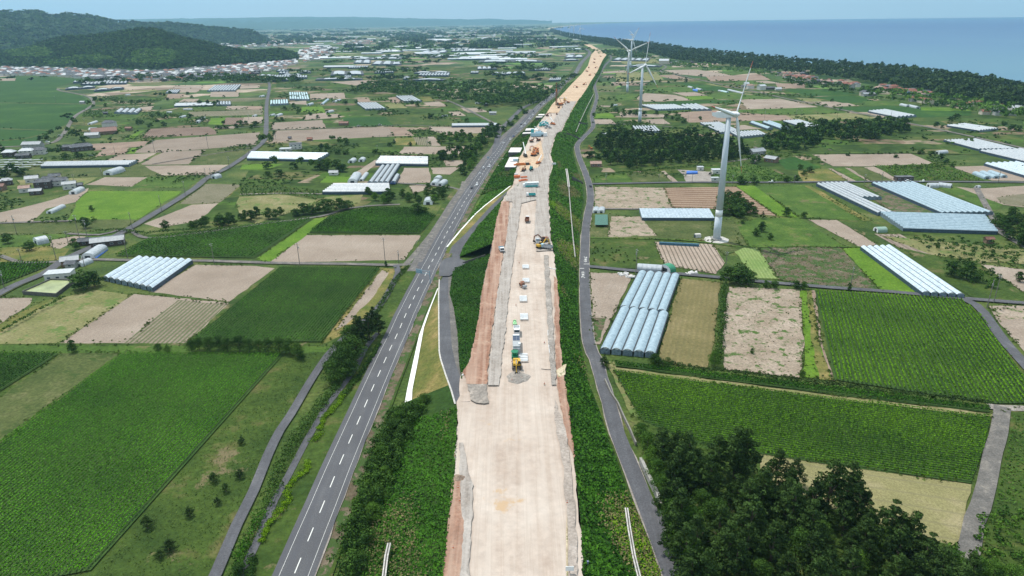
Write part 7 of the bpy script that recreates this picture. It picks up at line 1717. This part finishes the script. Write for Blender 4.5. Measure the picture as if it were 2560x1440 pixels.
# construction machines
YEL = mat('machine_yellow', (.55, .33, .03), .45, var=.2); ORG = mat('machine_orange', (.55, .17, .04), .5, var=.25); DRK = mat('machine_dark', (.05, .045, .04), .7, var=.3); BRN = mat('rust_brown', (.22, .09, .05), .8, var=.35); TEAL = mat('machine_teal', (.03, .33, .33), .45, var=.15); GRY = mat('machine_grey', (.35, .37, .39), .5, var=.15); MGR = mat('machine_green', (.01, .17, .08), .5, var=.2); LBL = mat('machine_pale_blue', (.33, .48, .56), .5, var=.15)
def excavator(name='excavator', m=None):
    m = m or YEL; o = empty(name, (0, 0, 0), 0, 'x', 'excavator')
    for s in (-1, 1):
        mb = MB(); mb.prism([(-2.1, .35), (-1.8, 0), (1.8, 0), (2.1, .35), (2.0, .8), (1.7, .95), (-1.7, .95), (-2.0, .8)], s*1.35-.3, s*1.35+.3); mb.obj('track', DRK, o)
    mb = MB(); mb.box(-.9, .9, -1.1, 1.1, .5, 1.05); mb.cyl((0, 0, 1.0), (0, 0, 1.25), .9, .9, 12); mb.obj('undercarriage', DRK, o)
    mb = MB(); mb.box(-2.3, 1.2, -1.3, 1.3, 1.25, 2.0, .05, .05); mb.box(-2.4, -1.0, -1.25, 1.25, 2.0, 2.45, .2, .1); mb.obj('house', m, o)
    mb = MB(); mb.box(-.1, 1.4, .35, 1.3, 2.0, 3.0, .1, .08); mb.obj('cab', WSH, o); mb = MB(); mb.box(0, 1.3, .38, 1.28, 3.0, 3.1); mb.obj('cab_roof', m, o)
    mb = MB(); mb.beam((1.0, -.2, 1.9), (3.4, -.2, 4.3), .45, .6); mb.beam((3.4, -.2, 4.3), (5.6, -.2, 3.6), .4, .5); mb.obj('boom', m, o)
    mb = MB(); mb.beam((5.5, -.2, 3.9), (5.9, -.2, 1.3), .35, .45); mb.obj('arm', m, o)
    mb = MB(); mb.prism([(5.3, 1.3), (6.2, 1.35), (6.3, .6), (5.8, .15), (5.2, .5)], -.75, .35); mb.obj('bucket', DRK, o)
    mb = MB(); mb.cyl((1.6, -.2, 1.9), (3.0, -.2, 3.6), .1, .1, 6); mb.cyl((3.6, -.2, 4.7), (5.4, -.2, 4.3), .1, .1, 6); mb.obj('hydraulic_ram', GRY, o)
    return o
def dump_truck(bed, cab='white', name='dump_truck', L=6.5):
    o = empty(name, (0, 0, 0), 0, 'x', 'truck'); P = paint(cab) if isinstance(cab, str) else cab
    mb = MB(); mb.box(-L/2, L/2, -.55, .55, .6, .85); mb.obj('chassis', DRK, o)
    mb = MB(); mb.add([(L/2-1.7, -1.1, .8), (L/2, -1.1, .8), (L/2, 1.1, .8), (L/2-1.7, 1.1, .8), (L/2-1.7, -1.05, 2.5), (L/2-.25, -1.05, 2.5), (L/2-.25, 1.05, 2.5), (L/2-1.7, 1.05, 2.5)], [(4, 5, 6, 7), (0, 1, 5, 4), (1, 2, 6, 5), (2, 3, 7, 6), (3, 0, 4, 7)]); cb = mb.obj('cab', P, o)
    mb = MB(); mb.add([(L/2-.02, -.95, 1.5), (L/2-.02, .95, 1.5), (L/2-.18, .93, 2.3), (L/2-.18, -.93, 2.3)], [(0, 1, 2, 3)]); mb.obj('windscreen', WSH, cb)
    mb = MB(); mb.box(-L/2, L/2-1.9, -1.15, 1.15, .95, 1.1)
    for s in (-1, 1): mb.box(-L/2, L/2-1.9, s*1.15-.06, s*1.15+.06, .95, 2.1)
    mb.box(L/2-2.0, L/2-1.9, -1.1, 1.1, 1.1, 2.4); mb.box(-L/2, -L/2+.1, -1.1, 1.1, 1.1, 2.0); mb.obj('load_bed', bed, o); wheels(o, (-L/2+.9, -L/2+2.0, L/2-.9), 1.12, .48, .3); return o
def crane(m, boom=12, name='crane'):
    o = empty(name, (0, 0, 0), 0, 'x', 'crane')
    mb = MB(); mb.box(-4, 4, -1.25, 1.25, .9, 1.6); mb.obj('carrier', m, o); wheels(o, (-3, -1.6, 1.6, 3), 1.3, .55, .35)
    mb = MB(); mb.box(-2.4, 1.6, -1.2, 1.2, 1.6, 2.6); mb.obj('house', m, o); mb = MB(); mb.box(.3, 1.9, .3, 1.25, 2.0, 3.2, .1, .1); mb.obj('cab', WSH, o)
    mb = MB(); mb.beam((-1.5, -.3, 2.6), (boom*.75, -.3, 2.6+boom*.6), .6, .7); mb.obj('boom', VENT, o); return o
def rig():
    o = empty('piling_rig', (0, 0, 0), 0, 'tall rust-brown piling rig with twin leaders beside the highway', 'piling rig')
    for s in (-1, 1): mb = MB(); mb.prism([(-3, .5), (-2.6, 0), (2.6, 0), (3, .5), (2.7, 1.1), (-2.7, 1.1)], s*2-.45, s*2+.45); mb.obj('track', DRK, o)
    mb = MB(); mb.box(-4.5, 2, -1.7, 1.7, 1.2, 3.2); mb.obj('house', ORG, o); mb = MB(); mb.box(.2, 2.4, 1.0, 2.0, 1.6, 3.8); mb.obj('cab', WSH, o)
    H = 29
    mb = MB(); mb.cyl((3.4, 0, .5), (3.4, 0, H), .48, .42, 10); mb.obj('leader', BRN, o)
    mb = MB()
    for x, y in ((2.0, -1.6), (3.4, -2.2), (2.7, -2.8)): mb.cyl((x, y, 1), (x, y, H-8), .12, .12, 6)
    for k in range(12): z = 2+k*1.6; mb.cyl((2.0, -1.6, z), (3.4, -2.2, z+.8), .06, .06, 5); mb.cyl((3.4, -2.2, z+.8), (2.7, -2.8, z+1.6), .06, .06, 5)
    mb.obj('lattice_mast', BRN, o)
    mb = MB(); mb.cyl((-3.5, -1.2, 3.2), (3.2, -.3, 19), .16, .16, 6); mb.cyl((-3.5, 1.2, 3.2), (3.2, .3, 19), .16, .16, 6); mb.obj('stay', BRN, o)
    mb = MB(); mb.box(2.9, 4.3, -.9, .9, 18, 22); mb.obj('drive_unit', ORG, o); mb = MB(); mb.cyl((4.3, 0, 0), (4.3, 0, 18), .4, .4, 8); mb.obj('auger', BRN, o)
    mb = MB(); mb.box(2.5, 4.6, -.5, .5, H, H+1.2); mb.obj('head_sheave', BRN, o); return o
def roller(m):
    o = empty('road_roller', (0, 0, 0), 0, 'x', 'roller'); mb = MB(); mb.cyl((1.5, -.95, .7), (1.5, .95, .7), .7, .7, 16); mb.obj('drum', GRY, o)
    mb = MB(); mb.box(-2.0, .6, -.85, .85, .7, 1.5); mb.box(.3, 2.0, -.98, -.85, .6, .9); mb.box(.3, 2.0, .85, .98, .6, .9); mb.obj('body', m, o); mb = MB(); mb.box(-.9, .6, -.8, .8, 2.4, 2.5); [mb.box(a, a+.06, b, b+.06, 1.5, 2.4) for a in (-.85, .5) for b in (-.75, .7)]; mb.obj('canopy', m, o); wheels(o, (-1.2,), .9, .6, .35); return o
PR = {}
def put(key, maker, x_, y_, rot, label, cat=None, s=1.0, z=None):
    new = key not in PR
    if new: PR[key] = maker()
    o = PR[key] if new else copy_tree(PR[key]); z = PH+.4 if z is None else z; g = G(x_, y_, z); o.location = (g[0], g[1], z); o.rotation_euler.z = R_(rot); o.scale = (s, s, s); o['label'] = label
    if cat: o['category'] = cat
    return o
put('exy', excavator, 1292, 918, -90, 'yellow excavator dipping its bucket into the grey gravel heap')
put('exy', excavator, 1352, 620, 40, 'yellow excavator among the machines parked at the dirt road edge'); put('exd', lambda: excavator(m=BRN), 1360, 604, 200, 'dark brown excavator with folded boom behind the yellow one')
put('dtg', lambda: dump_truck(GRY, LBL), 1366, 622, 155, 'blue-grey truck in front of the parked excavators'); put('dtw', lambda: dump_truck(GRY, 'white'), 1345, 610, 95, 'white-cabbed vehicle beside the parked excavators')
put('dtb', lambda: dump_truck(BRN, 'white'), 1318, 553, 85, 'tipper truck with an empty rust-brown bed heading away'); put('dts', lambda: dump_truck(LBL, 'white', L=5), 1254, 628, -80, 'blue-bedded truck on the reddish strip at the left'); put('dtt', lambda: dump_truck(TEAL, 'white'), 1327, 491, 185, 'truck with a teal bed standing crosswise')
put('exg', lambda: excavator(m=TEAL), 1328, 425, -95, 'teal excavator on the sandy fill'); put('exd', None, 1309, 427, 70, 'small dark excavator left of the teal one', s=.8)
put('crn', lambda: crane(DRK, 14), 1313, 392, 100, 'dark mobile crane with a long white boom'); put('exo', lambda: excavator(m=ORG), 1335, 390, 60, 'orange machine in the middle of the sandy fill', s=1.3); put('exo', None, 1341, 383, 120, 'orange excavator behind the middle machine'); put('crno', lambda: crane(ORG, 9), 1346, 409, 60, 'orange crane with yellow boom at the edge of the sandy fill', s=.8); put('exo', None, 1340, 376, 200, 'rust-orange excavator at the back of the sandy fill')
put('exd', None, 1329, 355, 10, 'dark excavator on pale fill below the blue plant', s=.9); put('exd', None, 1346, 352, 160, 'second dark excavator below the blue plant', s=.9)
put('crng', lambda: crane(GRY, 8), 1350, 334, 170, 'pale grey crane carrier behind the blue plant'); put('crnb', lambda: crane(TEAL, 8), 1356, 316, 20, 'teal crane farther up the new road'); put('crng', None, 1370, 321, 175, 'grey crane carrier beside the teal one'); put('crno', None, 1382, 312, 120, 'orange crane with raised boom beyond the teal one')
put('exd', None, 1368, 290, 20, 'dark machine at the upper bridge abutment', s=.9); put('exd', None, 1392, 287, 90, 'small dark machine alone in the middle of the new road', s=.7)
put('rig', rig, 1397, 263, 170, 'tall rust-brown piling rig with twin leaders beside the highway'); put('exo', None, 1405, 262, 30, 'orange excavator at the foot of the piling rig'); put('exy', None, 1412, 252, 100, 'yellow excavator right of the piling rig'); put('exo', None, 1420, 258, 200, 'orange excavator farthest right of the rig group'); put('exd', None, 1397, 270, 0, 'small dark machine before the piling rig', s=.8)
for i, (a, b) in enumerate(((1487, 149), (1486, 157), (1502, 142), (1489, 170), (1472, 170), (1468, 179), (1474, 189), (1460, 212), (1442, 219))): put('exo', None, a, b, random.uniform(0, 360), 'distant orange earthmover spread along the far sand section', s=.95)['group'] = 'distant earthmovers'
put('rol', lambda: roller(BRN), 1307, 717, -60, 'small rust-coloured roller beside a slab stack'); put('exo', None, 1477, 373, 120, 'orange digger on brown soil right of the side road', s=.8, z=0)
# paving train: white truck, grey unit with solar roof, green hopper
put('wtr', lambda: dump_truck(VENT, 'white', L=5.5), 1292, 832, -90, 'white truck at the head of the grey paving train')
def slip():
    o = empty('road_mixer', (0, 0, 0), 0, 'x', 'machine'); mb = MB(); mb.box(-6, 5.5, -1.35, 1.35, .8, 2.6); mb.obj('body', GRY, o)
    for x in (.6, 2.2, 3.8): 
        for s in (-1, 1): mb = MB(); mb.box(x, x+1.5, s*.65-.6, s*.65+.6, 2.62, 2.72); mb.obj('solar_panel', mat('solar_panel', (.05, .07, .12), .25), o)
    mb = MB(); mb.box(-5.5, -2.2, -1.2, 1.2, 2.6, 3.3); mb.obj('hood', GRY, o); mb = MB(); mb.box(-4.2, -3.2, -1.5, -.7, 2.9, 3.7); mb.obj('cab', VENT, o); wheels(o, (-4.5, -3, 3, 4.4), 1.35, .5, .35)
    mb = MB(); mb.box(4.4, 5.4, -1.2, 1.2, 2.6, 2.9); mb.obj('front_deck', VENT, o); return o
put('mix', slip, 1291, 869, 90, 'long grey machine with solar panels on its roof')
def hopper():
    o = empty('hopper', (0, 0, 0), 0, 'x', 'hopper'); mb = MB(); mb.cyl((0, 0, 1.0), (0, 0, 2.4), .7, 1.35, 12); mb.obj('bin', MGR, o); mb = MB(); mb.box(-1.6, 1.6, -1.1, 1.1, .2, 1.0); mb.obj('base', MGR, o); wheels(o, (-1, 1), 1.15, .4, .25); return o
put('hop', hopper, 1287, 893, 90, 'dark green round hopper behind the grey machine')
def sprayer():
    o = empty('line_cart', (0, 0, 0), 0, 'x', 'cart'); G_ = mat('cart_pale_green', (.35, .65, .35), .5); mb = MB(); mb.box(-1.2, 1.2, -.7, .7, .4, .8); mb.obj('frame', G_, o); mb = MB(); mb.cyl((-.6, 0, .8), (.6, 0, .8), .4, .4, 10); mb.obj('tank', G_, o); mb = MB(); mb.box(.9, 1.2, -.6, .6, .8, 1.5); mb.obj('handle_bar', G_, o); wheels(o, (-.8, .8), .8, .3, .15); return o
put('cart', sprayer, 1287, 811, 90, 'small pale green cart on the dirt road')
PLK = mat('slab_white', (.66, .68, .70), .6, var=.12, scale=1)
for a, b, n, lb in ((1314, 667, 4, 'stack of white slabs farthest up the dirt road'), (1315, 701, 4, 'stack of white slabs beside the small roller'), (1308, 747, 5, 'stack of white slabs in the middle of the dirt road'), (1310, 792, 5, 'stack of white slabs above the pale green cart'), (1308, 894, 5, 'stack of white slabs right of the green hopper')):
    g = G(a, b, PH+.4); o = empty('slab_stack', (g[0], g[1], PH+.4), 0, lb, 'slab stack')
    for i in range(n): mb = MB(); y = (i-n/2)*1.25; mb.box(-1.6, 1.6, y, y+.7, .05, .5); mb.obj('slab', PLK, o)
    mb = MB(); mb.box(-1.2, -1.05, -n*.55, n*.55, 0, .06); mb.box(1.05, 1.2, -n*.55, n*.55, 0, .06); mb.obj('bearer', WOODP, o)
def heap(x_, y_, r, h, m, label, z=PH+.05, name='gravel_heap', seg=40):
    g = G(x_, y_, z); mb = MB(); vs = [(0, 0, h)]; R = 8
    for i in range(1, R+1):
        for j in range(seg):
            a = 2*math.pi*j/seg; q = i/R; rr = r*q*(1+.08*math.sin(3*a+1)+.05*math.sin(7*a)); vs.append((rr*math.cos(a), rr*math.sin(a), h*(1-q)**1.0*(1+.12*math.sin(5*a+q*9))-(.3 if i == R else 0)))
    fs = [(0, 1+j, 1+(j+1) % seg) for j in range(seg)]+[(1+(i-1)*seg+j, 1+i*seg+j, 1+i*seg+(j+1) % seg, 1+(i-1)*seg+(j+1) % seg) for i in range(1, R) for j in range(seg)]
    mb.add(vs, fs); o = mb.obj(name, m, None, (g[0], g[1], z)); o.data.polygons.foreach_set('use_smooth', [True]*len(o.data.polygons)); return tagp(o, label, 'heap')
heap(1295, 944, 4.2, 1.5, GM['gravel'](), 'cone of grey gravel under the excavator bucket')
heap(1148, 1198, 2.2, 1.2, GM['brown'](), 'dark soil heap at the left border of the dirt road', name='soil_heap')
# cones, kerbs, gutters
CONE = mat('cone_orange', (.65, .16, .05), .5)
def cone():
    o = empty('traffic_cone', (0, 0, 0), 0, 'x', 'traffic cone'); mb = MB(); mb.cyl((0, 0, .04), (0, 0, .75), .2, .04, 10); mb.obj('body', CONE, o); mb = MB(); mb.box(-.25, .25, -.25, .25, 0, .05); mb.obj('foot', DRK, o); mb = MB(); mb.cyl((0, 0, .35), (0, 0, .5), .135, .1, 10); mb.obj('band', VENT, o); return o
for a, b, lb in ((1280, 904, 'cone left of the yellow excavator'), (1280, 950, 'cone left of the gravel heap'), (1305, 947, 'cone right of the gravel heap'), (1290, 763, 'cone alone between slab stacks'), (1286, 802, 'cone beside the pale green cart'), (1418, 1257, 'dark cone on the grey lane edge'), (1145, 1219, 'orange cone at the top of the steel rails'), (1150, 1252, 'orange cone lying on the dark soil strip'), (1133, 1370, 'orange cone beside the rails near the bottom'), (1137, 1140, 'orange-white cone at the left border'), (1361, 857, 'cone beside the gutter blocks'), (1361, 960, 'cone at the lower end of the gutter blocks'), (1298, 657, 'cone up the dirt road above the slabs'), (1317, 893, 'cone touching the nearest slab stack')): put('cone', cone, a, b, 0, lb)
def rail(txt, label, name, m, z=PH+.15, w_=.16, h=.12, cat='pipe', parts='rail', off=(0,)):
    p = px(txt, z); o = empty(name, tuple(p[0]), 0, label, cat)
    for q in off:
        mb = MB()
        for i in range(len(p)-1): a = p[i]-p[0]; b = p[i+1]-p[0]; d = b-a; n_ = np.array([d[1], -d[0], 0]); n_ /= np.linalg.norm(n_); mb.beam(a+n_*q, b+n_*q, w_, h)
        mb.obj(parts, m, o)
    return o
PIPE = mat('pipe_white', (.70, .70, .70), .5)
rail('1143,1222 1136,1290 1127,1350 1118,1400 1112,1450 1106,1500', 'pair of steel rails along the left border of the dirt road', 'guide_rails', STEEL, off=(-.35, .35))
rail('1190,935 1198,880 1206,820 1216,745 1222,700 1230,650 1236,640', 'long thin kerb line running up the reddish strip', 'kerb_line', GM['concrete'](), w_=.22, cat='kerb', parts='kerb_stone')
rail('1154,939 1165,932 1186,930 1190,933', 'white bent pipe at the lower end of the reddish strip', 'white_pipe', PIPE, w_=.3, h=.3)
rail('1190,946 1217,939', 'dark plank lying across the lower reddish strip', 'plank', DRK, w_=.3, cat='plank', parts='board'); rail('1206,832 1229,829', 'dark plank across the reddish strip halfway up', 'plank', DRK, w_=.3, cat='plank', parts='board')
rail('1213,678 1230,677', 'white pipe across the left border of the upper platform', 'white_pipe', PIPE, w_=.3, h=.3); rail('1231,677 1251,676', 'dark plank beside the upper white pipe', 'plank', DRK, w_=.3, cat='plank', parts='board')
rail('1371,826 1372,850 1375,880 1379,920', 'row of pale gutter blocks along the right lane', 'gutter_blocks', mat('block_pale', (.5, .52, .54), .6), w_=.7, h=.4, cat='gutter', parts='block')
rail('1381,922 1395,926 1411,926', 'white twin pipe leaving the gutter over the bank', 'white_pipe', PIPE, w_=.45, h=.35); rail('1353,922 1370,924 1380,924', 'dark hose running to the gutter blocks', 'hose', DRK, w_=.15)
rail('1365,666 1378,671 1391,673', 'white pipe crossing to the bank beside the upper slabs', 'white_pipe', PIPE, w_=.4, h=.35)
rail('1413,1060 1419,1130 1421,1200 1420,1260 1417,1330 1418,1440 1420,1500', 'pale kerb ridge along the grey lane edge', 'kerb_line', GM['sandedge'](), w_=.35, cat='kerb', parts='kerb_stone')
# drains on the banks (between slope heights)
def drain(txt, zs, label, w_=.9):
    p = np.array([G(*map(float, t.split(',')), z) for t, z in zip(txt.split(), zs)]); o = empty('bank_drain', tuple(p[0]), 0, label, 'drain'); c1 = MB(); c2 = MB()
    for i in range(len(p)-1):
        a = p[i]-p[0]; b = p[i+1]-p[0]; c1.beam(a, b, w_, .25); c2.beam(a+[0, 0, .14], b+[0, 0, .14], w_*.3, .06)
    c1.obj('concrete_bed', GM['concrete'](), o); c2.obj('channel', DRK, o)
drain('1566,1270 1573,1320 1585,1390 1600,1450 1608,1500', (3.2, 3.2, 3.2, 3.2, 3.2), 'concrete drain with a dark slot down the right bank')
drain('973,1358 966,1390 960,1440 955,1500', (5.4, 5.4, 5.4, 5.4), 'broken concrete drain half buried in the left vines')
drain('1416,422 1419,440 1422,467', (5, 5, 5), 'broad white drain ramp on the right bank', 1.6); drain('1422,467 1426,520 1432,590 1438,642', (4.9, 4.6, 4.3, 4.1), 'thin concrete drain down the right bank above the side road', .5)
drain('1484,235 1466,270 1452,300 1440,330', (4, 4, 4, 4), 'thin drain on the upper right bank', .6)
# underpass walls, abutments
WALLC = mat('retaining_concrete', (.10, .095, .09), .9, var=.35, scale=.5); DECK = mat('abutment_pale', (.62, .58, .57), .8, var=.12, scale=.4)
def wallpoly(x1, y1, z1, x2, y2, z2, label, th=.5, zb=0):
    a = G(x1, y1, z1); b = G(x2, y2, z2); c = (a+b)/2; d = b-a; n_ = np.array([d[1], -d[0]]); n_ = n_/np.linalg.norm(n_)*th/2; mb = MB()
    vs = [(a[0]-c[0]-n_[0], a[1]-c[1]-n_[1], zb), (a[0]-c[0]+n_[0], a[1]-c[1]+n_[1], zb), (b[0]-c[0]+n_[0], b[1]-c[1]+n_[1], zb), (b[0]-c[0]-n_[0], b[1]-c[1]-n_[1], zb)]; vs += [(x, y, (z1 if i < 2 else z2)) for i, (x, y, _) in enumerate(vs)]
    mb.add(vs, [(3, 2, 1, 0), (4, 5, 6, 7), (0, 1, 5, 4), (1, 2, 6, 5), (2, 3, 7, 6), (3, 0, 4, 7)]); tagp(mb.obj('retaining_wall', WALLC, None, (c[0], c[1], 0)), label, 'wall')
wallpoly(1389, 630, 7.3, 1444, 657, 1.0, 'dark retaining wall slanting down the right bank to the side road crossing'); wallpoly(1213, 636, 6.8, 1157, 655, 1.0, 'dark retaining wall above the underpass on the left bank')
wallpoly(1217, 672, 7.35, 1231, 616, 7.35, 'grey wall of the underpass portal on the left bank', 1.0)
wallpoly(1430, 440, 6, 1458, 456, 1, 'dark retaining wall at the upper side road crossing'); wallpoly(1417, 331, 7, 1452, 346, 1, 'dark wall on the bank where the side road swings in'); wallpoly(1447, 303, 6.5, 1470, 310, 1, 'dark wall on the bank near the second turbine')
def block(pts, z0, z1, label):
    p = px(pts, z1); c = p.mean(0); o = empty('bridge_abutment', (c[0], c[1], 0), 0, label, 'abutment'); n = len(p)
    mb = MB(); v = [(x-c[0], y-c[1], z0) for x, y, _ in p]+[(x-c[0], y-c[1], z1-.5) for x, y, _ in p]; mb.add(v, [(i, (i+1) % n, (i+1) % n+n, i+n) for i in range(n)]); mb.obj('wall', WALLC, o)
    mb = MB(); q = [((x-c[0])*1.02, (y-c[1])*1.02) for x, y, _ in p]; v = [(*a, z1-.5) for a in q]+[(*a, z1) for a in q]; mb.add(v, [(i, (i+1) % n, (i+1) % n+n, i+n) for i in range(n)]+[tuple(range(n-1, -1, -1)), tuple(range(n, 2*n))]); mb.obj('deck', DECK, o)
block('1262,417 1291,417 1296,393 1274,393', 0, 8.2, 'nearest pale bridge abutment on the left border, with blue boxes'); block('1271,380 1300,380 1305,369 1277,369', 0, 8.2, 'second pale bridge abutment along the left border')
block('1306,334 1332,333 1336,330 1308,331', 0, 8, 'thin pale abutment beam, third from the near end'); block('1313,326 1345,325 1347,320 1316,321', 0, 8, 'thin pale abutment beam, fourth from the near end'); block('1339,293 1355,293 1357,291 1341,291', 0, 8, 'small far abutment beam, lower of two'); block('1345,288 1364,288 1366,285 1347,285', 0, 8, 'small far abutment beam, upper of two')
# site office, plant, stores
def boxes(x_, y_, rot, lst, label, name='site_office', cat='site office', z=PH+.4):
    g = G(x_, y_, z); o = empty(name, (g[0], g[1], z), R_(rot), label, cat)
    for nm, m, b in lst: mb = MB(); mb.box(*b); mb.obj(nm, m, o)
    return o
SCF = mat('scaffold_pale', (.45, .55, .58), .6, var=.3, scale=1)
boxes(1330, 467, 5, [('body', SCF, (-5.2, 4.6, -1.3, 1.3, .2, 3.2)), ('roof', VENT, (-3.4, 4.8, -1.5, 1.5, 3.2, 3.4)), ('annex', VENT, (-6.6, -5.2, -1.2, 1.2, .2, 2.4)), ('door', DRK, (4.62, 4.7, -.6, .6, .2, 2.3)), ('bench', TEAL, (-4.8, 3.8, -1.7, -1.32, .5, 1.4))], 'pale scaffolded site cabin with a white roof on the dirt road')
boxes(1346, 341, 0, [('body', LBL, (-8, 5, -1.6, 1.6, .3, 3.6)), ('silo', TEAL, (-7.5, -4.5, 1.7, 4.2, .3, 7)), ('tank', LBL, (-3, 3, 2, 4, .3, 4.6)), ('side_cabin', VENT, (5.2, 9, -1.3, 1.3, .3, 3.6)), ('control_box', DRK, (3, 4.6, -2.4, -1.65, .3, 2))], 'blue-grey slurry plant made of tanks and cabins', 'slurry_plant', 'plant')
boxes(1362, 313, 5, [('body', TEAL, (-6, 4, -1.3, 1.3, .3, 3.2)), ('tank', TEAL, (-3, 2, 1.4, 3.6, .3, 4.4)), ('pipe_rack', LBL, (-5, 5, -2.3, -1.4, .3, 1.6))], 'teal tank unit farther up the new road', 'slurry_plant', 'plant')
boxes(1293, 444, 10, [('container', CONE, (-2.4, 2.2, -1, 1, .1, 1.8)), ('white_cabin', VENT, (-1.6, 1.0, 1.2, 2.8, .1, 3.0)), ('crate_row', CONE, (2.6, 7.5, -1.8, -.6, .1, 1.0))], 'orange containers with a white cabin at the left border', 'storage_containers', 'containers')
boxes(1308, 452, 25, [('pallet', CONE, (-3.5, 3.5, -.8, .8, .05, .8)), ('pallet_upper', CONE, (-2, 2.5, -.5, .6, .8, 1.3))], 'low orange stack of barriers beside the containers', 'barrier_stack', 'barriers')
boxes(1305, 413, 15, [('frame', ORG, (-7, 7, -1.0, 1.0, .1, 1.4)), ('upper_bars', ORG, (-5, 2, -.6, .6, 1.4, 2.0)), ('counterweight', DRK, (3, 6, -1.2, 1.2, .1, 1.8))], 'row of orange steel frames beside the nearest abutment', 'steel_frames', 'steel frames')
boxes(1289, 402, 10, [('box', LBL, (-2, 2, -1.2, 1.2, .1, 1.6)), ('sheet', VENT, (-5, -2.2, -1, 1, .1, .5))], 'blue boxes lying on the nearest abutment deck', 'box_stack', 'boxes', z=8.6)
for a, b in ((1247, 432), (1251, 428), (1253, 433), (1242, 433), (1254, 412), (1250, 415), (1257, 404), (1260, 398)): boxes(a, b, 20, [('sheet', PLK, (-1.6, 1.6, -.6, .6, .1, .6)), ('bearer', WOODP, (-1.5, 1.5, -.1, .1, 0, .1))], 'white concrete piece in the yard between highway and abutments', 'concrete_piece', 'concrete piece', z=.7)['group'] = 'concrete pieces'
boxes(1385, 411, 0, [('body', VENT, (-1.6, 1.6, -.6, .6, 0, 1.2)), ('lid', GRY, (-1.65, 1.65, -.65, .65, 1.2, 1.3))], 'small white box at the right border of the new road', 'white_box', 'box')
boxes(1296, 243, 0, [('deck', VENT, (-6, 6, -1, 1, 0, .4)), ('bearer', DRK, (-5, 5, -.8, .8, -.3, 0))], 'long white beam beyond the piling rig', 'white_beam', 'beam').location = tuple(G(1407, 245, 8))
boxes(1296, 243, 0, [('pillar', WALLC, (-40, -38, -2, 2, -6.5, 0)), ('pillar_b', WALLC, (38, 40, -2, 2, -6.5, 0)), ('parapet', GM['concrete'](), (-160, 160, -6.4, -6, 0, 1)), ('parapet_b', GM['concrete'](), (-160, 160, 6, 6.4, 0, 1))], 'far overpass crossing above the unfinished road', 'overpass', 'overpass').location = tuple(G(1450, 109, 6.9))
# concrete retaining wall beside the side road at the pine wood
rail('1512,950 1528,985 1545,1010 1558,1040 1575,1075 1590,1110', 'low grey retaining wall between side road and dry path', 'roadside_wall', mat('old_wall', (.2, .19, .17), .9, var=.3), z=.8, w_=.4, h=1.4, cat='wall', parts='wall_block')
rail('1602,1150 1620,1190 1640,1230 1652,1260 1658,1300', 'pale stone facing under the trees beside the side road', 'roadside_wall', mat('old_stone', (.34, .33, .31), .9, var=.3, scale=3), z=1.2, w_=.9, h=1.8, cat='wall', parts='wall_block')
# road users' small post and the white oval board at the lower edge
boxes(1424, 1434, 0, [('board', VENT, (-.9, .9, -.05, .05, .8, 2.0)), ('stand', DRK, (-.05, .05, .06, .12, 0, .8))], 'rounded white board standing at the lower picture edge', 'white_board', 'board')
boxes(1469, 1418, 20, [('post', mat('post_blue', (.15, .17, .3), .6), (-.12, .12, -.12, .12, 0, 1.5)), ('cap', mat('post_blue', (.15, .17, .3), .6), (-.2, .2, -.2, .2, 1.5, 1.75))], 'small bluish marker post at the bottom of the right bank', 'marker_post', 'post', z=PH-1)

# ------------------------------------------------------------------ the air: far things fade to blue
def haze():
    m = bpy.data.materials.new('haze_air'); m.use_nodes = True; n = m.node_tree.nodes; l = m.node_tree.links
    n.remove(n['Principled BSDF']); v = n.new('ShaderNodeVolumePrincipled'); v.inputs['Color'].default_value = (.39, .73, 1, 1)
    v.inputs['Density'].default_value = 6.0e-5; v.inputs['Anisotropy'].default_value = 0.2
    l.new(v.outputs[0], n['Material Output'].inputs['Volume'])
    mb = MB(); mb.box(-27000, 27000, -27000, 27000, -4, 950)
    tagp(mb.obj('haze', m), kind='stuff')
haze()
